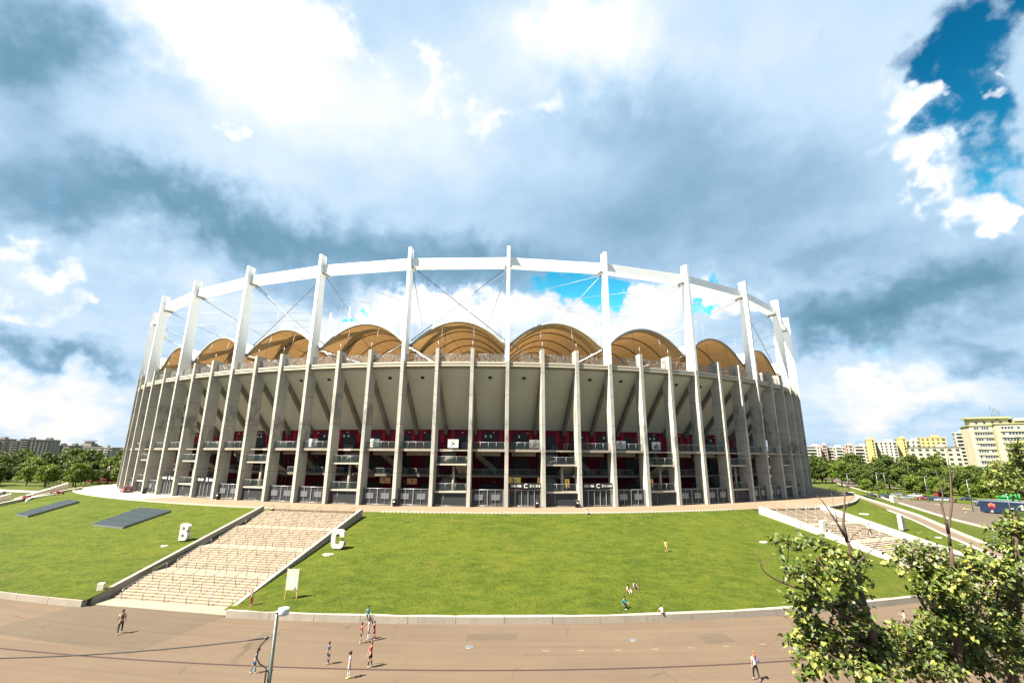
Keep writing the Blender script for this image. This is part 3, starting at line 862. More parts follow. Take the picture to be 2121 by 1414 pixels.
# upper balcony, sloping underside of the stand
for k in range(KA, KB):
    a, b = 0.34 / 7, 1 - 0.34 / 7
    def strip(mb, r0, z0, r1, z1, mi=0):
        mb.hexa([pt(k + a, r1, z0), pt(k + b, r1, z0), pt(k + b, r0, z0), pt(k + a, r0, z0), pt(k + a, r1, z1), pt(k + b, r1, z1), pt(k + b, r0, z1), pt(k + a, r0, z1)][::1], mi)
    mb = MB()
    strip(mb, -0.35, 32.62, -0.62, 33.0)      # upper flange
    strip(mb, -0.35, 32.1, -0.62, 32.42)
    strip(mb, -0.63, 32.05, -2.6, 32.95)
    S(mb, 'balcony_beam', M['offwhite'])
    mb = MB()
    mb.add([pt(k + a, -1.05, 33.1), pt(k + b, -1.05, 33.1), pt(k + b, -1.05, 34.6), pt(k + a, -1.05, 34.6)], [(0, 1, 2, 3)])
    mr = S(mb, 'balcony_mesh', M['bars'])
    mb = MB()
    mb.tube([pt(k + a, -1.05, 34.63), pt(k + b, -1.05, 34.63)], 0.045, 5)
    for t in (0.08, 0.36, 0.64, 0.92):
        mb.tube([pt(k + t, -1.05, 33.0), pt(k + t, -1.05, 34.63)], 0.03, 4)
    S(mb, 'handrail', M['steel'], mr)
    mb = MB()
    mb.hexa([pt(k, -1.6, 31.45), pt(k + 1, -1.6, 31.45), pt(k + 1, -11.75, 20.35), pt(k, -11.75, 20.35),
             pt(k, -1.6, 31.95), pt(k + 1, -1.6, 31.95), pt(k + 1, -12.3, 20.9), pt(k, -12.3, 20.9)])
    so = S(mb, 'stand_underside', M['soffit'])
    if k % 3 != 1:
        mb = MB()
        r = -2.75; z = 31.45 + (r + 1.6) / 10.15 * 11.1 - 0.03
        c = pt(k + 0.5, r, z)
        sl = (pt(k + 0.5, -11.75, 20.35) - pt(k + 0.5, -1.6, 31.45)).normalized()
        mb.box(c, (0.7, 0.55, 0.1), 0, 0, (fr(k + 0.5)[1], sl, fr(k + 0.5)[1].cross(sl)))
        S(mb, 'vent', M['black'], so)
# the stand itself behind the underside (seating rake, closes the view into the bowl)
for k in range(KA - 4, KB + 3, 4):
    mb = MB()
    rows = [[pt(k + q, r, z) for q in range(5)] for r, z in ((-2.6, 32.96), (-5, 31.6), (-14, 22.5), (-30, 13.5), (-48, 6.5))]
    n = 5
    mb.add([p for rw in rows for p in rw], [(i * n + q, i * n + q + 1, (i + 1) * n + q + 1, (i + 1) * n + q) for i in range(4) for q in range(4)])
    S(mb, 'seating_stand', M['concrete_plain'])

# ------------------------------------------------------------------ concourse behind the fins
def quad(mb, k0, k1, r, z0, z1, mi=0, r2=None):
    r2 = r if r2 is None else r2
    mb.add([pt(k0, r, z0), pt(k1, r, z0), pt(k1, r2, z1), pt(k0, r2, z1)], [(0, 1, 2, 3)], mi)
def blk(mb, k0, k1, r0, r1, z0, z1, mi=0):
    mb.hexa([pt(k0, r1, z0), pt(k1, r1, z0), pt(k1, r0, z0), pt(k0, r0, z0), pt(k0, r1, z1), pt(k1, r1, z1), pt(k1, r0, z1), pt(k0, r0, z1)], mi)
rng = random.Random(8)
def glassrail(k0, k1, r, z, h=1.25, posts=4):
    mb = MB(); quad(mb, k0, k1, r, z + 0.06, z + h)
    g_ = S(mb, 'glass_railing', M['glass_rail'])
    mb = MB()
    mb.tube([pt(k0, r, z + h), pt(k1, r, z + h)], 0.035, 5)
    for i in range(posts + 1):
        kq = k0 + (k1 - k0) * i / posts
        mb.tube([pt(kq, r, z), pt(kq, r, z + h)], 0.025, 4)
    S(mb, 'handrail', M['steel_light'], g_)
    return g_
def font(text, size, ext=0.01, name='lettering'):
    cu = bpy.data.curves.new(name, 'FONT')
    cu.body = text
    cu.size = size
    cu.extrude = ext
    cu.offset = 0.012 * size
    cu.align_x, cu.align_y = 'CENTER', 'CENTER'
    return cu
def put_text(text, size, mat, parent, c, xdir, ydir, name='lettering', ext=0.01):
    cu = font(text, size, ext, name)
    cu.materials.append(mat)
    tmp = bpy.data.objects.new(name, cu)
    me = bpy.data.meshes.new_from_object(tmp)
    bpy.data.objects.remove(tmp)
    o = bpy.data.objects.new(name, me)
    COL.objects.link(o)
    x, y = Vector(xdir).normalized(), Vector(ydir).normalized()
    z = x.cross(y)
    o.parent = parent
    o.matrix_basis = Matrix.Translation(-Vector(parent.location)) @ Matrix(((x.x, y.x, z.x, c[0]), (x.y, y.y, z.y, c[1]), (x.z, y.z, z.z, c[2]), (0, 0, 0, 1)))
    return o
FK = 0.34 / 7 + 0.012
KW = -12.0
for k in range(KA + 1, KB):
    t = k % 3             # 1 = stair bay
    a, b = k + FK, k + 1 - FK
    # back wall with its doors and panels
    mb = MB(); quad(mb, k, k + 1, KW, PZ, 20.9)
    wl = S(mb, 'back_wall', M['red'])
    for (z0, z1, wd, ku) in ((16.2, 19.0, 0.24, 0.52), (11.3, 14.6, 0.26, 0.55), (PZ + 0.02, 9.2, 0.26, 0.5)):
        mb = MB(); blk(mb, k + ku - wd, k + ku + wd, KW + 0.06, KW - 0.05, z0, z1)
        d_ = S(mb, 'doorway', M['black'], wl)
    for ku in ((0.14, 0.86) if t != 1 else (0.22, 0.8)):
        mb = MB(); blk(mb, k + ku - 0.055, k + ku + 0.055, KW + 0.12, KW - 0.05, 17.6, 20.3)
        S(mb, 'pilaster', M['red_light'], wl)
    rg_ = random.Random(k * 31 + 5)
    if t != 1 and rg_.random() < 0.75:
        mb = MB(); ku = 0.5 + rg_.uniform(-0.12, 0.12)
        blk(mb, k + ku - 0.2, k + ku + 0.2, KW + 0.16, KW - 0.02, 18.4, 19.6)
        bd = S(mb, 'shop_board', M['black'], wl)
        mb = MB()
        for q in (-0.09, 0.08):
            if rg_.random() < 0.8: blk(mb, k + ku + q - 0.022, k + ku + q + 0.022, KW + 0.19, KW + 0.1, 18.75, 19.2)
        if mb.v: S(mb, 'notice', M['white'], bd)
    for q in range(2):
        if rg_.random() < 0.8:
            mb = MB(); P, T, Nn = fr(k + 0.2 + 0.6 * rg_.random())
            mb.lathe([(0.03, -0.12), (0.16, -0.1), (0.2, 0.0), (0.16, 0.06), (0.03, 0.08)], P + Nn * (KW + 0.5) + UP * (rg_.choice((19.7, 19.8, 14.6, 9.6))), 8)
            S(mb, 'wall_lamp', M['white'], wl)
    if rg_.random() < 0.6:
        mb = MB(); ku = rg_.choice((0.1, 0.9))
        mb.tube([pt(k + ku, KW + 0.25, PZ), pt(k + ku, KW + 0.25, 15.6)], 0.09, 6)
        S(mb, 'downpipe', M['steel'], wl)
    if rg_.random() < 0.5:
        mb = MB(); ku = 0.25 + 0.5 * rg_.random()
        blk(mb, k + ku - 0.12, k + ku + 0.12, KW + 2.4, KW + 1.6, 16.14, 17.1)
        S(mb, 'counter', M['dark'], wl)
    # first floor slab, set back
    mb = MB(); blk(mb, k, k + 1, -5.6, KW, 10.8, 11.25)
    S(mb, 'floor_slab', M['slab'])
    if t != 1:
        mb = MB(); blk(mb, a - 0.01, b + 0.01, -0.62, KW, 15.7, 16.14)
        sl = S(mb, 'floor_slab', M['concrete_wall'])
        mb = MB(); blk(mb, k + 0.16, k + 0.84, -2.6, -3.1, 14.9, 15.7)
        S(mb, 'edge_beam', M['concrete_plain'], sl)
        glassrail(a, b, -0.75, 16.14, 1.28)
        glassrail(k, k + 1, -5.7, 11.25, 1.1, 3)
        # gate across the bay
        gm = MB()
        signed = k in (0, 2, -10, -12)
        n = 5 if signed else 4
        quad(gm, a, b, -0.9, PZ + 0.08, 8.75)
        gt = S(gm, 'gate', M['perf'])
        fm = MB()
        for i in range(n + 1):
            kq = a + (b - a) * (i + 0.06) / (n + 0.12)
            wd = 0.10 if (signed or i % 2 == 0) else 0.05
            P, T, Nn = fr(kq)
            fm.box(pt(kq, -0.86, (PZ + 8.75) / 2 + 0.03), (wd * 1.15, 0.10, 8.75 - PZ), 0, 0, (T, Nn, UP))
        fm.tube([pt(a, -0.86, 8.78), pt(b, -0.86, 8.78)], 0.06, 5)
        fm.tube([pt(a, -0.86, PZ + 0.18), pt(b, -0.86, PZ + 0.18)], 0.055, 5)
        S(fm, 'gate_frame', M['steel_light'], gt)
        if not signed:
            for ku in (0.27, 0.72):
                pm = MB()
                quad(pm, k + ku - 0.115, k + ku + 0.115, -0.84, 6.95, 8.0)
                S(pm, 'lock_plate', M['steel'], gt)
        else:
            sg = empty('gate_sign', pt(k + 0.5, -0.7, 9.35))
            C_ = k in (0, 2)
            tag(sg, {0: 'black gate sign reading 103-106 C 311-318 directly right of the middle mast', 2: 'black gate sign reading 103-106 C 311-318 farther right, past the stair bay',
                     -10: 'black gate sign with a B, between the two bins at the left gates', -12: 'black gate sign with a B, the farther one, near the red car'}[k], 'gate sign', 'black signs over the gates')
            pm = MB(); blk(pm, a, b, -0.62, -0.72, 8.95, 10.05)
            bd = pm.build('board', M['black'], sg, True)
            T, Nn = fr(k + 0.5)[1], fr(k + 0.5)[2]
            if C_:
                for tx, ku, sz in (('103-106', 0.26, 0.62), ('C', 0.52, 1.05), ('311-318', 0.77, 0.62)):
                    put_text(tx, sz, M['white'], sg, pt(k + ku, -0.60, 9.5), T, UP)
            else:
                put_text('B', 1.05, M['white'], sg, pt(k + 0.54, -0.60, 9.5), T, UP)
                for ku in (0.24, 0.78):
                    bm_ = MB()
                    for q in (-0.075, 0.075): blk(bm_, k + ku + q - 0.055, k + ku + q + 0.055, -0.595, -0.62, 9.28, 9.72)
                    blk(bm_, k + ku - 0.018, k + ku + 0.018, -0.595, -0.62, 9.46, 9.55)
                    bm_.build('lettering', M['white'], sg, True)
        # lamps on the concourse ceiling are off; menu boards on the ground floor wall
    else:
        # stair bay: second floor edge, two landings, flights, mesh below
        mb = MB(); blk(mb, a - 0.01, b + 0.01, -4.6, KW, 15.7, 16.14)
        S(mb, 'floor_slab', M['concrete_wall'])
        mb = MB(); blk(mb, a, b, -0.9, -1.05, 15.82, 15.95)
        S(mb, 'edge_beam', M['offwhite'])
        glassrail(k + 0.72, b, -4.6, 16.14, 1.25, 2)
        for (z0, r1) in ((13.15, -3.2), (8.25, -3.0)):
            mb = MB(); blk(mb, a + 0.02, b - 0.02, -0.62, r1, z0, z0 + 0.25)
            S(mb, 'landing', M['offwhite'])
            glassrail(a + 0.03, b - 0.03, -0.7, z0 + 0.25, 1.35, 3)
        mb = MB(); mb.tube([pt(k + 0.55, -1.8, PZ), pt(k + 0.55, -1.8, 13.15)], 0.27, 10)
        S(mb, 'landing_column', M['concrete_wall'])
        for (k0, k1, za, ra, zb, rb) in ((k + 0.12, k + 0.5, 8.45, -3.0, 11.25, -7.6), (k + 0.14, k + 0.5, 13.4, -3.2, 16.14, -7.2)):
            mb = MB()
            n = 16
            for i in range(n):
                z0 = za + (zb - za) * i / n; z1 = za + (zb - za) * (i + 1) / n
                r0 = ra + (rb - ra) * i / n; r1 = ra + (rb - ra) * (i + 1) / n
                blk(mb, k0, k1, r0, r1, z0 - 0.25, z1)
            fl = S(mb, 'stair_flight', M['concrete_wall'])
            for kq in (k0, k1):
                mb = MB()
                mb.add([pt(kq, ra, za - 0.3), pt(kq, rb, zb - 0.3), pt(kq, rb, zb + 1.1), pt(kq, ra, za + 1.1)], [(0, 1, 2, 3)])
                S(mb, 'balustrade', M['steel'], fl)
        # soffit of the return flight at the right
        mb = MB()
        mb.hexa([pt(k + 0.58, -3.0, 12.9), pt(b, -3.0, 12.9), pt(b, -7.8, 10.4), pt(k + 0.58, -7.8, 10.4), pt(k + 0.58, -3.0, 13.15), pt(b, -3.0, 13.15), pt(b, -7.8, 10.75), pt(k + 0.58, -7.8, 10.75)])
        S(mb, 'stair_flight', M['concrete_wall'])
        mb = MB(); quad(mb, a, b, -0.9, PZ + 0.05, 8.15)
        fn = S(mb, 'fence_panel', M['perf'])
        mb = MB()
        mb.tube([pt(a, -0.9, 8.17), pt(b, -0.9, 8.17)], 0.05, 5)
        mb.tube([pt(a, -0.9, PZ + 0.1), pt(b, -0.9, PZ + 0.1)], 0.04, 5)
        for kq in (a, k + 0.32, b): mb.tube([pt(kq, -0.9, PZ), pt(kq, -0.9, 8.15)], 0.035, 5)
        S(mb, 'gate_frame', M['steel_light'], fn)
    if t == 2:
        # side flight seen sloping behind the fins next to each stair bay
        mb = MB()
        k0, k1, ra, rb = (k + 0.06, k + 0.70, -8.2, -9.6)
        mb.hexa([pt(k0, rb, 14.7), pt(k1, rb, 11.3), pt(k1, ra, 11.3), pt(k0, ra, 14.7), pt(k0, rb, 16.0), pt(k1, rb, 12.6), pt(k1, ra, 12.6), pt(k0, ra, 16.0)])
        S(mb, 'side_flight', M['slab'])

# notice panels, kiosk menus
def panel(name, k, ku, r, z, w, h, mat, label, cat, group, art=None):
    mb = MB(); P, T, Nn = fr(k + ku)
    mb.box(pt(k + ku, r, z), (w, 0.08, h), 0, 0, (T, Nn, UP))
    if art:
        rg = random.Random(k * 7 + 3)
        for q in range(art):
            u, v = rg.uniform(-0.22, 0.14) * w, rg.uniform(-0.32, 0.32) * h
            mb.box(pt(k + ku, r + 0.045, z) + T * u + UP * v, (rg.uniform(0.08, 0.22) * w, 0.02 + 0.002 * q, rg.uniform(0.08, 0.17) * h), 1 + q % 5, 0, (T, Nn, UP))
    mats = [mat, flat('art_teal', (0.02, 0.10, 0.12)), flat('art_plum', (0.25, 0.02, 0.07)), flat('art_sand', (0.65, 0.45, 0.2)), flat('art_navy', (0.02, 0.04, 0.09)), flat('art_coral', (0.6, 0.2, 0.1))]
    o = mb.build(name, mats)
    tag(o, label, cat, group)
    return o
NL = {-14: 'far left', -11: 'left', -8: 'left', -5: 'left', -2: 'centre left', 0: 'right of the middle mast', 3: 'centre right', 4: 'right', 6: 'right', 8: 'far right'}
for k, ku, lab in ((-2, 0.42, 'white picture board with coloured patches above the stair bay left of the middle mast'), (0, 0.82, 'white picture board with coloured patches above the gate sign right of the middle mast'),
                   (-4, 0.12, 'white picture board above the gates left of the stair bay by the letter C stairway'), (3, 0.45, 'white picture board on the upper concourse, right of the second mast'),
                   (4, 0.86, 'white picture board on the upper concourse above a stair bay near the right hand masts'), (-6, 0.1, 'small white notice board on the upper concourse behind the left hand fins')):
    panel('notice_board', k, ku, -3.4 if k % 3 != 1 else -5.4, 17.25, 2.1, 1.6, M['white'], lab, 'notice board', 'white boards on the upper concourse', 14)
for k, ku, w, h, z, mt, lab in ((0, 0.22, 2.6, 1.0, 10.45, 'menu_yellow', 'yellow kiosk fascia above the black sign reading 103-106 C 311-318 by the middle mast'), (0, 0.22, 2.6, 0.9, 8.75, 'menu_red', 'red and white kiosk board behind the gate right of the middle mast'),
                                (0, 0.92, 0.55, 1.0, 10.45, 'menu_yellow', 'narrow yellow kiosk fascia beside the second fin from the middle mast'), (-3, 0.3, 2.0, 1.1, 10.0, 'menu_brown', 'dim brown kiosk board behind the gates, second bay left of the stair bay'),
                                (-4, 0.5, 2.2, 1.1, 10.1, 'menu_brown', 'dim brown kiosk board just right of the letter C stairway top'), (1, 0.72, 0.9, 1.6, 9.9, 'menu_yellow', 'yellow kiosk board behind the glass of the stair bay right of the middle mast'),
                                (4, 0.3, 0.9, 1.5, 9.9, 'menu_yellow', 'yellow kiosk board behind the glass of the stair bay farther right')):
    col = {'menu_yellow': (0.80, 0.50, 0.10), 'menu_red': (0.62, 0.05, 0.06), 'menu_brown': (0.30, 0.17, 0.06)}[mt]
    panel('kiosk_board', k, ku, -2.5 if k in (0, 1, 4) else -4.0, z, w, h, flat(mt, col), lab, 'kiosk board', 'kiosk boards behind the gates', 12)

# litter bins on the podium
def bin_at(p, rz, label):
    o = empty('litter_bin', p, rz)
    tag(o, label, 'bin', 'black litter bins by the fins')
    mb = MB()
    mb.lathe([(0.36, 0.0), (0.38, 0.05), (0.42, 1.05), (0.45, 1.08), (0.45, 1.2), (0.40, 1.26), (0.2, 1.32)], n=18)
    mb.build('body', M['black'], o)
    mb = MB(); mb.box((0, -0.41, 0.86), (0.34, 0.06, 0.2)); mb.build('sticker', M['white'], o)
for k, r, lab in ((-12.6, 0.5, 'black litter bin with white sticker, farthest left, near the red car'), (-8.62, 0.4, 'black litter bin standing between the left hand fins above the letter B lawn'), (-2.93, 0.45, 'black litter bin at the foot of the mast left of the centre stair bay'),
                  (0.80, 0.45, 'black litter bin before the signed gate just right of the middle mast'), (1.87, 0.45, 'black litter bin near the seated man on the lawn edge')):
    P, T, Nn = fr(k)
    bin_at(pt(k, r, PZ), math.atan2(T.y, T.x), lab)

for k, r_, lab in ((-2.3, 6.6, 'round dark manhole cover on the podium below the stair bay left of the middle mast'), (-0.15, 7.3, 'round dark manhole cover on the podium in front of the middle mast'), (4.6, 6.4, 'round dark manhole cover on the podium towards the right hand fins'), (-8.1, 5.6, 'round dark manhole cover on the podium above the letter B lawn')):
    mb = MB(); mb.lathe([(0.02, 0.0), (0.55, 0.0), (0.55, 0.012), (0.48, 0.016), (0.02, 0.018)], pt(k, r_, PZ + 0.008), 20)
    o = mb.build('manhole_cover', M['steel']); tag(o, lab, 'manhole cover', 'manhole covers on the podium')
for x, y, lab in ((-3.2, 41.6, 'round dark manhole cover on the plaza right of the group of three boys'), (10.4, 43.3, 'round dark manhole cover on the plaza below the crouching child in white')):
    mb = MB(); mb.lathe([(0.02, 0.0), (0.36, 0.0), (0.36, 0.01), (0.31, 0.014), (0.02, 0.015)], (x, y, 0.006), 20)
    o = mb.build('manhole_cover', M['steel']); tag(o, lab, 'manhole cover', 'manhole covers on the plaza')
mb = MB()
for (x, y, w, d, a) in ((-1.5, 43.8, 4.2, 1.4, 0.02), (17.5, 43.9, 2.6, 2.0, 0.2), (-20.5, 42.6, 1.5, 3.4, -0.1)):
    ca, sa = math.cos(a), math.sin(a)
    mb.add([(x + u * ca - v * sa, y + u * sa + v * ca, 0.0055) for u, v in ((-w / 2, -d / 2), (w / 2, -d / 2), (w / 2, d / 2), (-w / 2, d / 2))], [(0, 1, 2, 3)])
mb.build('pavement_patch', M['plaza_grey'])['kind'] = 'structure'

# ------------------------------------------------------------------ things on the lawns
def lawn_z(x, y):
    d, k = offs(x, y)
    return zl(d) + 0.10 * MN.noise(Vector((x * 0.09, y * 0.09, 0)))
def arcp(cx, cy, rx, ry, a0, a1, n):
    return [(cx + rx * math.cos(R(a0 + (a1 - a0) * i / n)), cy + ry * math.sin(R(a0 + (a1 - a0) * i / n))) for i in range(n + 1)]
def letter(kind, x, y, rz, h, label):
    z = lawn_z(x, y)
    o = empty('giant_letter', (x, y, z), rz)
    tag(o, label, 'letter', 'giant white letters on the lawns')
    th = 0.55
    mb = MB()
    def ex(poly, holes=()):
        import mathutils.geometry as mg
        loops = [poly] + list(holes)
        tri = mg.tessellate_polygon([[Vector((u, v, 0)) for u, v in L] for L in loops])
        pts = [p for L in loops for p in L]
        nn = len(pts)
        vs = [(u, -th / 2, v) for u, v in pts] + [(u, th / 2, v) for u, v in pts]
        fs = []
        for t in tri:
            fs += [tuple(t), tuple(nn + i for i in reversed(t))]
        o0 = 0
        for L in loops:
            m_ = len(L)
            for i in range(m_):
                a, b = o0 + i, o0 + (i + 1) % m_
                fs.append((a, b, nn + b, nn + a))
            o0 += m_
        mb.add(vs, fs)
    b0 = 0.12
    if kind == 'B':
        w = h * 0.72
        out = [(-w / 2, b0), (0.12 * w, b0)] + arcp(0.14 * w, b0 + 0.28 * h, 0.36 * w, 0.28 * h, -90, 75, 9) + [(0.30 * w, b0 + 0.535 * h)] + arcp(0.14 * w, b0 + 0.78 * h, 0.34 * w, 0.22 * h, -75, 90, 9) + [(-w / 2, b0 + h)]
        h1 = [(-0.22 * w, b0 + 0.17 * h), (-0.22 * w, b0 + 0.39 * h), (0.06 * w, b0 + 0.39 * h), (0.17 * w, b0 + 0.28 * h), (0.06 * w, b0 + 0.17 * h)]
        h2 = [(-0.22 * w, b0 + 0.62 * h), (-0.22 * w, b0 + 0.83 * h), (0.06 * w, b0 + 0.83 * h), (0.16 * w, b0 + 0.725 * h), (0.06 * w, b0 + 0.62 * h)]
        ex(out, (h1, h2))
    elif kind == 'D':
        w = h * 0.74
        out = [(-w / 2, b0), (0.05 * w, b0)] + arcp(0.05 * w, b0 + 0.5 * h, 0.45 * w, 0.5 * h, -90, 90, 16) + [(-w / 2, b0 + h)]
        h1 = [(-0.17 * w, b0 + 0.24 * h), (-0.17 * w, b0 + 0.76 * h), (0.05 * w, b0 + 0.76 * h), (0.18 * w, b0 + 0.5 * h), (0.05 * w, b0 + 0.24 * h)]
        ex(out, (h1,))
    else:
        w = h * 0.76
        co = 0.26 * h
        def rr_(x0, z0, x1, z1, r, n=5):
            return arcp(x1 - r, z1 - r, r, r, 0, 90, n) + arcp(x0 + r, z1 - r, r, r, 90, 180, n) + arcp(x0 + r, z0 + r, r, r, 180, 270, n) + arcp(x1 - r, z0 + r, r, r, 270, 360, n)
        o_ = rr_(-w / 2, b0, w / 2, b0 + h, co)
        i_ = rr_(-0.17 * w, b0 + 0.22 * h, 0.17 * w, b0 + 0.78 * h, 0.1 * h)
        outp = [(w / 2, b0 + 0.62 * h)] + o_[0:18] + o_[18:] + [(w / 2, b0 + 0.38 * h), (0.17 * w, b0 + 0.38 * h)]
        inn = i_[0:]
        # go back along the counter: from its lower right corner round to the upper right
        back = list(reversed(i_))
        outp = [(w / 2, b0 + 0.62 * h)] + o_ + [(w / 2, b0 + 0.38 * h), (0.17 * w, b0 + 0.38 * h)] + back + [(0.17 * w, b0 + 0.62 * h)]
        ex(outp)
    mb.build('letter_body', M['letter'], o)
    f = MB()
    for u in (-0.3, 0.3): f.box((u, 0, 0.0), (0.08, 0.3, 0.3))
    f.build('foot', M['steel'], o)
    return o
def face_out(x, y):
    d, k = offs(x, y); N_ = fr(k)[2]
    return math.atan2(N_.y, N_.x) + math.pi / 2
letter('B', -45.0, 67.9, face_out(-45, 67.6) - 0.08, 2.1, 'giant white letter B standing on the lawn left of the pale stairway')
letter('C', -22.2, 63.5, face_out(-22, 63.2), 2.25, 'giant white letter C on the wide lawn by the stairway, a child sitting in it')
letter('C', 48.0, 74.4, face_out(48, 74) - 0.1, 2.3, 'giant white letter C half hidden by a street tree, beside the far stairway')
letter('D', 66.6, 82.9, face_out(66.5, 82.6) + 0.08, 2.3, 'giant white letter D seen almost edge on, right of the far stairway')

def skylight(c4, label):
    c4 = [Vector((x, y, lawn_z(x, y))) for x, y in c4]
    o = empty('roof_panel', sum(c4, Vector()) / 4)
    tag(o, label, 'panel', 'dark slatted panels in the lawn')
    mb = MB()
    up = Vector((0, 0, 0.32))
    mb.hexa([p - UP * 0.3 for p in c4] + [p + up * 0.85 for p in c4])
    mb.build('kerb', M['steel'], o, True)
    A, B, C_, D_ = [p + up for p in c4]
    n, m_ = 22, 4
    for s in range(m_):
        mb = MB()
        v0, v1 = s / m_ + 0.006, (s + 1) / m_ - 0.006
        for i in range(n):
            u0, u1 = i / n, (i + 0.86) / n
            def P(u, v): return A.lerp(B, u).lerp(D_.lerp(C_, u), v)
            q = [P(u0, v0), P(u1, v0), P(u1, v1), P(u0, v1)]
            mb.hexa([p - UP * 0.05 for p in q] + [p + UP * 0.02 for p in q])
        mb.build('slat_panel', plain('slate_slats', (0.055, 0.085, 0.10), 0.45, 0.4) if 'slate' not in M else M['slate'], o, True)
M['slate'] = plain('slate_slats', (0.020, 0.030, 0.036), 0.75, 0.15, 0.2, 0.8)
skylight([(-90.6, 89.1), (-85.8, 86.6), (-86.8, 97.3), (-92.4, 100.7)], 'dark slate panel lying in the lawn, farther left near the ramp')
skylight([(-66.5, 77.7), (-59.2, 74.8), (-58.7, 84.0), (-67.0, 87.8)], 'larger dark slate panel lying in the lawn left of the letter B')

# notice sign on two posts
zs = lawn_z(-21.7, 50.05)
o = empty('notice_sign', (-21.7, 50.05, zs), R(4))
tag(o, 'white notice board with pale blue print on two wooden posts beside the stairway', 'sign')
mb = MB(); mb.box((0, 0, 1.78), (1.16, 0.05, 1.9)); mb.build('board', M['letter'], o)
mb = MB()
rg = random.Random(5)
for v, w, h in ((2.35, 0.2, 0.07), (2.05, 0.5, 0.05), (1.8, 0.34, 0.26), (1.62, 0.26, 0.06), (1.5, 0.34, 0.2), (1.25, 0.6, 0.03), (1.17, 0.66, 0.03)):
    mb.box((0.03, -0.028, v), (w, 0.012, h))
mb.build('print', flat('pale_blue', (0.45, 0.68, 0.80)), o)
mb = MB(); mb.add([(0.2, -0.033, 0.87), (0.42, -0.033, 0.87), (0.42, -0.033, 1.1)], [(0, 1, 2)]); mb.build('corner_mark', flat('slate_ink', (0.08, 0.10, 0.16)), o)
for x in (-0.56, 0.56):
    mb = MB(); mb.box((x, 0.04, 1.32), (0.07, 0.07, 3.0)); mb.build('post', flat('timber', (0.45, 0.31, 0.13)), o)

def lump(name, x, y, z, d, rz, mat, label, cat, bev=0.0, group=None):
    mb = MB()
    a, b, c = d
    e = min(d) * 0.18
    prof = [(1, 1), (1 - e / a, 1)]
    ring = lambda s, zz: [(-a / 2 * s, -b / 2 * s, zz), (a / 2 * s, -b / 2 * s, zz), (a / 2 * s, b / 2 * s, zz), (-a / 2 * s, b / 2 * s, zz)]
    vs = ring(1, -0.1) + ring(1, c - e) + ring(1 - e / max(a, b), c)
    fs = [(0, 1, 5, 4), (1, 2, 6, 5), (2, 3, 7, 6), (3, 0, 4, 7), (4, 5, 9, 8), (5, 6, 10, 9), (6, 7, 11, 10), (7, 4, 8, 11), (8, 9, 10, 11)]
    mb.add(vs, fs)
    o = mb.build(name, mat)
    o.location = (x, y, z); o.rotation_euler = (0, 0, rz)
    tag(o, label, cat, group)
    return o
lump('utility_box', -43.0, 53.0, lawn_z(-43.0, 53.0), (0.6, 0.4, 0.65), 0.2, M['letter'], 'small white utility box in the grass beside the foot of the stairway wall', 'utility box')
for x, y, w, lab in ((-22.6, 61.6, 1.5, 'bare sandy patch of stones in front of the letter C by the near stairway'), (35.98, 69.83, 1.3, 'flat pale stone slab in the wide lawn left of the street trees'),
                     (-46.2, 66.0, 1.0, 'small scatter of pale stone at the foot of the letter B'), (69.5, 79.6, 1.2, 'thin pale stone in the grass below the letter D'),
                     (62.9, 90.2, 2.2, 'long pale stone slab upper right lawn, nearer the stairway wall'), (68.3, 93.6, 2.2, 'long pale stone slab upper right lawn, nearer the ramp')):
    z = lawn_z(x, y)
    mb = MB()
    n = 11
    rg = random.Random(int(x * 10))
    ring = [(math.cos(2 * math.pi * i / n) * w / 2 * rg.uniform(0.75, 1.1), math.sin(2 * math.pi * i / n) * w * 0.3 * rg.uniform(0.7, 1.1)) for i in range(n)]
    mb.add([(u, v, -0.2) for u, v in ring] + [(u, v, 0.08) for u, v in ring] + [(u * 0.9, v * 0.9, 0.14) for u, v in ring],
           [tuple(range(2 * n, 3 * n))] + [(q * n + i, q * n + (i + 1) % n, (q + 1) * n + (i + 1) % n, (q + 1) * n + i) for q in (0, 1) for i in range(n)])
    o = mb.build('stone', M['offwhite']); o.location = (x, y, z)
    tag(o, lab, 'stone', 'pale stones in the lawns')
# red hoops and a white bent rail beside the park ramp
def hoop(x, y, z, rz, r, label, tw=False):
    o = empty('red_hoop', (x, y, z), rz)
    tag(o, label, 'hoop', 'red tubular hoops by the ramp')
    for dy in ((-0.35, 0.35) if tw else (0,)):
        mb = MB(); mb.tube([(r * math.cos(R(a)), dy, r * 0.95 * math.sin(R(a)) + 0.25) for a in range(-20, 201, 11)], 0.15, 8)
        mb.build('hoop_tube', flat('hoop_red', (0.16, 0.008, 0.018)), o)
hoop(-107.8, 107.4, 4.4, R(80), 0.8, 'pair of red hoops seen edge on beside the wedge shaped ramp wall at far left', True)
hoop(-107.5, 113.4, 5.1, R(20), 0.8, 'red hoop at the ramp top, left one of two near the podium corner')
hoop(-105.0, 112.0, 5.05, R(20), 0.8, 'red hoop at the ramp top, right one beside the lawn corner')
hoop(-137.5, 156.0, 5.0, R(25), 0.9, 'red hoop beyond the pale podium, in front of the round bushy tree')
hoop(-139.5, 163.8, 5.0, R(25), 0.9, 'red hoop beyond the pale podium, below the tall lamp posts')
mb = MB()
mb.tube([(-103.2, 103.0, lawn_z(-103.2, 103) - 0.2), (-103.2, 103.0, lawn_z(-103, 103) + 0.6), (-102.9, 103.6, lawn_z(-103, 103.6) + 0.95), (-101.2, 107.4, lawn_z(-101, 107) + 0.8)], 0.16, 8)
tag(mb.build('bent_rail', M['white']), 'white bent rail standing in the grass above the farther dark panel', 'rail')

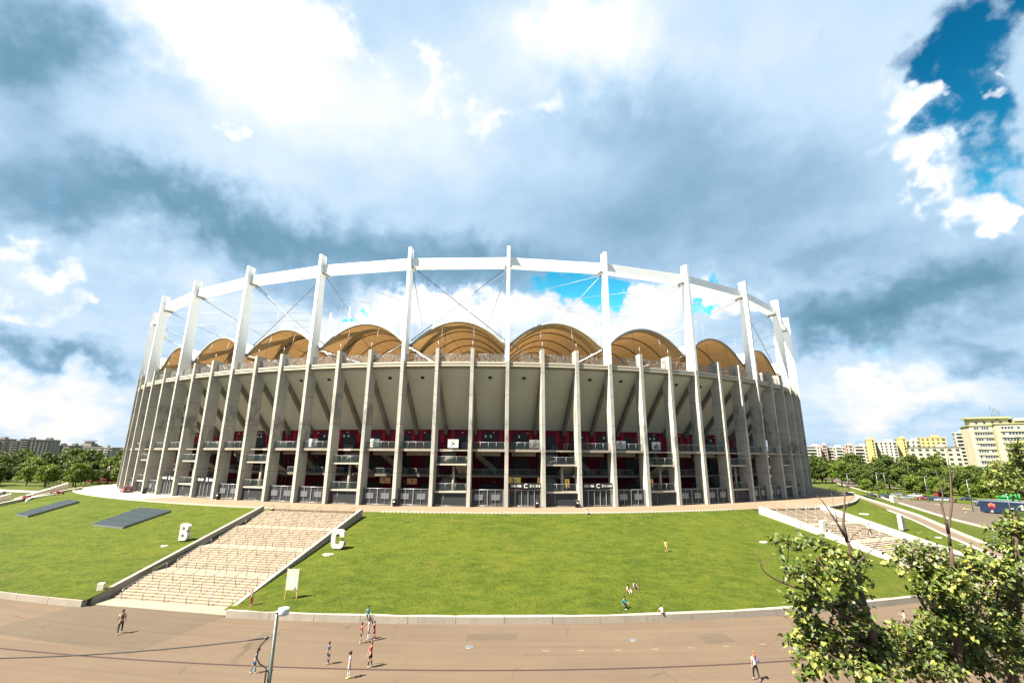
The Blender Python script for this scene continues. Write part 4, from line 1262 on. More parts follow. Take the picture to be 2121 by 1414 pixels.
# ------------------------------------------------------------------ near lamp post with its cable
o = empty('lamp_post', (-5.93, 13.0, 0))
tag(o, 'dark green lamp post in front with a round white head and looped black cable', 'lamp post')
M['green'] = plain('dark_green_paint', (0.026, 0.037, 0.030), 0.35, 0.5, 0.12, 3.0)
mb = MB(); mb.tube([(0, 0, 0), (0, 0, 5), (0, 0, 10.95)], [0.075, 0.06, 0.044], 14); mb.build('post', M['green'], o)
hd = MB(); hd.lathe([(0.09, -0.02), (0.125, 0.0), (0.135, 0.03), (0.135, 0.135), (0.13, 0.147), (0.02, 0.153)], (0.14, 0.05, 10.90), 28)
h_ = hd.build('lamp_head', plain('lamp_grey', (0.42, 0.43, 0.46), 0.35, 0.4, 0.03), o)
mb = MB(); mb.lathe([(0.052, 0), (0.052, 0.03), (0.02, 0.045)], (0, 0, 10.95), 14); mb.lathe([(0.018, 0), (0.018, 0.05)], (0.055, -0.05, 10.95), 8); mb.build('cap', M['steel_light'], h_)
mb = MB(); mb.tube([(-0.01, -0.02, 10.42), (-0.14, -0.03, 10.40)], 0.012, 6); mb.tube([(-0.135, -0.03, 10.40), (-0.25, -0.05, 10.385)], [0.03, 0.022], 8); mb.build('cable_clamp', M['dark'], o)
mb = MB()
loop = [(-0.14, -0.03, 10.39), (-0.2, -0.05, 10.33), (-0.30, -0.06, 10.22), (-0.355, -0.06, 10.08), (-0.34, -0.06, 9.95), (-0.26, -0.07, 9.84), (-0.15, -0.07, 9.78), (-0.075, -0.07, 9.74), (-0.07, -0.07, 9.6), (-0.085, -0.08, 9.0), (-0.10, -0.08, 6.0), (-0.095, -0.08, 2.0), (-0.095, -0.08, 0.1)]
mb.tube(loop, 0.017, 6); mb.build('feed_cable', M['black'], o)
mb = MB()
A, B = Vector((-6.18, 12.95, 10.385)), Vector((-34.0, 16.5, 10.6))
mb.tube([A.lerp(B, t) - UP * (4.6 * t * (1 - t)) for t in frange(0, 1, 40)], 0.016, 6)
tag(mb.build('overhead_cable', M['black']), 'black overhead cable sagging from the near lamp post to the left picture edge', 'cable')
for z in (9.85, 9.2): pass

# ------------------------------------------------------------------ lamp posts in the parking and park
def street_lamp(x, y, h, two, label):
    o = empty('street_lamp', (x, y, 0))
    tag(o, label, 'street lamp', 'slim street lamps around the stadium')
    mb = MB(); mb.tube([(0, 0, 0), (0, 0, h)], [0.10, 0.055], 8); mb.build('post', M['steel'], o)
    mb = MB()
    for s in ((-1, 1) if two else (1,)):
        mb.tube([(0, 0, h), (0.75 * s, 0, h + 0.12)], 0.05, 5)
        mb.box((0.9 * s, 0, h + 0.12), (0.6, 0.26, 0.12))
    mb.build('lamp_head', M['steel_light'], o)
for x, y, h, two, lab in ((150.5, 213.0, 8.5, True, 'two armed street lamp behind the podium rim, right of the stadium'), (147.97, 192.57, 9.5, False, 'tall single street lamp beside the dark parked cars'),
                          (163.5, 208.4, 9.0, True, 'two armed street lamp behind the silver cars'), (150.3, 173.0, 8.8, True, 'two armed street lamp in front of the red parked car'),
                          (137.6, 143.9, 9.0, False, 'slim street lamp rising directly behind the rear of the blue coach'), (122.0, 118.0, 8.0, False, 'slim street lamp at the right picture edge behind the foliage'),
                          (-159.7, 195.0, 13.5, False, 'tall thin lamp post by the left flank of the stadium, nearer the bushy tree'), (-151.0, 192.0, 14.5, False, 'tall thin lamp post touching the left flank of the stadium')):
    street_lamp(x, y, h, two, lab)

# ------------------------------------------------------------------ people
def skin_obj(name, verts, edges, radii, root, mat, parent, sub=2):
    me = bpy.data.meshes.new(name)
    me.from_pydata([tuple(v) for v in verts], edges, [])
    me.materials.append(mat)
    o = bpy.data.objects.new(name, me)
    COL.objects.link(o)
    o.parent = parent
    md = o.modifiers.new('skin', 'SKIN')
    md.use_smooth_shade = True
    md.branch_smoothing = 0.5
    for i, d in enumerate(me.skin_vertices[0].data):
        r = radii[i]
        d.radius = r if isinstance(r, tuple) else (r, r)
        d.use_root = (i == root)
    s = o.modifiers.new('subdivision', 'SUBSURF')
    s.levels = s.render_levels = sub
    return o
def rx(v, a):      # swing in the forward plane (y forward), a > 0 = forward for a hanging limb
    c, s = math.cos(R(a)), math.sin(R(a))
    return Vector((v.x, v.y * c - v.z * s, v.y * s + v.z * c))
def chain(parent_d, a): return rx(parent_d, a)
SKIN = {'fair': (0.34, 0.20, 0.14), 'tan': (0.22, 0.12, 0.075), 'dark': (0.15, 0.08, 0.05)}
def cloth(c): return flat('cloth_%.2f_%.2f_%.2f' % c, tuple(x * 0.62 for x in c), 0.85)
def person(label, loc, face, h=1.75, pose=None, shirt=(0.8, 0.8, 0.8), sleeve='short', legs=(0.02, 0.02, 0.03), legtype='trousers', socks=None, shoes=(0.8, 0.8, 0.8), hair=(0.02, 0.014, 0.01), longhair=False, cap=None, pack=None, skin='fair', group=None, build=1.0, stripe=None):
    p = dict(lean=3, hl=4, hr=-4, kl=2, kr=4, al=4, ar=-4, ab=9, el=12, er=12, sit=None, head=0, turn=0, spread=0)
    p.update(pose or {})
    child = h < 1.55
    k = h / 1.75
    hs = (1.16 if child else 1.0) * k          # head scale
    ux = lambda a: Vector((0, 0, 1))
    TH, SH, FT = 0.43 * k, 0.43 * k, 0.07 * k
    legp = []
    lows = []
    for s, hp, kn in ((-1, p['hl'], p['kl']), (1, p['hr'], p['kr'])):
        hip = Vector((s * 0.095 * k, 0, -0.04 * k))
        dirn = rx(Vector((s * math.tan(R(2 + p['spread'])), 0, -1)).normalized(), hp)
        knee = hip + dirn * TH
        d2 = rx(Vector((0, 0, -1)), hp - kn)
        ank = knee + d2 * SH
        fdir = rx(Vector((0, 1, -0.12)), max(min((hp - kn) * 0.5, 25), -40)) if p['sit'] is None else Vector((0, 1, -0.1))
        toe = ank + fdir.normalized() * 0.17 * k + Vector((0, 0, -0.045 * k))
        heel = ank + Vector((0, -0.04 * k, -0.045 * k))
        legp.append((hip, knee, ank, toe, heel))
        lows += [toe.z - 0.035 * k, heel.z - 0.04 * k]
    pz = -min(lows) if p['sit'] is None else p['sit']
    base = Vector((0, 0, pz))
    td = rx(Vector((0, 0, 1)), -p['lean'])
    tdd = Vector((0, math.sin(R(p['lean'])), math.cos(R(p['lean']))))
    waist, chest, neck = tdd * 0.17 * k, tdd * 0.36 * k, tdd * 0.53 * k
    hd = Vector((0, math.sin(R(p['lean'] * 0.5 + p['head'])), math.cos(R(p['lean'] * 0.5 + p['head']))))
    hb, hm, ht = neck + hd * 0.09 * hs + Vector((0, 0.01, 0)), neck + hd * 0.16 * hs + Vector((0, 0.02, 0)), neck + hd * 0.245 * hs
    V, E, Rd = [], [], []
    def add(v, r, to=None):
        V.append(base + v); Rd.append(r)
        if to is not None: E.append((to, len(V) - 1))
        return len(V) - 1
    b = build
    ip = add(Vector((0, 0, 0)), (0.135 * k * b, 0.105 * k * b))
    iw = add(waist, (0.118 * k * b, 0.09 * k * b), ip)
    ic = add(chest, (0.145 * k * b, 0.105 * k * b), iw)
    inn = add(neck, (0.055 * k, 0.055 * k), ic)
    ihb = add(hb, (0.068 * hs, 0.075 * hs), inn)
    ihm = add(hm, (0.078 * hs, 0.092 * hs), ihb)
    iht = add(ht, (0.06 * hs, 0.07 * hs), ihm)
    add(hm + Vector((0, 0.105 * hs, -0.02 * hs)), 0.016 * hs, ihm)         # nose
    arms = []
    for s, aa, ee in ((-1, p['al'], p['el']), (1, p['ar'], p['er'])):
        sh = neck - tdd * 0.055 * k + Vector((s * 0.165 * k * (0.5 + 0.5 * b), 0, 0))
        ad = rx(Vector((s * math.tan(R(p['ab'])), 0, -1)).normalized(), aa)
        elb = sh + ad * 0.27 * k
        fd = rx(Vector((s * math.tan(R(p['ab'] * 0.5)), 0, -1)).normalized(), aa + ee)
        wr = elb + fd * 0.235 * k
        palm = wr + fd * 0.06 * k
        i1 = add(sh, 0.052 * k, ic); i2 = add(elb, 0.038 * k, i1); i3 = add(wr, 0.025 * k, i2); i4 = add(palm, (0.034 * k, 0.02 * k), i3)
        side = Vector((0, 1, 0)) if abs(fd.y) < 0.8 else Vector((0, 0, 1))
        side = (side - fd * side.dot(fd)).normalized()
        inw = fd.cross(side) * s
        for q, ln in ((0.030, 0.062), (0.011, 0.072), (-0.009, 0.066), (-0.028, 0.052)):
            f1 = add(palm + fd * 0.045 * k + side * q * k, 0.0095 * k, i4)
            add(palm + fd * (0.045 + ln * 0.8) * k + side * q * 1.1 * k + inw * 0.022 * k, 0.008 * k, f1)
        t1 = add(palm + side * 0.045 * k + fd * 0.012 * k, 0.011 * k, i4)
        add(palm + side * 0.055 * k + fd * 0.05 * k, 0.009 * k, t1)
        arms.append((sh, elb, wr))
    for (hip, knee, ank, toe, heel) in legp:
        j1 = add(hip, 0.085 * k * b, ip); jm = add(hip.lerp(knee, 0.5), 0.07 * k * b, j1); j2 = add(knee, 0.052 * k, jm); jc = add(knee.lerp(ank, 0.35), 0.052 * k, j2)
        j3 = add(ank, 0.036 * k, jc); add(toe, (0.036 * k, 0.026 * k), j3)
    o = empty('person', loc, face)
    tag(o, label, 'person', group)
    skin_obj('body', V, E, Rd, 0, flat('skin_' + skin, SKIN[skin], 0.55), o, 1)
    def part(name, nodes, mat, sub=1):     # nodes: list of (point, radius, link)
        vs = [base + n[0] for n in nodes]
        skin_obj(name, vs, [(n[2], i) for i, n in enumerate(nodes) if n[2] is not None], [n[1] for n in nodes], 0, mat, o, sub)
    g = 1.17
    hem = Vector((0, 0, -0.07 * k))
    nd = [(waist, (0.135 * k * b, 0.108 * k * b), None), (hem, (0.148 * k * b, 0.118 * k * b), 0), (chest, (0.165 * k * b, 0.122 * k * b), 0), (neck - tdd * 0.02 * k, (0.085 * k, 0.075 * k), 2)]
    for (sh, elb, wr) in arms:
        nd.append((sh, 0.068 * k, 2)); i = len(nd) - 1
        if sleeve == 'long':
            nd.append((elb, 0.05 * k, i)); nd.append((elb.lerp(wr, 0.92), 0.04 * k, i + 1))
        elif sleeve == 'short':
            nd.append((sh.lerp(elb, 0.72), 0.06 * k, i))
    part('shirt', nd, cloth(shirt))
    nd = [(Vector((0, 0, 0.05 * k)), (0.135 * k * b, 0.108 * k * b), None), (Vector((0, 0, -0.03 * k)), (0.142 * k * b, 0.112 * k * b), 0)]
    for (hip, knee, ank, toe, heel) in legp:
        nd.append((hip.lerp(knee, 0.18), 0.094 * k * b, 1)); i = len(nd) - 1
        if legtype == 'trousers':
            nd.append((knee, 0.066 * k, i)); nd.append((knee.lerp(ank, 0.93), 0.052 * k, i + 1))
        elif legtype == 'tights':
            nd.append((knee, 0.059 * k, i)); nd.append((knee.lerp(ank, 0.35), 0.056 * k, i + 1)); nd.append((knee.lerp(ank, 0.9), 0.042 * k, i + 2))
        else:
            nd.append((hip.lerp(knee, 0.82), 0.084 * k * b, i))
    part({'trousers': 'trousers', 'tights': 'leggings', 'shorts': 'shorts'}[legtype], nd, cloth(legs))
    for (hip, knee, ank, toe, heel) in legp:
        if socks:
            part('sock', [(knee.lerp(ank, 0.12), 0.058 * k, None), (knee.lerp(ank, 0.4), 0.058 * k, 0), (ank, 0.043 * k, 1)], cloth(socks))
        part('shoe', [(ank + Vector((0, 0, -0.02 * k)), 0.044 * k, None), (heel, (0.042 * k, 0.03 * k), 0), (toe, (0.044 * k, 0.032 * k), 0)], cloth(shoes))
    hm_ = flat('hair_%.2f_%.2f' % (hair[0], hair[1]), hair, 0.7)
    hb_ = MB(); hc = base + hm + Vector((0, -0.014 * hs, 0.028 * hs))
    hb_.lathe([(0.088 * hs, -0.035 * hs), (0.098 * hs, 0.0), (0.094 * hs, 0.045 * hs), (0.074 * hs, 0.085 * hs), (0.042 * hs, 0.108 * hs), (0.004, 0.115 * hs)], hc, 14)
    hb_.lathe([(0.004, -0.085 * hs), (0.055 * hs, -0.075 * hs), (0.080 * hs, -0.03 * hs), (0.082 * hs, 0.02 * hs), (0.004, 0.03 * hs)], hc + Vector((0, -0.03 * hs, 0)), 12)
    if longhair:
        q0 = base + hb
        hb_.tube([q0 + Vector((0, -0.05 * hs, 0.06 * hs)), q0 + Vector((0, -0.085 * hs, -0.03 * hs)), base + neck + Vector((0, -0.105 * hs, -0.09 * hs)), base + neck + Vector((0, -0.11 * hs, -0.2 * hs))], [0.085 * hs, 0.08 * hs, 0.065 * hs, 0.03 * hs], 10)
    hb_.build('hair', hm_, o)
    e = MB()
    for s in (-1, 1): e.lathe([(0.001, -0.008), (0.008, 0), (0.001, 0.008)], base + hm + Vector((s * 0.03 * hs, 0.088 * hs, 0.006 * hs)), 6)
    e.build('eyes', M['black'], o)
    if cap:
        c = MB(); cc = base + ht + Vector((0, 0, 0.0))
        c.lathe([(0.108 * hs, -0.045 * hs), (0.112 * hs, 0.0), (0.095 * hs, 0.055 * hs), (0.05 * hs, 0.085 * hs), (0.004, 0.093 * hs)], cc, 14)
        c.box(cc + Vector((0, 0.14 * hs, -0.035 * hs)), (0.15 * hs, 0.13 * hs, 0.014))
        c.build('cap', cloth(cap), o)
    if pack:
        q = part('backpack', [(chest + Vector((pack[1] * k, -0.16 * k, 0.0)), (0.125 * k, 0.08 * k), None), (waist + Vector((pack[1] * k, -0.17 * k, 0.03)), (0.125 * k, 0.09 * k), 0), (neck + Vector((pack[1] * k, -0.11 * k, -0.08 * k)), (0.09 * k, 0.045 * k), 0)], cloth(pack[0]))
        st = MB()
        for s in (-1, 1):
            st.tube([base + neck + Vector((s * 0.09 * k, -0.10 * k, -0.02)), base + neck + Vector((s * 0.11 * k, 0.0, 0.045 * k)), base + chest + Vector((s * 0.12 * k, 0.13 * k, 0.02)), base + waist + Vector((s * 0.15 * k, -0.02, 0.02))], 0.018 * k, 5)
        st.build('straps', cloth(pack[0]), o)
    return o
# facing angle: 0 looks along +y (away from the camera); R(180) looks at the camera
def lw(x, y): return Vector((x, y, lawn_z(x, y) + 0.0))
KIDS_G = 'children playing on the plaza'
person('man walking away with cream shirt, dark trousers and dark backpack on the grey asphalt', (-33.13, 43.73, 0), R(35), 1.82, dict(lean=4, hl=-16, hr=20, kl=14, kr=6, al=24, ar=-12, ab=14, head=8), (0.62, 0.50, 0.30), 'short', (0.02, 0.025, 0.03), 'trousers', None, (0.75, 0.75, 0.75), (0.015, 0.01, 0.01), pack=((0.035, 0.028, 0.03), 0.0), skin='tan', build=1.12)
person('woman walking away in white top and black leggings, patterned purple backpack on one shoulder', (17.08, 36.3, 0), R(8), 1.72, dict(hl=10, hr=-12, kl=4, kr=14, al=-6, ar=10, ab=8), (0.80, 0.76, 0.74), 'short', (0.012, 0.012, 0.022), 'tights', None, (0.30, 0.22, 0.38), (0.17, 0.065, 0.025), longhair=True, pack=((0.16, 0.12, 0.30), 0.16))
person('child in navy kit and navy socks on the plaza, left of the boy in white', (-13.29, 38.24, 0), R(150), 1.42, dict(ab=8), (0.02, 0.06, 0.16), 'short', (0.012, 0.03, 0.09), 'shorts', (0.02, 0.07, 0.20), (0.02, 0.02, 0.03), (0.05, 0.03, 0.03), group=KIDS_G)
person('boy in white kit and black cap with yellow shoes, standing nearest on the plaza', (-11.04, 36.1, 0), R(95), 1.55, dict(ab=6, al=-8, ar=4, lean=-2), (0.72, 0.72, 0.80), 'short', (0.55, 0.55, 0.70), 'shorts', (0.75, 0.75, 0.82), (0.65, 0.80, 0.10), cap=(0.015, 0.015, 0.02), group=KIDS_G)
person('child in bright coral shirt, black shorts and black socks, arms held out', (-10.09, 37.82, 0), R(-100), 1.60, dict(al=-34, ar=-22, ab=20, lean=4, hl=6, hr=-6), (0.82, 0.10, 0.12), 'short', (0.015, 0.015, 0.02), 'shorts', (0.02, 0.02, 0.025), (0.45, 0.50, 0.35), (0.12, 0.05, 0.03), group=KIDS_G)
person('child in blue football kit leaning beside the near lamp post', (-17.9, 36.7, 0), R(-70), 1.52, dict(lean=16, hl=-14, hr=14, kl=6, kr=10, al=-8, ar=4), (0.03, 0.12, 0.34), 'short', (0.03, 0.10, 0.30), 'shorts', (0.03, 0.22, 0.36), (0.75, 0.72, 0.75), (0.10, 0.02, 0.02), group=KIDS_G)
person('boy in maroon shirt and dark green shorts, front left of the group of three', (-12.15, 42.15, 0), R(-60), 1.45, dict(al=8, ar=8), (0.30, 0.02, 0.06), 'short', (0.02, 0.06, 0.05), 'shorts', None, (0.80, 0.78, 0.82), (0.05, 0.025, 0.03), group=KIDS_G)
person('boy in white shirt, half hidden in the middle of the group of three', (-11.75, 42.95, 0), R(100), 1.48, dict(al=18, ar=8), (0.76, 0.72, 0.78), 'short', (0.66, 0.64, 0.72), 'shorts', (0.7, 0.7, 0.78), (0.30, 0.40, 0.70), (0.04, 0.02, 0.02), group=KIDS_G)
person('boy in dark red striped kit, right of the group of three', (-11.25, 42.75, 0), R(80), 1.40, dict(al=22, ar=8), (0.34, 0.03, 0.08), 'short', (0.28, 0.02, 0.06), 'shorts', (0.35, 0.05, 0.1), (0.35, 0.42, 0.70), (0.10, 0.05, 0.03), group=KIDS_G)
SITK = dict(sit=0.62, hl=82, hr=82, kl=78, kr=78, lean=6, al=8, ar=4, ab=16, el=20, er=20, spread=8)
person('boy in teal shirt and green shorts seated on the low concrete wall', (-13.0, 46.85, 0.10), R(180), 1.50, SITK, (0.0, 0.24, 0.30), 'short', (0.02, 0.20, 0.20), 'shorts', (0.05, 0.28, 0.28), (0.02, 0.10, 0.10), (0.015, 0.01, 0.01), group=KIDS_G)
person('small child in dark red dress clothes hiding against the stairway wall', lw(-24.9, 48.9), R(170), 1.38, dict(al=120, ar=110, el=60, er=60, lean=4), (0.62, 0.50, 0.52), 'short', (0.28, 0.02, 0.04), 'trousers', None, (0.3, 0.03, 0.05), (0.20, 0.10, 0.07))
person('child in pale yellow clothes walking on the middle of the wide lawn', lw(20.22, 64.09), R(175), 1.38, dict(hl=10, hr=-10), (0.75, 0.58, 0.22), 'short', (0.60, 0.50, 0.18), 'shorts', None, (0.5, 0.45, 0.4), (0.012, 0.01, 0.01))
SITG = dict(sit=0.12, hl=128, hr=122, kl=90, kr=86, lean=12, al=42, ar=34, ab=10, el=12, er=12, spread=10)
person('child in white shirt and red shorts sitting on the grass, nearer of the pair', lw(12.2, 52.3), R(-150), 1.42, SITG, (0.74, 0.70, 0.74), 'short', (0.50, 0.03, 0.06), 'shorts', (0.75, 0.75, 0.8), (0.02, 0.02, 0.03), (0.015, 0.01, 0.012), skin='tan')
person('child in pinkish white shirt and black trousers sitting on the grass, farther of the pair', lw(13.1, 53.1), R(-160), 1.45, SITG, (0.74, 0.62, 0.66), 'short', (0.015, 0.015, 0.02), 'trousers', None, (0.02, 0.02, 0.02), (0.015, 0.01, 0.012))
CROUCH = dict(sit=0.40, hl=102, hr=94, kl=112, kr=106, lean=18, al=40, ar=46, ab=8, el=22, er=16, spread=6)
person('boy in teal jersey and black trousers crouching on the grass below the pair', lw(10.9, 48.9), R(-125), 1.55, CROUCH, (0.0, 0.25, 0.30), 'long', (0.012, 0.012, 0.016), 'trousers', None, (0.6, 0.6, 0.6), (0.012, 0.01, 0.01))
person('child in white shirt bending down over the top of the low concrete wall', (14.35, 47.75, 0.60), R(10), 1.40, dict(sit=0.20, hl=120, hr=120, kl=140, kr=140, lean=38, al=34, ar=30, ab=24, el=0, er=4), (0.78, 0.76, 0.80), 'short', (0.05, 0.05, 0.12), 'shorts', None, (0.3, 0.3, 0.3), (0.015, 0.012, 0.012))
person('man in white shirt and dark trousers seated on the lawn edge before the gates', (12.66, 79.7, PZ - 0.1), R(200), 1.72, dict(sit=0.12, hl=120, hr=112, kl=86, kr=74, lean=6, al=20, ar=24, el=30, er=20), (0.74, 0.74, 0.82), 'long', (0.015, 0.02, 0.05), 'trousers', None, (0.04, 0.04, 0.05), (0.015, 0.012, 0.01), skin='tan')
person('person in grey blue clothes bending forward on the lawn by the far stairway', lw(43.9, 74.7), R(-80), 1.65, dict(lean=66, hl=10, hr=-14, kl=12, kr=22, al=60, ar=50, el=10, er=10), (0.36, 0.42, 0.48), 'long', (0.05, 0.06, 0.09), 'trousers', None, (0.05, 0.05, 0.06), (0.10, 0.08, 0.07))
person('child in dark blue and red sitting inside the giant letter C of the near lawn', Vector((-21.75, 63.45, lawn_z(-22, 63.4) + 0.62)), R(-90), 1.35, dict(sit=0.14, hl=112, hr=118, kl=78, kr=88, lean=14, al=40, ar=30, el=30, er=30), (0.04, 0.05, 0.16), 'short', (0.015, 0.02, 0.04), 'trousers', None, (0.3, 0.3, 0.32), (0.10, 0.02, 0.02))
person('runner in white shirt and dark shorts between the street trees', (35.6, 45.9, 0), R(35), 1.66, dict(hl=26, hr=-22, kl=30, kr=34, al=-30, ar=34, el=75, er=75, lean=8), (0.78, 0.76, 0.84), 'short', (0.10, 0.09, 0.05), 'shorts', None, (0.6, 0.5, 0.5), (0.012, 0.01, 0.01))
person('person in yellow shirt and black shorts walking on the road behind the blue coach', (131.66, 140.2, 0), R(150), 1.72, dict(hl=18, hr=-18, kl=8, kr=16, al=-16, ar=16), (0.70, 0.50, 0.18), 'short', (0.02, 0.02, 0.02), 'shorts', (0.7, 0.7, 0.7), (0.8, 0.8, 0.8))

# ------------------------------------------------------------------ vehicles (length along +x)
def paint(name, c):
    if name in M: return M[name]
    M[name] = plain(name, c, 0.22, 0.6, 0.04, 0.8, 0.0, **{'Coat Weight': 0.6})
    return M[name]
CARS = {  # x, belt z, roof z, half width belt, half width roof ; bottom z constant
    'hatch': [(-1.98, 0.62, 0.62, 0.72, 0.72), (-1.90, 0.92, 0.95, 0.80, 0.76), (-1.62, 0.98, 1.36, 0.84, 0.62), (-0.9, 0.97, 1.48, 0.86, 0.62), (0.15, 0.95, 1.46, 0.87, 0.62), (0.55, 0.94, 1.30, 0.87, 0.66), (1.05, 0.92, 0.94, 0.86, 0.76), (1.75, 0.80, 0.80, 0.82, 0.78), (2.0, 0.58, 0.58, 0.72, 0.72)],
    'suv': [(-2.2, 0.70, 0.70, 0.82, 0.82), (-2.12, 1.05, 1.08, 0.90, 0.86), (-1.92, 1.10, 1.58, 0.92, 0.70), (-1.0, 1.09, 1.68, 0.93, 0.70), (0.2, 1.07, 1.66, 0.93, 0.70), (0.75, 1.06, 1.40, 0.93, 0.76), (1.15, 1.04, 1.06, 0.92, 0.84), (2.0, 0.90, 0.90, 0.88, 0.84), (2.25, 0.65, 0.65, 0.8, 0.8)],
    'saloon': [(-2.2, 0.60, 0.60, 0.78, 0.78), (-2.1, 0.90, 0.92, 0.84, 0.80), (-1.55, 0.95, 0.98, 0.86, 0.74), (-0.95, 0.94, 1.34, 0.87, 0.62), (-0.3, 0.93, 1.42, 0.88, 0.60), (0.35, 0.92, 1.36, 0.88, 0.62), (1.0, 0.90, 0.92, 0.87, 0.76), (2.0, 0.76, 0.76, 0.82, 0.78), (2.25, 0.55, 0.55, 0.72, 0.72)],
    'estate': [(-2.3, 0.62, 0.62, 0.78, 0.78), (-2.22, 0.92, 0.95, 0.84, 0.80), (-1.95, 0.96, 1.38, 0.86, 0.64), (-1.0, 0.95, 1.46, 0.87, 0.62), (0.2, 0.93, 1.43, 0.88, 0.62), (0.6, 0.92, 1.28, 0.88, 0.66), (1.15, 0.90, 0.92, 0.87, 0.76), (2.0, 0.78, 0.78, 0.82, 0.78), (2.3, 0.56, 0.56, 0.72, 0.72)],
}
def wheel(root, x, y, r, w=0.22):
    mb = MB(); mb.lathe([(r * 0.6, -w / 2), (r * 0.93, -w / 2), (r, -w / 4), (r, w / 4), (r * 0.93, w / 2), (r * 0.6, w / 2)], (0, 0, 0), 20, 0, True, 'Y')
    t = mb.build('wheel', M['black'], root); t.location = (x, y, r)
    mb = MB(); mb.lathe([(0.02, -w / 2 - 0.015), (r * 0.62, -w / 2 - 0.012), (r * 0.66, -w / 2 + 0.04), (r * 0.66, w / 2 - 0.04), (r * 0.62, w / 2 + 0.012), (0.02, w / 2 + 0.015)], (0, 0, 0), 14, 0, True, 'Y')
    mb.build('rim', M['steel_light'], t)
def car(kind, loc, rz, mat, label, group='cars parked beyond the road'):
    sec = CARS[kind]
    o = empty('parked_car' if group else 'red_car', loc, rz)
    tag(o, label, 'car', group)
    zb = 0.24
    body, glass = MB(), MB()
    rings = []
    for x, zbelt, zr, wb, wr in sec:
        rings.append([(x, -wb * 0.93, zb), (x, -wb, (zb + zbelt) / 2), (x, -wb * 0.97, zbelt), (x, -wr, zr), (x, wr, zr), (x, wb * 0.97, zbelt), (x, wb, (zb + zbelt) / 2), (x, wb * 0.93, zb)])
    for a, b, sa, sb in zip(rings, rings[1:], sec, sec[1:]):
        tall = max(sa[2] - sa[1], sb[2] - sb[1]) > 0.15
        both = min(sa[2] - sa[1], sb[2] - sb[1]) > 0.15
        for i in range(8):
            j = (i + 1) % 8
            q = [a[i], b[i], b[j], a[j]]
            screen = i == 3 and tall and not both
            if (i in (2, 4) and tall) or screen: glass.add(q, [(3, 2, 1, 0)])
            else: body.add(q, [(3, 2, 1, 0)], 0, True)
    body.add(rings[0], [tuple(range(8))]); body.add(rings[-1], [tuple(range(7, -1, -1))])
    # wheel arches
    L0, L1 = sec[0][0], sec[-1][0]
    bo = body.build('body', mat, o)
    glass.build('window_glass', M['glass_dark'], bo)
    mb = MB()
    for i in (2, 3, 4):
        for s in (-1, 1):
            x = sec[i][0]; mb.tube([(x, s * sec[i][3] * 0.975, sec[i][1]), (x, s * (sec[i][4] + 0.01), sec[i][2])], 0.035, 5)
    mb.build('pillar', mat, bo)
    r = 0.36 if kind == 'suv' else 0.31
    for x in (L0 + 0.75, L1 - 0.85):
        for s in (-1, 1):
            mb = MB(); mb.lathe([(0.02, -0.02), (r * 1.18, -0.02), (r * 1.18, 0.02), (0.02, 0.02)], (x, s * sec[4][3] * 0.985, r), 18, 0, False, 'Y'); mb.build('wheel_arch', M['black'], o)
            wheel(o, x, s * (sec[4][3] - 0.09), r)
    for s in (-1, 1):
        mb = MB(); mb.box((L1 - 0.12, s * 0.56, sec[-2][1] * 0.86), (0.22, 0.34, 0.14)); mb.build('headlight', M['steel_light'], o)
        mb = MB(); mb.box((L0 + 0.08, s * 0.64, sec[1][1] * 0.92), (0.12, 0.2, 0.26)); mb.build('tail_light', M['red_light'], o)
        mb = MB(); mb.box((sec[5][0] + 0.25, s * (sec[5][3] + 0.1), sec[5][1] + 0.06), (0.12, 0.2, 0.14)); mb.build('mirror', mat, o)
    mb = MB(); mb.box((L0 - 0.01, 0, 0.42), (0.14, 1.45, 0.22)); mb.build('bumper', M['dark'], o)
    mb = MB(); mb.box((L1 - 0.02, 0, 0.40), (0.14, 1.42, 0.2)); mb.build('bumper', M['dark'], o)
    mb = MB(); mb.box((L0 - 0.085, 0, 0.6), (0.02, 0.5, 0.11)); mb.build('number_plate', M['white'], o)
    return o
RED, WINE = paint('red_paint', (0.20, 0.006, 0.015)), paint('wine_paint', (0.08, 0.005, 0.01))
SILV, WHT, BLK, NAVY, GRY = paint('silver_paint', (0.24, 0.27, 0.30)), paint('white_car_paint', (0.42, 0.43, 0.45)), paint('black_paint', (0.012, 0.014, 0.02)), paint('navy_paint', (0.015, 0.025, 0.06)), paint('grey_paint', (0.14, 0.15, 0.17))
c = car('hatch', (-92.2, 115.2, PZ + 0.02), R(140), RED, 'dark red hatchback parked on the pale podium beside the outermost left fin', None)
car('saloon', (146.6, 194.2, 0), R(-35), BLK, 'black saloon parked behind the ramp, leftmost of the row')
car('hatch', (150.6, 192.2, 0), R(-40), NAVY, 'dark blue hatchback parked beside the tall single lamp')
car('saloon', (153.6, 186.5, 0), R(170), SILV, 'pale blue silver saloon parked on the grass in front of the dark cars')
car('hatch', (163.2, 203.0, 0), R(150), GRY, 'grey hatchback parked between the silver saloon and the white estate')
car('estate', (165.0, 196.0, 0), R(165), WHT, 'white estate car parked on the grass, its side in the sun')
car('saloon', (157.0, 183.0, 0), R(160), RED, 'bright red car parked with its bonnet towards the ramp')
car('suv', (158.4, 179.9, 0), R(120), NAVY, 'dark blue off-roader standing between the two red cars')
car('estate', (159.6, 178.0, 0), R(140), SILV, 'silver car with glinting windscreen beside the dark red car')
car('hatch', (160.3, 174.4, 0), R(40), WINE, 'dark red hatchback with its tailgate towards the lamp post')
car('saloon', (172.5, 182.0, 0), R(170), NAVY, 'dark car parked in the shade under the trees right of the bare branch')
car('estate', (166.5, 170.5, 0), R(175), GRY, 'dark grey car parked under the round tree behind the coach')
car('hatch', (157.0, 160.5, 0), R(165), BLK, 'black car with pale bonnet parked on the grass beside the rear of the coach')
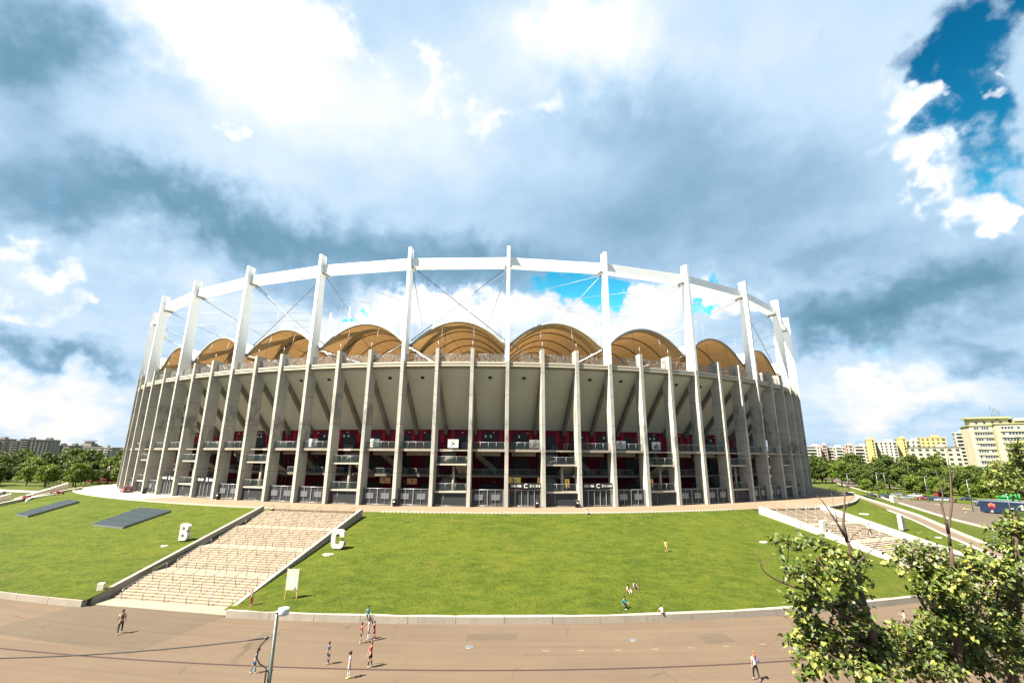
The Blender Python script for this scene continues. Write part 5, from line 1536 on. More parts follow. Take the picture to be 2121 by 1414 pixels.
car('saloon', (154.0, 141.5, 0), R(-70), WHT, 'white car parked beyond the front of the coach')

# blue coach
def coach(loc, rz, label):
    o = empty('coach', loc, rz)
    tag(o, label, 'coach')
    m = paint('coach_blue', (0.004, 0.016, 0.045))
    Lh, Wd, H = 6.1, 1.25, 3.75
    mb = MB()
    secs = [(-Lh, 0.9, 0.92), (-Lh + 0.12, 1.0, 0.98), (Lh - 0.75, 1.0, 1.0), (Lh - 0.25, 0.98, 0.93), (Lh, 0.93, 0.72)]
    rings = []
    for x, w, hh in secs:
        top = 0.32 + (H - 0.32) * hh
        rings.append([(x, -Wd * w * 0.97, 0.32), (x, -Wd * w, 0.7), (x, -Wd * w, top - 0.3), (x, -Wd * w * 0.88, top - 0.05), (x, -Wd * w * 0.6, top), (x, Wd * w * 0.6, top), (x, Wd * w * 0.88, top - 0.05), (x, Wd * w, top - 0.3), (x, Wd * w, 0.7), (x, Wd * w * 0.97, 0.32)])
    n = 10
    mb.add([p for r_ in rings for p in r_], [(i * n + j, i * n + (j + 1) % n, (i + 1) * n + (j + 1) % n, (i + 1) * n + j)[::-1] for i in range(4) for j in range(n)])
    mb.add(rings[0], [tuple(range(n))]); mb.add(rings[-1], [tuple(range(n - 1, -1, -1))])
    b = mb.build('body', m, o)
    for s in (-1, 1):
        for i in range(5):
            mb = MB(); mb.box((-4.6 + 2.05 * i, s * 1.252, 2.55), (1.95, 0.02, 1.15)); mb.build('side_window', paint('coach_glass', (0.006, 0.014, 0.035)), b)
    mb = MB()
    mb.add([(5.68, -1.14, 1.35), (5.68, 1.14, 1.35), (5.42, 1.10, 3.2), (5.42, -1.10, 3.2)], [(0, 1, 2, 3)])
    mb.add([(6.125, -1.05, 1.3), (6.125, 1.05, 1.3), (5.9, 1.06, 2.95), (5.9, -1.06, 2.95)], [(0, 1, 2, 3)])
    mb.build('windscreen', M['glass_dark'], b)
    mb = MB(); mb.add([(5.93, -0.9, 2.62), (5.93, 0.9, 2.62), (5.90, 0.88, 2.98), (5.90, -0.88, 2.98)], [(0, 1, 2, 3)]); 
    mb2 = MB(); mb2.box((5.96, 0, 2.85), (0.05, 1.9, 0.34)); mb2.build('sun_strip', M['white'], b)
    mb = MB(); mb.box((0.2, 0, 3.80), (9.0, 1.7, 0.12)); mb.build('roof_hatch', M['steel'], b)
    mb = MB(); mb.box((6.08, 0, 0.55), (0.16, 2.3, 0.4)); mb.build('bumper', M['dark'], o)
    mb = MB(); mb.box((6.17, -0.2, 0.5), (0.02, 0.55, 0.13)); mb.build('number_plate', M['white'], o)
    for s in (-1, 1):
        mb = MB(); mb.box((6.06, s * 0.85, 0.95), (0.12, 0.5, 0.2)); mb.build('headlight', M['steel_light'], o)
        mb = MB(); mb.tube([(5.95, s * 1.2, 3.15), (6.35, s * 1.4, 3.05), (6.38, s * 1.42, 2.5)], 0.05, 6); mb.box((6.38, s * 1.42, 2.35), (0.14, 0.24, 0.5)); mb.build('mirror', M['steel_light'], o)
        for x in (-3.6, 3.2):
            mb = MB(); mb.lathe([(0.02, -0.02), (0.62, -0.02), (0.62, 0.02), (0.02, 0.02)], (x, s * 1.245, 0.52), 20, 0, False, 'Y'); mb.build('wheel_arch', M['black'], o)
            wheel(o, x, s * 1.14, 0.5, 0.3)
        # round logo: magenta disc with an orange brush letter
        mb = MB(); mb.lathe([(0.02, -0.006), (0.8, -0.006), (0.8, 0.006), (0.02, 0.006)], (-3.4, s * 1.27, 2.05), 28, 0, False, 'Y'); 
        lg = mb.build('logo', flat('logo_magenta', (0.12, 0.008, 0.09), 0.3), b)
        mb = MB()
        for x0, z0, x1, z1 in ((-0.55, -0.62, -0.62, 0.62), (-0.30, 0.72, -0.28, -0.5), (0.0, 0.85, 0.0, -0.35), (0.26, 0.70, 0.30, -0.5), (0.58, 0.62, 0.55, -0.7), (-0.6, 0.5, -0.1, -0.2), (0.6, 0.5, 0.1, -0.2)):
            mb.tube([(-3.4 + x0, s * 1.285, 2.05 + z0), (-3.4 + x1, s * 1.285, 2.05 + z1)], [0.12, 0.07], 6)
        mb.build('logo_letter', flat('logo_orange', (0.50, 0.10, 0.012), 0.4), lg)
        mb = MB()
        for i, (w, h) in enumerate(((0.18, 0.1), (0.26, 0.16), (0.2, 0.12), (0.3, 0.16), (0.2, 0.1))): mb.box((0.3 + 0.3 * i, s * 1.258, 1.75), (w, 0.012, h))
        mb.build('lettering', M['white'], b)
        mb = MB(); mb.lathe([(0.02, -0.005), (0.3, -0.005), (0.3, 0.005), (0.02, 0.005)], (2.7, s * 1.27, 2.55), 16, 0, False, 'Y'); mb.box((2.8, s * 1.268, 1.8), (0.7, 0.01, 0.45)); mb.build('print', flat('print_pale', (0.50, 0.48, 0.48)), b)
    return o
coach((141.3, 136.6, 0), R(-60), 'dark blue coach with an orange and magenta logo on its side, driving along the road')

# small things along the road
lump('concrete_block', 133.8, 168.0, 0, (2.2, 1.2, 2.6), 0.3, M['offwhite'], 'pale upright concrete block beside the ramp in front of the white estate car', 'block')
lump('concrete_block', 141.5, 199.5, 0, (3.4, 1.2, 1.6), 0.3, M['offwhite'], 'low pale concrete block at the upper end of the ramp', 'block')
def bench(x, y, rz, label):
    o = empty('bench', (x, y, 0), rz); tag(o, label, 'bench', 'benches beside the road')
    mb = MB()
    for i in range(4): mb.box((0, -0.2 + 0.13 * i, 0.46), (1.9, 0.1, 0.05))
    mb.build('seat', flat('timber', (0.45, 0.31, 0.13)), o)
    for s in (-0.7, 0.7):
        mb = MB(); mb.box((s, 0, 0.22), (0.1, 0.45, 0.44)); mb.build('leg', M['steel'], o)
bench(142.0, 160.0, R(130), 'low bench by the grass, beside the bare branches')
bench(137.8, 146.0, R(130), 'low bench at the road edge just behind the coach')
bench(147.5, 179.5, R(130), 'low bench at the road edge below the red parked car')
# green and crimson stalls under the trees
def kiosk(x, y, rz, w, mat, label):
    o = empty('kiosk', (x, y, 0), rz); tag(o, label, 'kiosk')
    mb = MB(); mb.box((0, 0, 1.3), (w, 2.4, 2.6)); mb.build('wall', mat, o)
    mb = MB(); mb.prism([(-1.5, 2.6), (1.5, 2.6), (0, 3.7)], lambda u, v: Vector((-w * 0.56, u, v)), lambda u, v: Vector((w * 0.56, u, v))); mb.build('roof', mat, o)
    mb = MB(); mb.box((0, -1.21, 1.6), (w * 0.7, 0.05, 1.0)); mb.build('hatch', M['dark'], o)
kiosk(171.0, 165.0, R(130), 5.0, flat('kiosk_green', (0.008, 0.16, 0.045)), 'bright green stall with pitched roof behind the roof of the coach')
kiosk(171.5, 191.5, R(120), 2.6, flat('kiosk_crimson', (0.18, 0.005, 0.03)), 'crimson stall with pitched roof behind the dark red hatchback')
# road with its pale kerb, bank of grass towards the ramp
def poly_road():
    c = [(300, 480), (205, 300), (160, 212), (143.5, 184), (133, 163), (124.5, 146.8), (114, 126.4), (104.5, 103.6), (98, 92), (88, 83.5), (84, 72), (82, 60), (80, 40), (78, 10)]
    return c
kc = poly_road()
mb = MB()
n = len(kc)
mb.add([(x, y, 0.04) for x, y in kc] + [(x + 24 if y > 90 else x + 60, y - 2 if y > 90 else y, 0.04) for x, y in kc], [(i, i + 1, n + i + 1, n + i)[::-1] for i in range(n - 1)])
mb.build('road', M['road'])['kind'] = 'structure'
mb = MB()
for (x, y), (x2, y2) in zip(kc[1:-3], kc[2:-2]):
    d = Vector((x2 - x, y2 - y, 0)).normalized(); nn = Vector((d.y, -d.x, 0)) * 0.35
    a, b = Vector((x, y, -0.05)), Vector((x2, y2, -0.05))
    mb.hexa([a - nn, b - nn, b + nn, a + nn] + [p + UP * 0.32 for p in (a - nn, b - nn, b + nn, a + nn)])
o = mb.build('kerb', M['offwhite']); o['kind'] = 'structure'
rows = []
rp = [Vector(p) for p in RAMP_E]
q = [Vector((x, y, 0.0)) for x, y in ((148, 196), (136.5, 172), (123.3, 146.8), (112.9, 126.4), (103.5, 103.6), (96.4, 91), (89.5, 84))]
rows = [[Vector((p.x + 1.7, p.y - 0.5, p.z - 0.05)).lerp(b, t) + UP * (0.12 * math.sin(3.1416 * t)) for p, b in zip(rp, q)] for t in (0, 0.25, 0.5, 0.75, 1.0)]
sheet('grass_bank', rows, M['grass'])
rows = [[pt(k, rim(k) + 0.3 + (5 + 2.6 * (k - 14.3)) * t, (PZ - 0.1) * (1 - t) ** 1.0 + 0.02 * t) for k in frange(14.3, 24, 20)] for t in (0, 0.33, 0.66, 1)]
sheet('grass_bank_far', rows, M['grass'])
# verge under the parked cars
mb = MB()
mb.add([(140, 205, 0.09), (150, 184, 0.09), (168, 150, 0.09), (190, 120, 0.09), (240, 150, 0.09), (260, 220, 0.09), (190, 260, 0.09)], [(0, 1, 2, 3, 4, 5, 6)])
mb.build('verge', M['grass'])['kind'] = 'structure'
# park lawn and path on the far left
mb = MB(); mb.add([(-330, 200, 0.05), (-150, 150, 0.05), (-118, 60, 0.05), (-330, 40, 0.05)], [(0, 3, 2, 1)])
mb.build('park_lawn', M['grass'])['kind'] = 'structure'
mb = MB()
for a in range(1):
    mb.add([(-330, 225, 0.15), (-150, 172, 0.15), (-150, 178, 0.15), (-330, 234, 0.15)], [(0, 1, 2, 3)])
mb.build('park_path', M['podium_pale'])['kind'] = 'structure'
mb = MB()
mb.add([(-150, 165, 0.1), (-117, 110, 0.1), (-113, 60, 0.1), (-170, 80, 0.1)], [(0, 3, 2, 1)])
mb.build('park_road', M['road'])['kind'] = 'structure'
lump('gate_pillar', -140.5, 132.5, 0, (1.6, 1.6, 4.4), 0.4, M['concrete_wall'], 'pale concrete pillar at the left picture edge beside the ramp wall', 'pillar')
# pavilion with red roof among the trees on the left
o = empty('pavilion', (-212, 262, 0), R(20)); tag(o, 'low pavilion with a rust red wall and pale roof among the trees on the left', 'pavilion')
mb = MB(); mb.box((0, 0, 2.4), (22, 9, 4.8)); mb.build('wall', flat('rust_wall', (0.40, 0.10, 0.06)), o)
mb = MB(); mb.prism([(-6, 4.8), (6, 4.8), (0, 8.2)], lambda u, v: Vector((-9, u, v)), lambda u, v: Vector((9, u, v))); mb.build('roof', flat('pale_roof', (0.55, 0.42, 0.32)), o)
mb = MB(); mb.box((4, -4.52, 1.6), (6, 0.06, 2.2)); mb.build('window', M['glass_dark'], o)

BLOCKS = [('pale block cut by the left picture edge', -574.1, 521.0, 19.4, 28.8, 10, 'conc', 0.1, 14, 'band'), ('low pale block behind the dark trees, second from left', -685.1, 640.0, 13.1, 23.2, 8, 'pale', 0.0, 12, 'grid'), ('grey tower block, leftmost of the three joined grey towers', -549.9, 521.6, 9.5, 26.9, 11, 'conc', 0.35, 14, 'band'), ('grey tower block with recessed balconies, middle of the three joined grey towers', -534.4, 516.6, 9.4, 28.5, 11, 'conc', 0.35, 15, 'band'), ('broad grey tower block with many small windows, right of the three joined grey towers', -513.6, 512.6, 17.3, 27.9, 11, 'conc', 0.3, 16, 'grid'), ('small dark grey block between the joined towers and the stepped tower', -521.6, 541.0, 9.9, 22.4, 9, 'dark', 0.2, 12, 'grid'), ('beige narrow block with a thin mast on its roof left of the stepped tower', -471.7, 500.9, 9.2, 21.9, 9, 'conc', 0.2, 14, 'band'), ('stepped pyramid topped grey tower behind the long pale slab', -547.0, 600.0, 22.8, 22.8, 12, 'conc', 0.0, 18, 'step'), ('long pale slab block with even rows of windows left of the stadium', -457.5, 520.0, 32.0, 20.3, 8, 'pale', 0.0, 12, 'band'), ('pinkish block touching the left flank of the stadium', -464.5, 560.0, 12.6, 21.0, 8, 'pink', 0.0, 12, 'band'), ('pink and white block directly right of the stadium flank', 300.2, 466.5, 12.5, 26.4, 9, 'pinkw', -0.6, 12, 'band'), ('pink stair tower of the white blocks, nearer the stadium', 310.8, 466.4, 5.6, 27.9, 10, 'pink', -0.6, 12, 'grid'), ('white slab with rows of windows between the two pink towers', 322.0, 465.8, 15.0, 25.6, 9, 'white', -0.6, 12, 'band'), ('pink stair tower left of the white block with balconies', 331.4, 460.3, 6.2, 27.9, 10, 'pink', -0.6, 12, 'grid'), ('white block with stacked balconies left of the first yellow tower', 337.0, 452.0, 10.5, 26.8, 9, 'white', -0.6, 13, 'band'), ('tall narrow yellow stair tower, left one', 336.8, 438.2, 6.5, 32.3, 13, 'yellow', -0.6, 13, 'slot'), ('cream slab with small square windows between the two yellow towers', 350.2, 437.4, 16.3, 30.2, 12, 'white', -0.6, 12, 'grid'), ('tall narrow yellow stair tower behind the bright poplar', 364.5, 436.1, 6.6, 33.4, 13, 'yellow', -0.6, 13, 'slot'), ('cream slab right of the bright poplar, behind the lower cream block', 376.0, 437.1, 10.4, 31.7, 11, 'white', -0.6, 12, 'grid'), ('yellow block with dark corner windows behind the lower cream block', 384.0, 425.1, 17.5, 34.1, 11, 'yellow', -0.6, 14, 'grid'), ('lower cream block with dark flat roof in front of the yellow block', 326.3, 361.5, 30.2, 23.8, 7, 'cream', -0.6, 14, 'gridwide'), ('small white and yellow block peeping out left of the big cream block', 403.8, 417.7, 8.2, 38.1, 12, 'white', -0.6, 12, 'band')]
# ------------------------------------------------------------------ apartment blocks
WALLC = {'conc': (0.20, 0.185, 0.16), 'pale': (0.28, 0.27, 0.235), 'dark': (0.09, 0.085, 0.08), 'pink': (0.34, 0.25, 0.21), 'pinkw': (0.36, 0.31, 0.28), 'white': (0.36, 0.345, 0.29), 'yellow': (0.36, 0.30, 0.12), 'cream': (0.38, 0.355, 0.245)}
_wm = {}
def shared(key, fn, mat):
    if key not in _wm:
        mb = MB(); fn(mb); _wm[key] = mb.mesh(key[0], mat)
    return _wm[key]
def inst(name, me, parent, loc):
    o = bpy.data.objects.new(name, me); COL.objects.link(o); o.parent = parent; o.location = loc
    return o
def wall_mat(c):
    n = 'facade_' + c
    if n not in M:
        m, nt = new_mat(n)
        P = pos(nt); col = WALLC[c]
        z = node(nt, 'ShaderNodeSeparateXYZ', {0: P}).outputs[2]
        st = noise(nt, scl(nt, P, (0.5, 0.5, 0.06)), 1.0, 4.0)
        cc = mix(nt, sstep(nt, st, 0.4, 0.75), col, [x * 0.78 for x in col])
        finish(nt, cc, 0.85, 0.2)
        M[n] = m
    return M[n]
M['pane'] = plain('window_pane', (0.025, 0.03, 0.04), 0.25, 0.5, 0.5, 0.6)
def block(lab, x, y, w, top, floors, color, rz, depth, style):
    o = empty('apartment_block', (x, y, 0), rz)
    tag(o, lab, 'building', 'apartment blocks around the park')
    mb = MB(); mb.box((0, depth / 2, top / 2), (w, depth, top)); wl = mb.build('wall', wall_mat(color), o)
    mb = MB()
    mb.box((0, depth / 2, top + 0.35), (w + 0.5, depth + 0.5, 0.7)); mb.build('parapet', wall_mat('dark' if style == 'gridwide' else color), o)
    mb = MB(); mb.box((w * 0.15, depth / 2, top + 1.7), (min(5, w * 0.4), 4, 2.2)); mb.build('lift_house', wall_mat(color), o)
    mb = MB(); mb.tube([(w * 0.2, depth / 2, top + 2.5), (w * 0.2, depth / 2, top + 6.5)], 0.09, 5); mb.build('aerial', M['steel'], o)
    fh = top / floors
    f0 = max(0, floors - 8)
    if style in ('grid', 'gridwide', 'slot', 'step'):
        pitch = 3.0 if style != 'gridwide' else 3.9
        nc = max(1, int(w / pitch)) if style != 'slot' else 1
        ww, wh = (1.25, 1.35) if style != 'gridwide' else (2.1, 1.5)
        me = shared(('window', ww, wh), lambda q: (q.box((0, 0, 0), (ww, 0.3, wh)), ), M['pane'])
        for f in range(f0, floors):
            for c in range(nc):
                px = (c + 0.5 - nc / 2) * (w / nc) if style != 'slot' else w * 0.28
                inst('window', me, wl, (px, -0.1, (f + 0.55) * fh))
        if style == 'grid':      # dark stacked loggias at the edge
            me2 = shared(('loggia', 2.2), lambda q: q.box((0, 0, 0), (2.2, 0.4, 1.3)), M['dark'])
            for f in range(f0, floors): inst('loggia', me2, wl, (w / 2 - 1.6, -0.12, (f + 0.55) * fh))
        if style == 'step':
            for i in range(3):
                mb = MB(); mb.box((0, depth / 2, top + 0.7 + 2.2 * i), (w * (0.75 - 0.2 * i), depth * (0.75 - 0.2 * i), 2.2)); mb.build('penthouse', wall_mat(color), o)
            mb = MB(); mb.box((0, depth / 2, top + 7.4), (w * 0.5, depth * 0.5, 0.6)); mb.build('roof_cap', wall_mat('dark'), o)
    else:
        nb = max(1, int(w / 7.5))
        bw = w / nb * 0.62
        me = shared(('balcony', round(bw, 2)), lambda q: q.box((0, -0.55, 0), (bw, 1.1, 1.0)), wall_mat('white' if color != 'conc' else 'pale'))
        mg = shared(('window', round(bw, 2), 9), lambda q: q.box((0, 0, 0), (bw * 0.92, 0.3, 1.45)), M['pane'])
        ms = shared(('window', 1.2, 1.3, 3), lambda q: q.box((0, 0, 0), (1.2, 0.3, 1.3)), M['pane'])
        for f in range(f0, floors):
            for b_ in range(nb):
                px = (b_ + 0.5 - nb / 2) * (w / nb)
                inst('balcony', me, wl, (px - 0.12 * w / nb, -0.05, (f + 0.25) * fh))
                inst('window', mg, wl, (px - 0.12 * w / nb, -0.1, (f + 0.70) * fh))
                inst('window', ms, wl, (px + 0.36 * w / nb, -0.1, (f + 0.58) * fh))
    # the flank windows
    me = shared(('window', 'side'), lambda q: q.box((0, 0, 0), (0.3, 1.3, 1.3)), M['pane'])
    sx = w / 2 + 0.05 if x < 0 else -w / 2 - 0.05
    for f in range(f0, floors):
        for yy in (0.3, 0.7): inst('window', me, wl, (sx, depth * yy, (f + 0.58) * fh))
for b in BLOCKS:
    block(*b)

def big_block():
    o = empty('apartment_block', (260, 238, 0), R(-30))
    tag(o, 'large cream and pale green apartment block with glazed balconies, nearest at the right edge', 'building', 'apartment blocks around the park')
    fh, n = 2.95, 11
    H = fh * n
    wings = [(-13.5, 1.5, 9.0, 14, H, 'cream'), (-3.2, -1.2, 11.0, 16, H + 0.6, 'cream'), (15.0, 1.0, 25.0, 14, H - 0.4, 'cream')]
    for i, (cx_, fy, w, d, h, c) in enumerate(wings):
        mb = MB(); mb.box((cx_, fy + d / 2, h / 2), (w, d, h)); wl = mb.build('wall', wall_mat(c), o)
        if i < 2:
            me = shared(('balcony_glazing', i), lambda q: q.box((0, 0, 0), (w * 0.66, 0.5, 1.35)), M['steel_light'])
            mp = shared(('window', 'bay', i), lambda q: q.box((0, 0, 0), (w * 0.066, 0.12, 1.15)), M['pane'])
            md = shared(('balcony', 'big', i), lambda q: q.box((0, 0, 0), (w * 0.78, 0.9, 1.25)), wall_mat('cream'))
            for f in range(4, n):
                inst('balcony', md, wl, (cx_ + 0.3, fy - 0.4, f * fh + 0.35))
                g_ = inst('balcony_glazing', me, wl, (cx_, fy - 0.3, f * fh + 1.65))
            for f in range(4, n):
                for q in range(6):
                    if (f * 5 + q * 3 + i) % 7 != 0: inst('window', mp, wl, (cx_ + (q - 2.5) * w * 0.108, fy - 0.55, f * fh + 1.65))
        else:
            mw = shared(('window', 'r'), lambda q: q.box((0, 0, 0), (1.5, 0.3, 1.4)), M['pane'])
            mgm = flat('pale_green', (0.27, 0.28, 0.12))
            mg = shared(('green_strip',), lambda q: q.box((0, 0, 0), (1.8, 0.1, H - 3)), mgm)
            ml = shared(('storey_line',), lambda q: q.box((0, 0, 0), (w, 0.08, 0.16)), mgm)
            for q in range(3):
                px = cx_ - w / 2 + 4.0 + q * 8.0
                inst('green_strip', mg, wl, (px + 2.0, fy - 0.03, (H - 3) / 2))
                for f in range(4, n - 1):
                    inst('window', mw, wl, (px + 2.0, fy - 0.08, f * fh + 1.7)); inst('window', mw, wl, (px - 1.6, fy - 0.08, f * fh + 1.7))
            for f in range(4, n): inst('storey_line', ml, wl, (cx_, fy - 0.02, f * fh + 0.1))
        mb = MB(); mb.box((cx_, fy + d / 2, h + 0.25), (w + 0.8, d + 0.8, 0.5)); mb.build('cornice', flat('pale_green', (0.27, 0.28, 0.12)), o)
    mb = MB(); mb.box((-9, 8.5, H + 2.2), (15, 8, 3.4)); pw = mb.build('penthouse', wall_mat('cream'), o)
    mw = shared(('window', 'ph'), lambda q: q.box((0, 0, 0), (0.9, 0.2, 1.2)), M['pane'])
    for q in range(4): inst('window', mw, pw, (-14 + q * 3.2, 4.45, H + 1.8))
    mb = MB(); mb.box((-9, 8.5, H + 4.3), (17.5, 10.5, 0.8)); mb.build('roof', flat('pale_green', (0.27, 0.28, 0.12)), o)
    mb = MB(); mb.box((14, 8, H + 1.6), (28, 10, 1.4)); mb.box((15, 7.4, H + 2.9), (30, 13, 1.3)); mb.build('roof', wall_mat('cream'), o)
    mb = MB()
    for dx_, h in ((0, 5.5), (0.9, 4.2), (1.9, 4.8), (3.0, 3.5)):
        mb.tube([(-7 + dx_, 5.5, H + 4.5), (-7 + dx_, 5.5, H + 4.7 + h)], 0.10, 5)
        mb.box((-7 + dx_, 5.4, H + 4.0 + h), (0.3, 0.2, 1.6))
    mb.tube([(-5.5, 4.2, H - 1), (-5.5, 4.2, H + 5)], 0.35, 6)
    mb.build('antenna', M['steel'], o)
big_block()
person('person in white top with dark legs walking up the far pale stairway', (56.3, 76.6, 3.25), R(10), 1.75, dict(hl=24, hr=-12, kl=30, kr=6, al=-14, ar=14), (0.78, 0.78, 0.84), 'long', (0.015, 0.015, 0.02), 'trousers', None, (0.05, 0.05, 0.06), (0.02, 0.015, 0.012))

# ------------------------------------------------------------------ trees of the park and the parking
def leaf_quads(mb, c, ax, n, size, rg, shell=0.55, flatz=1.0):
    for _ in range(n):
        while True:
            v = Vector((rg.uniform(-1, 1), rg.uniform(-1, 1), rg.uniform(-1, 1)))
            if 0.05 < v.length < 1: break
        v = v.normalized() * (shell + (1 - shell) * rg.random()) if rg.random() < 0.8 else v
        p = Vector((c[0] + v.x * ax[0], c[1] + v.y * ax[1], c[2] + v.z * ax[2]))
        nrm = (v * 0.9 + Vector((rg.gauss(0, 0.6), rg.gauss(0, 0.6), rg.gauss(0.35, 0.5)))).normalized()
        u = nrm.orthogonal().normalized()
        w = nrm.cross(u)
        a = rg.uniform(0, 6.28)
        u, w = u * math.cos(a) + w * math.sin(a), w * math.cos(a) - u * math.sin(a)
        s = size * rg.uniform(0.6, 1.25)
        d = nrm * s * 0.25
        mb.add([p - u * s * 0.6, p - w * s * 0.42 - d, p + u * s * 0.6 - d * 1.5, p + w * s * 0.42 - d], [(0, 1, 2, 3)])
def make_tree(kind, seed, h, w, mat, name='park_tree', leaf=0.62, dens=1.0):
    rg = random.Random(seed)
    o = empty(name, (0, 0, -500))
    th = h * (0.20 if kind == 'round' else 0.12)
    tb = MB()
    bend = Vector((rg.uniform(-0.25, 0.25), rg.uniform(-0.25, 0.25), 0))
    tb.tube([(0, 0, -0.3), bend * 0.4 + UP * th * 0.5, bend + UP * th, bend * 1.6 + UP * h * 0.7], [0.028 * h, 0.021 * h, 0.017 * h, 0.006 * h], 8)
    cb = MB()
    lobes = []
    if kind == 'poplar':
        for i in range(11):
            t = i / 10
            rr = w * 0.5 * (0.45 + 0.75 * math.sin(math.pi * min(0.97, t * 0.85 + 0.14)))
            lobes.append((Vector((rg.uniform(-0.12, 0.12) * w, rg.uniform(-0.12, 0.12) * w, h * (0.14 + 0.82 * t))), (rr, rr, h * 0.085)))
    else:
        nl = 15
        for i in range(nl):
            a = 2.4 * i + rg.uniform(-0.4, 0.4)
            t = (i + 0.5) / nl
            z = th + (h - th) * (0.10 + 0.80 * t)
            rad = w * 0.5 * math.sqrt(max(0.02, 1 - ((t - 0.36) / 0.70) ** 2)) * 0.70
            lr = w * rg.uniform(0.15, 0.24)
            lobes.append((Vector((math.cos(a) * rad, math.sin(a) * rad, z)), (lr, lr, lr * rg.uniform(0.6, 0.85))))
        lobes.append((Vector((0, 0, h - w * 0.14)), (w * 0.2, w * 0.2, w * 0.14)))
    for c, ax in lobes:
        n = int((85 if kind == 'poplar' else 150) * dens)
        leaf_quads(cb, c, ax, n, leaf, rg)
        mid = bend + UP * (th + (c.z - th) * 0.35)
        tb.tube([mid, mid.lerp(c, 0.6) + UP * 0.2, c], [0.008 * h, 0.005 * h, 0.002 * h], 5)
    tb.build('trunk', M['bark'], o)
    cb.build('crown', mat, o)
    return o
PROTO = {
    'd1': make_tree('round', 1, 11, 9.5, M['leaf_dark']), 'd2': make_tree('round', 2, 13, 10, M['leaf_dark']), 'd3': make_tree('round', 3, 10, 9, M['leaf_dark']),
    'l1': make_tree('round', 4, 6.5, 5.4, M['leaf_light'], 'young_tree', 0.42), 'l2': make_tree('round', 5, 7.5, 6.2, M['leaf_light'], 'young_tree', 0.45), 'm1': make_tree('round', 6, 10.5, 9, M['leaf_light'], 'park_tree', 0.55),
    'r1': make_tree('round', 7, 9, 6.5, M['leaf_red'], 'plum_tree', 0.5), 'p1': make_tree('poplar', 8, 20, 5.0, M['leaf_dark'], 'poplar_tree', 0.6), 'p2': make_tree('poplar', 9, 20, 5.2, M['leaf_light'], 'poplar_tree', 0.6)}
used = set()
KIND = {'d': 'dark green broad tree', 'm': 'mid green broad tree', 'l': 'bright green young tree', 'r': 'reddish brown plum tree', 'p': 'tall slim poplar'}
def tree(pk, x, y, s, rz, label, group, zoff=0.0, sz=None):
    o = PROTO[pk] if pk not in used else copy_tree(PROTO[pk])
    used.add(pk)
    o.location = (x, y, zoff); o.rotation_euler = (0, 0, rz); o.scale = (s, s, s * (sz or 1))
    tag(o, label, 'tree', group)
rg = random.Random(21)
GL, GR = 'park trees left of the stadium', 'trees behind the parking right of the stadium'
LL = 'leafy green tree in the dense park wood left of the stadium'
LR = 'leafy green tree in the dense belt behind the parked cars'
# left park: rows of trees at increasing distance
for i in range(20):
    x = -350 + i * 9.0 + rg.uniform(-3, 3)
    tree(rg.choice(('d1', 'd2', 'd3', 'm1')), x, 252 + rg.uniform(-12, 16) + (x + 240) * -0.12, rg.uniform(1.05, 1.35), rg.uniform(0, 6), LL, GL)
for i in range(22):
    x = -430 + i * 11.5 + rg.uniform(-4, 4)
    tree(rg.choice(('d1', 'd2', 'd3')), x, 330 + rg.uniform(-16, 18), rg.uniform(1.15, 1.45), rg.uniform(0, 6), LL, GL)
for i in range(16):
    x = -560 + i * 21 + rg.uniform(-5, 5)
    tree(rg.choice(('d1', 'd2')), x, 430 + rg.uniform(-20, 22), rg.uniform(1.15, 1.45), rg.uniform(0, 6), LL, GL)
for x, y, s, pk, lab in ((-232, 212, 0.78, 'm1', 'bright tree nearest the park lawn at far left'), (-206, 212, 0.95, 'm1', 'round bright green tree directly behind the red hoops'), (-186, 205, 1.02, 'm1', 'round bushy bright green tree behind the podium corner, left of the pavilion'),
                         (-258, 214, 0.8, 'd3', 'dark tree over the thin trunks at the left picture edge'), (-218, 196, 0.7, 'd3', 'small dark tree beside the park lawn with forked trunk'), (-214, 244, 1.05, 'r1', 'reddish brown tree left of the pavilion'),
                         (-181, 224, 0.8, 'r1', 'reddish brown tree beside the stadium flank at left'), (-168, 230, 1.0, 'd1', 'dark tree behind the tall thin lamp posts'), (-190, 268, 1.12, 'm1', 'tall mid green tree rising right of the pavilion'), (-178, 250, 1.1, 'm1', 'mid green tree touching the left flank of the stadium')):
    tree(pk, x, y, s, rg.uniform(0, 6), lab, GL)
for i in range(15):
    x = -300 + i * 8.4 + rg.uniform(-3, 3)
    tree(rg.choice(('d1', 'd2', 'd3', 'm1')), x, 226 + rg.uniform(-8, 8) + (x + 240) * 0.02, rg.uniform(0.85, 1.12), rg.uniform(0, 6), LL, GL)
for i in range(16):
    x = -292 + i * 7.6 + rg.uniform(-3, 3)
    tree(rg.choice(('d1', 'd3', 'd2')), x, 238 + rg.uniform(-9, 9), rg.uniform(0.55, 0.75), rg.uniform(0, 6), LL, GL)
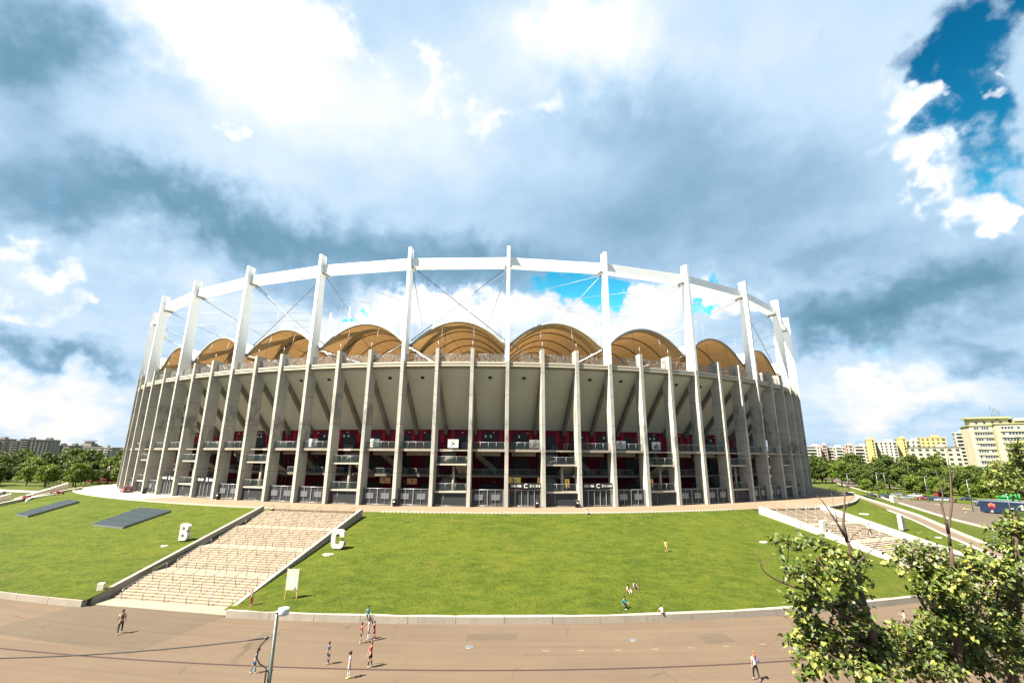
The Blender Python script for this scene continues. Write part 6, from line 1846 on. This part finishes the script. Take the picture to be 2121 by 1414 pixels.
# right belt
for i in range(13):
    t = i / 12
    tree(rg.choice(('d1', 'd2', 'd3', 'm1')), 182 + 54 * t + rg.uniform(-3, 3), 262 - 112 * t + rg.uniform(-4, 4), rg.uniform(1.12, 1.38), rg.uniform(0, 6), LR, GR)
for i in range(14):
    t = i / 13
    tree(rg.choice(('d1', 'd2', 'd3')), 196 + 76 * t + rg.uniform(-4, 4), 300 - 120 * t + rg.uniform(-6, 6), rg.uniform(1.15, 1.45), rg.uniform(0, 6), LR, GR)
for i in range(12):
    t = i / 11
    tree(rg.choice(('d1', 'd2', 'm1')), 222 + 95 * t + rg.uniform(-6, 6), 352 - 140 * t + rg.uniform(-8, 8), rg.uniform(1.1, 1.4), rg.uniform(0, 6), LR, GR)
for i in range(15):
    t = i / 14
    tree(rg.choice(('d1', 'd3', 'm1')), 176 + 42 * t + rg.uniform(-3, 3), 240 - 100 * t + rg.uniform(-4, 4), rg.uniform(0.85, 1.1), rg.uniform(0, 6), LR, GR)
for i in range(9):
    t = i / 8
    tree(rg.choice(('d1', 'd2')), 176 + 30 * t + rg.uniform(-3, 3), 300 + 8 * t + rg.uniform(-5, 5), rg.uniform(0.9, 1.25), rg.uniform(0, 6), LR, GR)
for pk, x, y, s, lab in (('l1', 158.5, 213, 0.95, 'bright young tree beside the two armed lamp behind the podium rim'), ('l1', 164, 212, 0.75, 'small bright young tree right of the two armed lamp'), ('l2', 170.5, 202, 1.15, 'bright leafy young tree behind the white estate car'),
                         ('l2', 176, 198, 1.1, 'bright leafy young tree between the white estate and the red cars'), ('l1', 170, 188, 1.0, 'bright young tree behind the bright red car'), ('l1', 176.5, 184.5, 0.95, 'bright young tree beside the crimson stall'),
                         ('l2', 176, 176, 1.1, 'bright young tree behind the bare branch'), ('l2', 171.5, 168.3, 1.25, 'round leafy tree standing left of the green stall'), ('l2', 178, 160, 1.2, 'leafy tree over the front of the coach'), ('l2', 172, 142, 1.25, 'leafy tree at the right edge above the white car'),
                         ('p1', 226, 352, 0.83, 'slim dark poplar, left one of a pair beside the stadium flank'), ('p1', 232, 354, 0.80, 'slim dark poplar, right one of a pair beside the stadium flank'), ('d2', 217, 300, 1.45, 'tallest dark tree with pointed top against the pink blocks'),
                         ('p2', 243, 268, 0.98, 'tall bright poplar in front of the cream block'), ('p1', 229, 275, 0.74, 'short dark poplar left of the tall bright poplar')):
    tree(pk, x, y, s, rg.uniform(0, 6), lab, GR)
# low shrubs behind the parked cars
def shrub(x, y, w, h, label, seed):
    o = empty('shrub', (x, y, 0)); tag(o, label, 'shrub', 'shrubs behind the parked cars')
    cb = MB(); rgs = random.Random(seed)
    for i in range(6): leaf_quads(cb, (rgs.uniform(-0.4, 0.4) * w, rgs.uniform(-0.3, 0.3) * w, h * 0.5), (w * 0.28, w * 0.22, h * 0.5), 60, 0.4, rgs)
    cb.build('foliage', M['leaf_light'], o)
    tb = MB()
    for i in range(4): tb.tube([(0, 0, -0.2), (rgs.uniform(-0.3, 0.3) * w, rgs.uniform(-0.2, 0.2) * w, h * 0.6)], [0.06, 0.02], 5)
    tb.build('stem', M['bark'], o)
for i, (x, y, w, h, lab) in enumerate(((150, 224, 6, 2.2, 'low shrub at the podium rim left of the lamp'), (160, 205, 7, 2.6, 'low bright shrub behind the black saloon'), (166, 206, 6, 2.4, 'low bright shrub behind the grey hatchback'), (172, 192, 5, 2.0, 'low shrub behind the bright red car'),
                                       (-150, 186, 5, 2.2, 'low dark shrub behind the podium, left of the stadium flank'), (-160, 176, 5, 2.0, 'low shrub behind the podium corner beside the hoops'))):
    shrub(x, y, w, h, lab, 50 + i)

# ------------------------------------------------------------------ lindens in front of the camera
def leaf_shape(mb, p, n, tip, s, rg):
    """heart shaped leaf: stalk end at p, hanging towards tip, folded a little along the midrib"""
    t = (tip - n * tip.dot(n)).normalized()
    sd = n.cross(t)
    f = n * s * rg.uniform(0.05, 0.16)
    cur = n * s * rg.uniform(-0.22, 0.05)
    a = p - t * s * 0.08
    mb.add([p, p + sd * s * 0.30 - t * s * 0.14 + f, p + sd * s * 0.46 + t * s * 0.22 + f, p + sd * s * 0.26 + t * s * 0.62 + f * 0.6 + cur * 0.5, p + t * s * 0.98 + cur,
            p - sd * s * 0.26 + t * s * 0.62 + f * 0.6 + cur * 0.5, p - sd * s * 0.46 + t * s * 0.22 + f, p - sd * s * 0.30 - t * s * 0.14 + f, p + t * s * 0.45],
           [(0, 1, 2, 8), (8, 2, 3, 4), (0, 8, 6, 7), (8, 4, 5, 6)], 0, False)
def linden(label, base, limbs, clumps, dead, seed, leaf=0.092, dens=0.78):
    rg = random.Random(seed)
    o = empty('linden_tree', (base[0], base[1], 0)); tag(o, label, 'tree', 'linden trees in front of the camera')
    B = Vector((base[0], base[1], 0))
    tb = MB()
    for pts, r0, r1 in limbs:
        P = [Vector(p) for p in pts]
        n = len(P)
        q = []
        for i in range(n - 1):
            for t in (0, 0.5):
                q.append(P[i].lerp(P[i + 1], t) + (Vector((rg.gauss(0, 0.012), rg.gauss(0, 0.012), 0)) if t else Vector()))
        q.append(P[-1])
        tb.tube(q, [r0 + (r1 - r0) * i / (len(q) - 1) for i in range(len(q))], 8)
    lb = MB()
    for c, ax, w in clumps:
        c = Vector(c)
        nt_ = max(4, int(5.5 * w * dens))
        # nearest limb point feeds the twigs
        allp = [Vector(p) for pts, _, _ in limbs for p in pts]
        src = min(allp, key=lambda p: (p - c).length)
        for _ in range(nt_):
            v = Vector((rg.gauss(0, 0.42), rg.gauss(0, 0.42), rg.gauss(0, 0.42)))
            e = c + Vector((v.x * ax[0], v.y * ax[1], v.z * ax[2]))
            st = src.lerp(c, rg.uniform(0.2, 0.8))
            mid = st.lerp(e, 0.5) + UP * 0.06
            tb.tube([st, mid, e], [0.009, 0.006, 0.003], 4)
            k = rg.randint(14, 22)
            dirn = (e - st).normalized()
            for i in range(k):
                u = rg.random() ** 0.7
                q = mid.lerp(e, u) + Vector((rg.gauss(0, 0.085), rg.gauss(0, 0.085), rg.gauss(0, 0.07)))
                nrm = Vector((rg.gauss(0, 0.5), rg.gauss(-0.25, 0.5), rg.gauss(0.75, 0.4))).normalized()
                tip = Vector((rg.gauss(0, 0.6), rg.gauss(0, 0.6), -0.9)) + dirn * 0.5
                leaf_shape(lb, q, nrm, tip, leaf * rg.uniform(0.65, 1.25), rg)
    tb.build('trunk', M['bark'], o, True)
    if dead:
        db = MB()
        for pts, r0, r1 in dead:
            P = [Vector(p) for p in pts]
            db.tube(P, [r0 + (r1 - r0) * i / (len(P) - 1) for i in range(len(P))], 7)
        db.build('dead_branch', M['bark_pale'], o, True)
    lb.build('crown', M['linden'], o, True)
    return o
linden('linden tree in front, leftmost, with thin dead twigs above its crown', (6.66, 9.5), [([(6.76, 9.5, -0.2), (6.66, 9.5, 10.94), (6.71, 9.5, 11.51), (6.72, 9.5, 11.83), (6.67, 9.5, 12.08), (6.64, 9.5, 12.25), (6.59, 9.5, 12.57), (6.55, 9.5, 12.77), (6.53, 9.5, 13.12), (6.51, 9.5, 13.31)], 0.085, 0.028), ([(6.66, 9.5, 12.13), (6.32, 9.5, 12.47), (6.08, 9.5, 12.67), (5.87, 9.5, 13.06)], 0.04, 0.012), ([(6.56, 9.3, 11.89), (6.07, 9.3, 12.08), (5.64, 9.3, 12.43), (5.41, 9.3, 12.52), (5.06, 9.3, 12.63), (4.77, 9.3, 12.78), (4.69, 9.3, 12.91), (4.6, 9.3, 13.14)], 0.03, 0.006), ([(6.7, 9.5, 11.47), (6.26, 9.5, 11.59), (5.72, 9.5, 11.5), (5.42, 9.5, 11.58)], 0.05, 0.012), ([(5.06, 9.3, 12.63), (5.15, 9.3, 12.84), (5.25, 9.3, 13.26)], 0.016, 0.006)], [((5.2, 9.21, 13.32), (0.23, 0.23, 0.18), 0.82), ((5.93, 9.55, 13.24), (0.33, 0.33, 0.14), 0.92), ((6.03, 9.36, 13.11), (0.41, 0.41, 0.23), 1.88), ((6.49, 9.61, 12.98), (0.37, 0.37, 0.28), 2.1), ((5.76, 9.64, 12.73), (0.47, 0.47, 0.33), 3), ((5.18, 9.02, 12.87), (0.22, 0.22, 0.22), 0.95), ((5.89, 8.96, 12.86), (0.35, 0.35, 0.26), 1.8), ((6.94, 9.87, 12.62), (0.24, 0.29, 0.29), 1.36), ((5.62, 9.24, 12.58), (0.35, 0.35, 0.22), 1.57), ((6.13, 9.21, 12.55), (0.31, 0.31, 0.18), 1.09), ((6.38, 10.05, 12.06), (0.48, 0.48, 0.24), 2.29), ((5.51, 9.47, 12.19), (0.32, 0.32, 0.23), 1.42), ((5.64, 9.87, 11.87), (0.28, 0.28, 0.23), 1.31), ((5.73, 9.47, 11.91), (0.45, 0.45, 0.22), 2.0), ((6.35, 9.65, 11.98), (0.37, 0.37, 0.23), 1.67), ((6.34, 9.12, 12.16), (0.13, 0.17, 0.17), 0.5), ((5.42, 9.65, 11.58), (0.23, 0.23, 0.18), 0.82), ((5.8, 9.9, 11.38), (0.46, 0.46, 0.28), 2.57), ((5.97, 9.53, 11.69), (0.45, 0.45, 0.27), 2.4), ((6.61, 9.77, 11.59), (0.41, 0.41, 0.27), 2.27), ((6.91, 9.69, 11.52), (0.36, 0.36, 0.32), 2.3), ((5.36, 9.02, 11.45), (0.33, 0.33, 0.21), 1.4), ((6.31, 9.78, 11.23), (0.45, 0.45, 0.32), 2.89), ((6.7, 9.6, 11.35), (0.4, 0.4, 0.31), 2.51), ((6.54, 9.28, 11.2), (0.43, 0.43, 0.21), 1.83), ((5.87, 8.98, 11.27), (0.41, 0.41, 0.17), 1.37), ((5.72, 9.9, 10.86), (0.27, 0.27, 0.11), 0.6)], [([(6.51, 9.5, 13.31), (6.49, 9.5, 13.64), (6.54, 9.5, 13.85), (6.6, 9.5, 14.12), (6.65, 9.5, 14.35)], 0.032, 0.006), ([(6.5, 9.5, 13.37), (6.38, 9.5, 13.63), (6.29, 9.5, 13.8), (6.15, 9.5, 14.05), (6.04, 9.5, 14.16)], 0.024, 0.004), ([(6.52, 9.5, 13.27), (6.65, 9.5, 13.43), (6.83, 9.5, 13.54), (6.98, 9.5, 13.55)], 0.012, 0.004), ([(6.49, 9.4, 12.83), (6.62, 9.4, 13.0), (6.73, 9.4, 13.07), (6.98, 9.4, 13.26), (7.31, 9.4, 13.63)], 0.018, 0.003), ([(6.73, 9.4, 13.07), (6.65, 9.4, 13.21), (6.59, 9.4, 13.3)], 0.01, 0.004), ([(6.38, 9.5, 13.63), (6.36, 9.5, 13.94), (6.35, 9.5, 14.21)], 0.008, 0.003), ([(4.69, 9.3, 12.91), (4.82, 9.3, 13.01), (4.93, 9.3, 13.09)], 0.008, 0.003), ([(6.54, 9.5, 13.85), (6.66, 9.5, 14.03), (6.8, 9.5, 14.17)], 0.007, 0.003)], 11)
linden('linden tree in front with a tall bare leader, between the two other near lindens', (9.06, 10.6), [([(9.06, 10.6, -0.2), (9.06, 10.6, 10.5), (9.21, 10.6, 11.22), (9.34, 10.6, 11.94), (9.4, 10.6, 12.47), (9.47, 10.6, 13.06)], 0.09, 0.034), ([(9.21, 10.6, 11.22), (8.8, 10.6, 11.57), (8.56, 10.6, 12.12), (8.62, 10.6, 12.87)], 0.05, 0.012), ([(9.17, 10.6, 11.05), (8.56, 10.6, 11.13), (8.04, 10.6, 11.04)], 0.045, 0.012), ([(9.64, 10.9, 11.12), (10.21, 10.9, 12.0), (10.42, 10.9, 12.24)], 0.04, 0.015), ([(9.36, 10.6, 12.12), (9.77, 10.6, 12.5), (10.0, 10.6, 12.83)], 0.03, 0.01)], [((8.58, 10.57, 13.03), (0.26, 0.26, 0.21), 1.07), ((9.09, 10.86, 12.91), (0.32, 0.32, 0.21), 1.35), ((8.72, 11.05, 12.7), (0.22, 0.22, 0.16), 0.7), ((8.84, 10.86, 12.66), (0.37, 0.37, 0.21), 1.56), ((9.54, 11.11, 12.65), (0.43, 0.43, 0.22), 1.87), ((8.26, 10.47, 12.54), (0.2, 0.2, 0.15), 0.62), ((9.08, 10.96, 12.44), (0.42, 0.42, 0.27), 2.25), ((9.13, 10.53, 12.48), (0.41, 0.41, 0.31), 2.49), ((10.09, 11.12, 12.43), (0.38, 0.38, 0.27), 2.03), ((10.41, 11.05, 12.79), (0.32, 0.32, 0.27), 1.75), ((9.53, 10.12, 12.75), (0.25, 0.29, 0.29), 1.45), ((9.18, 10.16, 12.45), (0.39, 0.39, 0.29), 2.3), ((8.75, 10.26, 12.3), (0.49, 0.49, 0.3), 2.91), ((10.01, 11.16, 11.92), (0.48, 0.48, 0.43), 3), ((8.76, 10.52, 12.08), (0.35, 0.35, 0.2), 1.42), ((9.18, 10.75, 11.79), (0.41, 0.41, 0.31), 2.51), ((8.62, 10.36, 11.74), (0.29, 0.29, 0.25), 1.44), ((9.13, 10.61, 11.59), (0.4, 0.4, 0.3), 2.41), ((9.47, 10.46, 11.86), (0.3, 0.3, 0.3), 1.78), ((7.82, 10.42, 11.52), (0.29, 0.29, 0.2), 1.16), ((8.41, 10.7, 11.24), (0.5, 0.5, 0.25), 2.52), ((8.74, 10.7, 11.22), (0.4, 0.4, 0.25), 2.01), ((9.48, 11.09, 11.15), (0.47, 0.47, 0.31), 2.92), ((9.56, 10.82, 11.38), (0.41, 0.41, 0.31), 2.49), ((8.59, 11.11, 10.8), (0.52, 0.52, 0.31), 3), ((9.08, 11.03, 10.84), (0.56, 0.56, 0.36), 3), ((9.65, 11.19, 10.84), (0.52, 0.52, 0.36), 3), ((8.42, 10.81, 10.61), (0.5, 0.5, 0.25), 2.49), ((8.46, 10.2, 10.85), (0.52, 0.52, 0.28), 2.92), ((9.58, 11.03, 10.6), (0.51, 0.51, 0.36), 3), ((8.34, 11.16, 10.78), (0.21, 0.21, 0.21), 0.86)], [([(9.47, 10.6, 13.06), (9.5, 10.6, 13.36), (9.69, 10.6, 13.89), (9.79, 10.6, 14.44), (9.82, 10.6, 14.75), (9.86, 10.6, 15.09)], 0.032, 0.006), ([(9.49, 10.6, 13.31), (9.48, 10.6, 13.6), (9.47, 10.6, 13.89), (9.54, 10.6, 14.1), (9.53, 10.6, 14.44), (9.49, 10.6, 14.62)], 0.028, 0.005), ([(9.47, 10.6, 13.89), (9.42, 10.6, 14.0)], 0.012, 0.006), ([(9.55, 10.6, 14.1), (9.64, 10.6, 14.31), (9.66, 10.6, 14.51)], 0.01, 0.004), ([(9.76, 10.6, 14.26), (9.88, 10.6, 14.52), (9.92, 10.6, 14.72)], 0.01, 0.004)], 12)
linden('dense linden tree in front at the right picture edge, its base out of view', (10.89, 11.4), [([(10.89, 11.4, -0.2), (10.89, 11.4, 10.18), (11.13, 11.4, 10.96), (11.4, 11.4, 11.73), (11.62, 11.4, 12.43), (11.76, 11.4, 13.15), (11.86, 11.4, 13.57)], 0.13, 0.03), ([(11.13, 11.4, 10.96), (10.86, 11.4, 11.53), (11.12, 11.4, 12.22)], 0.05, 0.012), ([(10.79, 11.2, 11.21), (11.17, 11.2, 11.88), (11.47, 11.2, 12.27)], 0.04, 0.012), ([(11.04, 11.4, 10.68), (10.51, 11.4, 10.95), (10.27, 11.4, 10.86)], 0.05, 0.012)], [((12.36, 11.89, 13.51), (0.35, 0.35, 0.3), 2.1), ((11.73, 11.48, 13.33), (0.4, 0.4, 0.28), 2.26), ((12.17, 11.66, 13.22), (0.35, 0.35, 0.35), 2.39), ((10.96, 11.05, 13.02), (0.27, 0.27, 0.27), 1.47), ((11.97, 11.8, 12.84), (0.52, 0.52, 0.4), 3), ((11.85, 11.49, 12.7), (0.28, 0.39, 0.39), 2.2), ((10.91, 11.14, 12.57), (0.32, 0.32, 0.32), 2.11), ((10.91, 10.88, 12.52), (0.42, 0.42, 0.37), 3), ((11.47, 11.82, 12.11), (0.34, 0.34, 0.29), 1.95), ((11.92, 11.99, 11.88), (0.52, 0.52, 0.46), 3), ((11.11, 10.91, 12.15), (0.21, 0.42, 0.42), 1.76), ((11.37, 11.76, 11.71), (0.34, 0.34, 0.34), 2.27), ((11.09, 11.29, 11.65), (0.48, 0.48, 0.43), 3), ((10.46, 10.98, 11.54), (0.36, 0.36, 0.31), 2.27), ((11.01, 11.15, 11.31), (0.42, 0.42, 0.42), 3), ((10.81, 11.72, 11.1), (0.44, 0.44, 0.33), 2.92), ((11.17, 11.85, 10.81), (0.55, 0.55, 0.44), 3), ((10.62, 10.85, 11.04), (0.41, 0.41, 0.41), 3), ((10.41, 11.54, 10.79), (0.43, 0.43, 0.38), 3), ((9.99, 10.85, 10.71), (0.5, 0.5, 0.35), 3), ((11.15, 11.66, 10.36), (0.54, 0.54, 0.38), 3)], [], 13)
linden('linden tree farther off at the right picture edge, reaching up to the big cream block', (25.49, 24.0), [([(25.49, 24.0, -0.2), (25.49, 24.0, 10.83), (25.79, 24.0, 12.38), (25.74, 24.0, 13.52), (25.86, 24.0, 14.93)], 0.2, 0.03), ([(25.74, 24.0, 13.06), (25.13, 24.0, 13.98), (24.55, 24.0, 14.1)], 0.08, 0.02)], [((25.45, 23.59, 15.47), (0.61, 0.61, 0.49), 3), ((26.95, 24.91, 15.14), (0.51, 0.64, 0.64), 3), ((26.67, 25.15, 14.76), (0.77, 0.77, 0.51), 3), ((25.85, 24.01, 14.65), (0.61, 0.61, 0.54), 3), ((26.08, 25.2, 14.46), (0.9, 0.9, 0.51), 3), ((24.01, 23.54, 14.13), (0.84, 0.84, 0.53), 3), ((24.11, 22.98, 14.18), (1.05, 1.05, 0.65), 3), ((25.92, 24.24, 13.98), (0.74, 0.74, 0.74), 3), ((23.48, 22.88, 13.71), (0.81, 0.81, 0.58), 3), ((24.59, 23.27, 13.52), (0.7, 0.7, 0.66), 3)], [], 14, 0.125, 0.9)
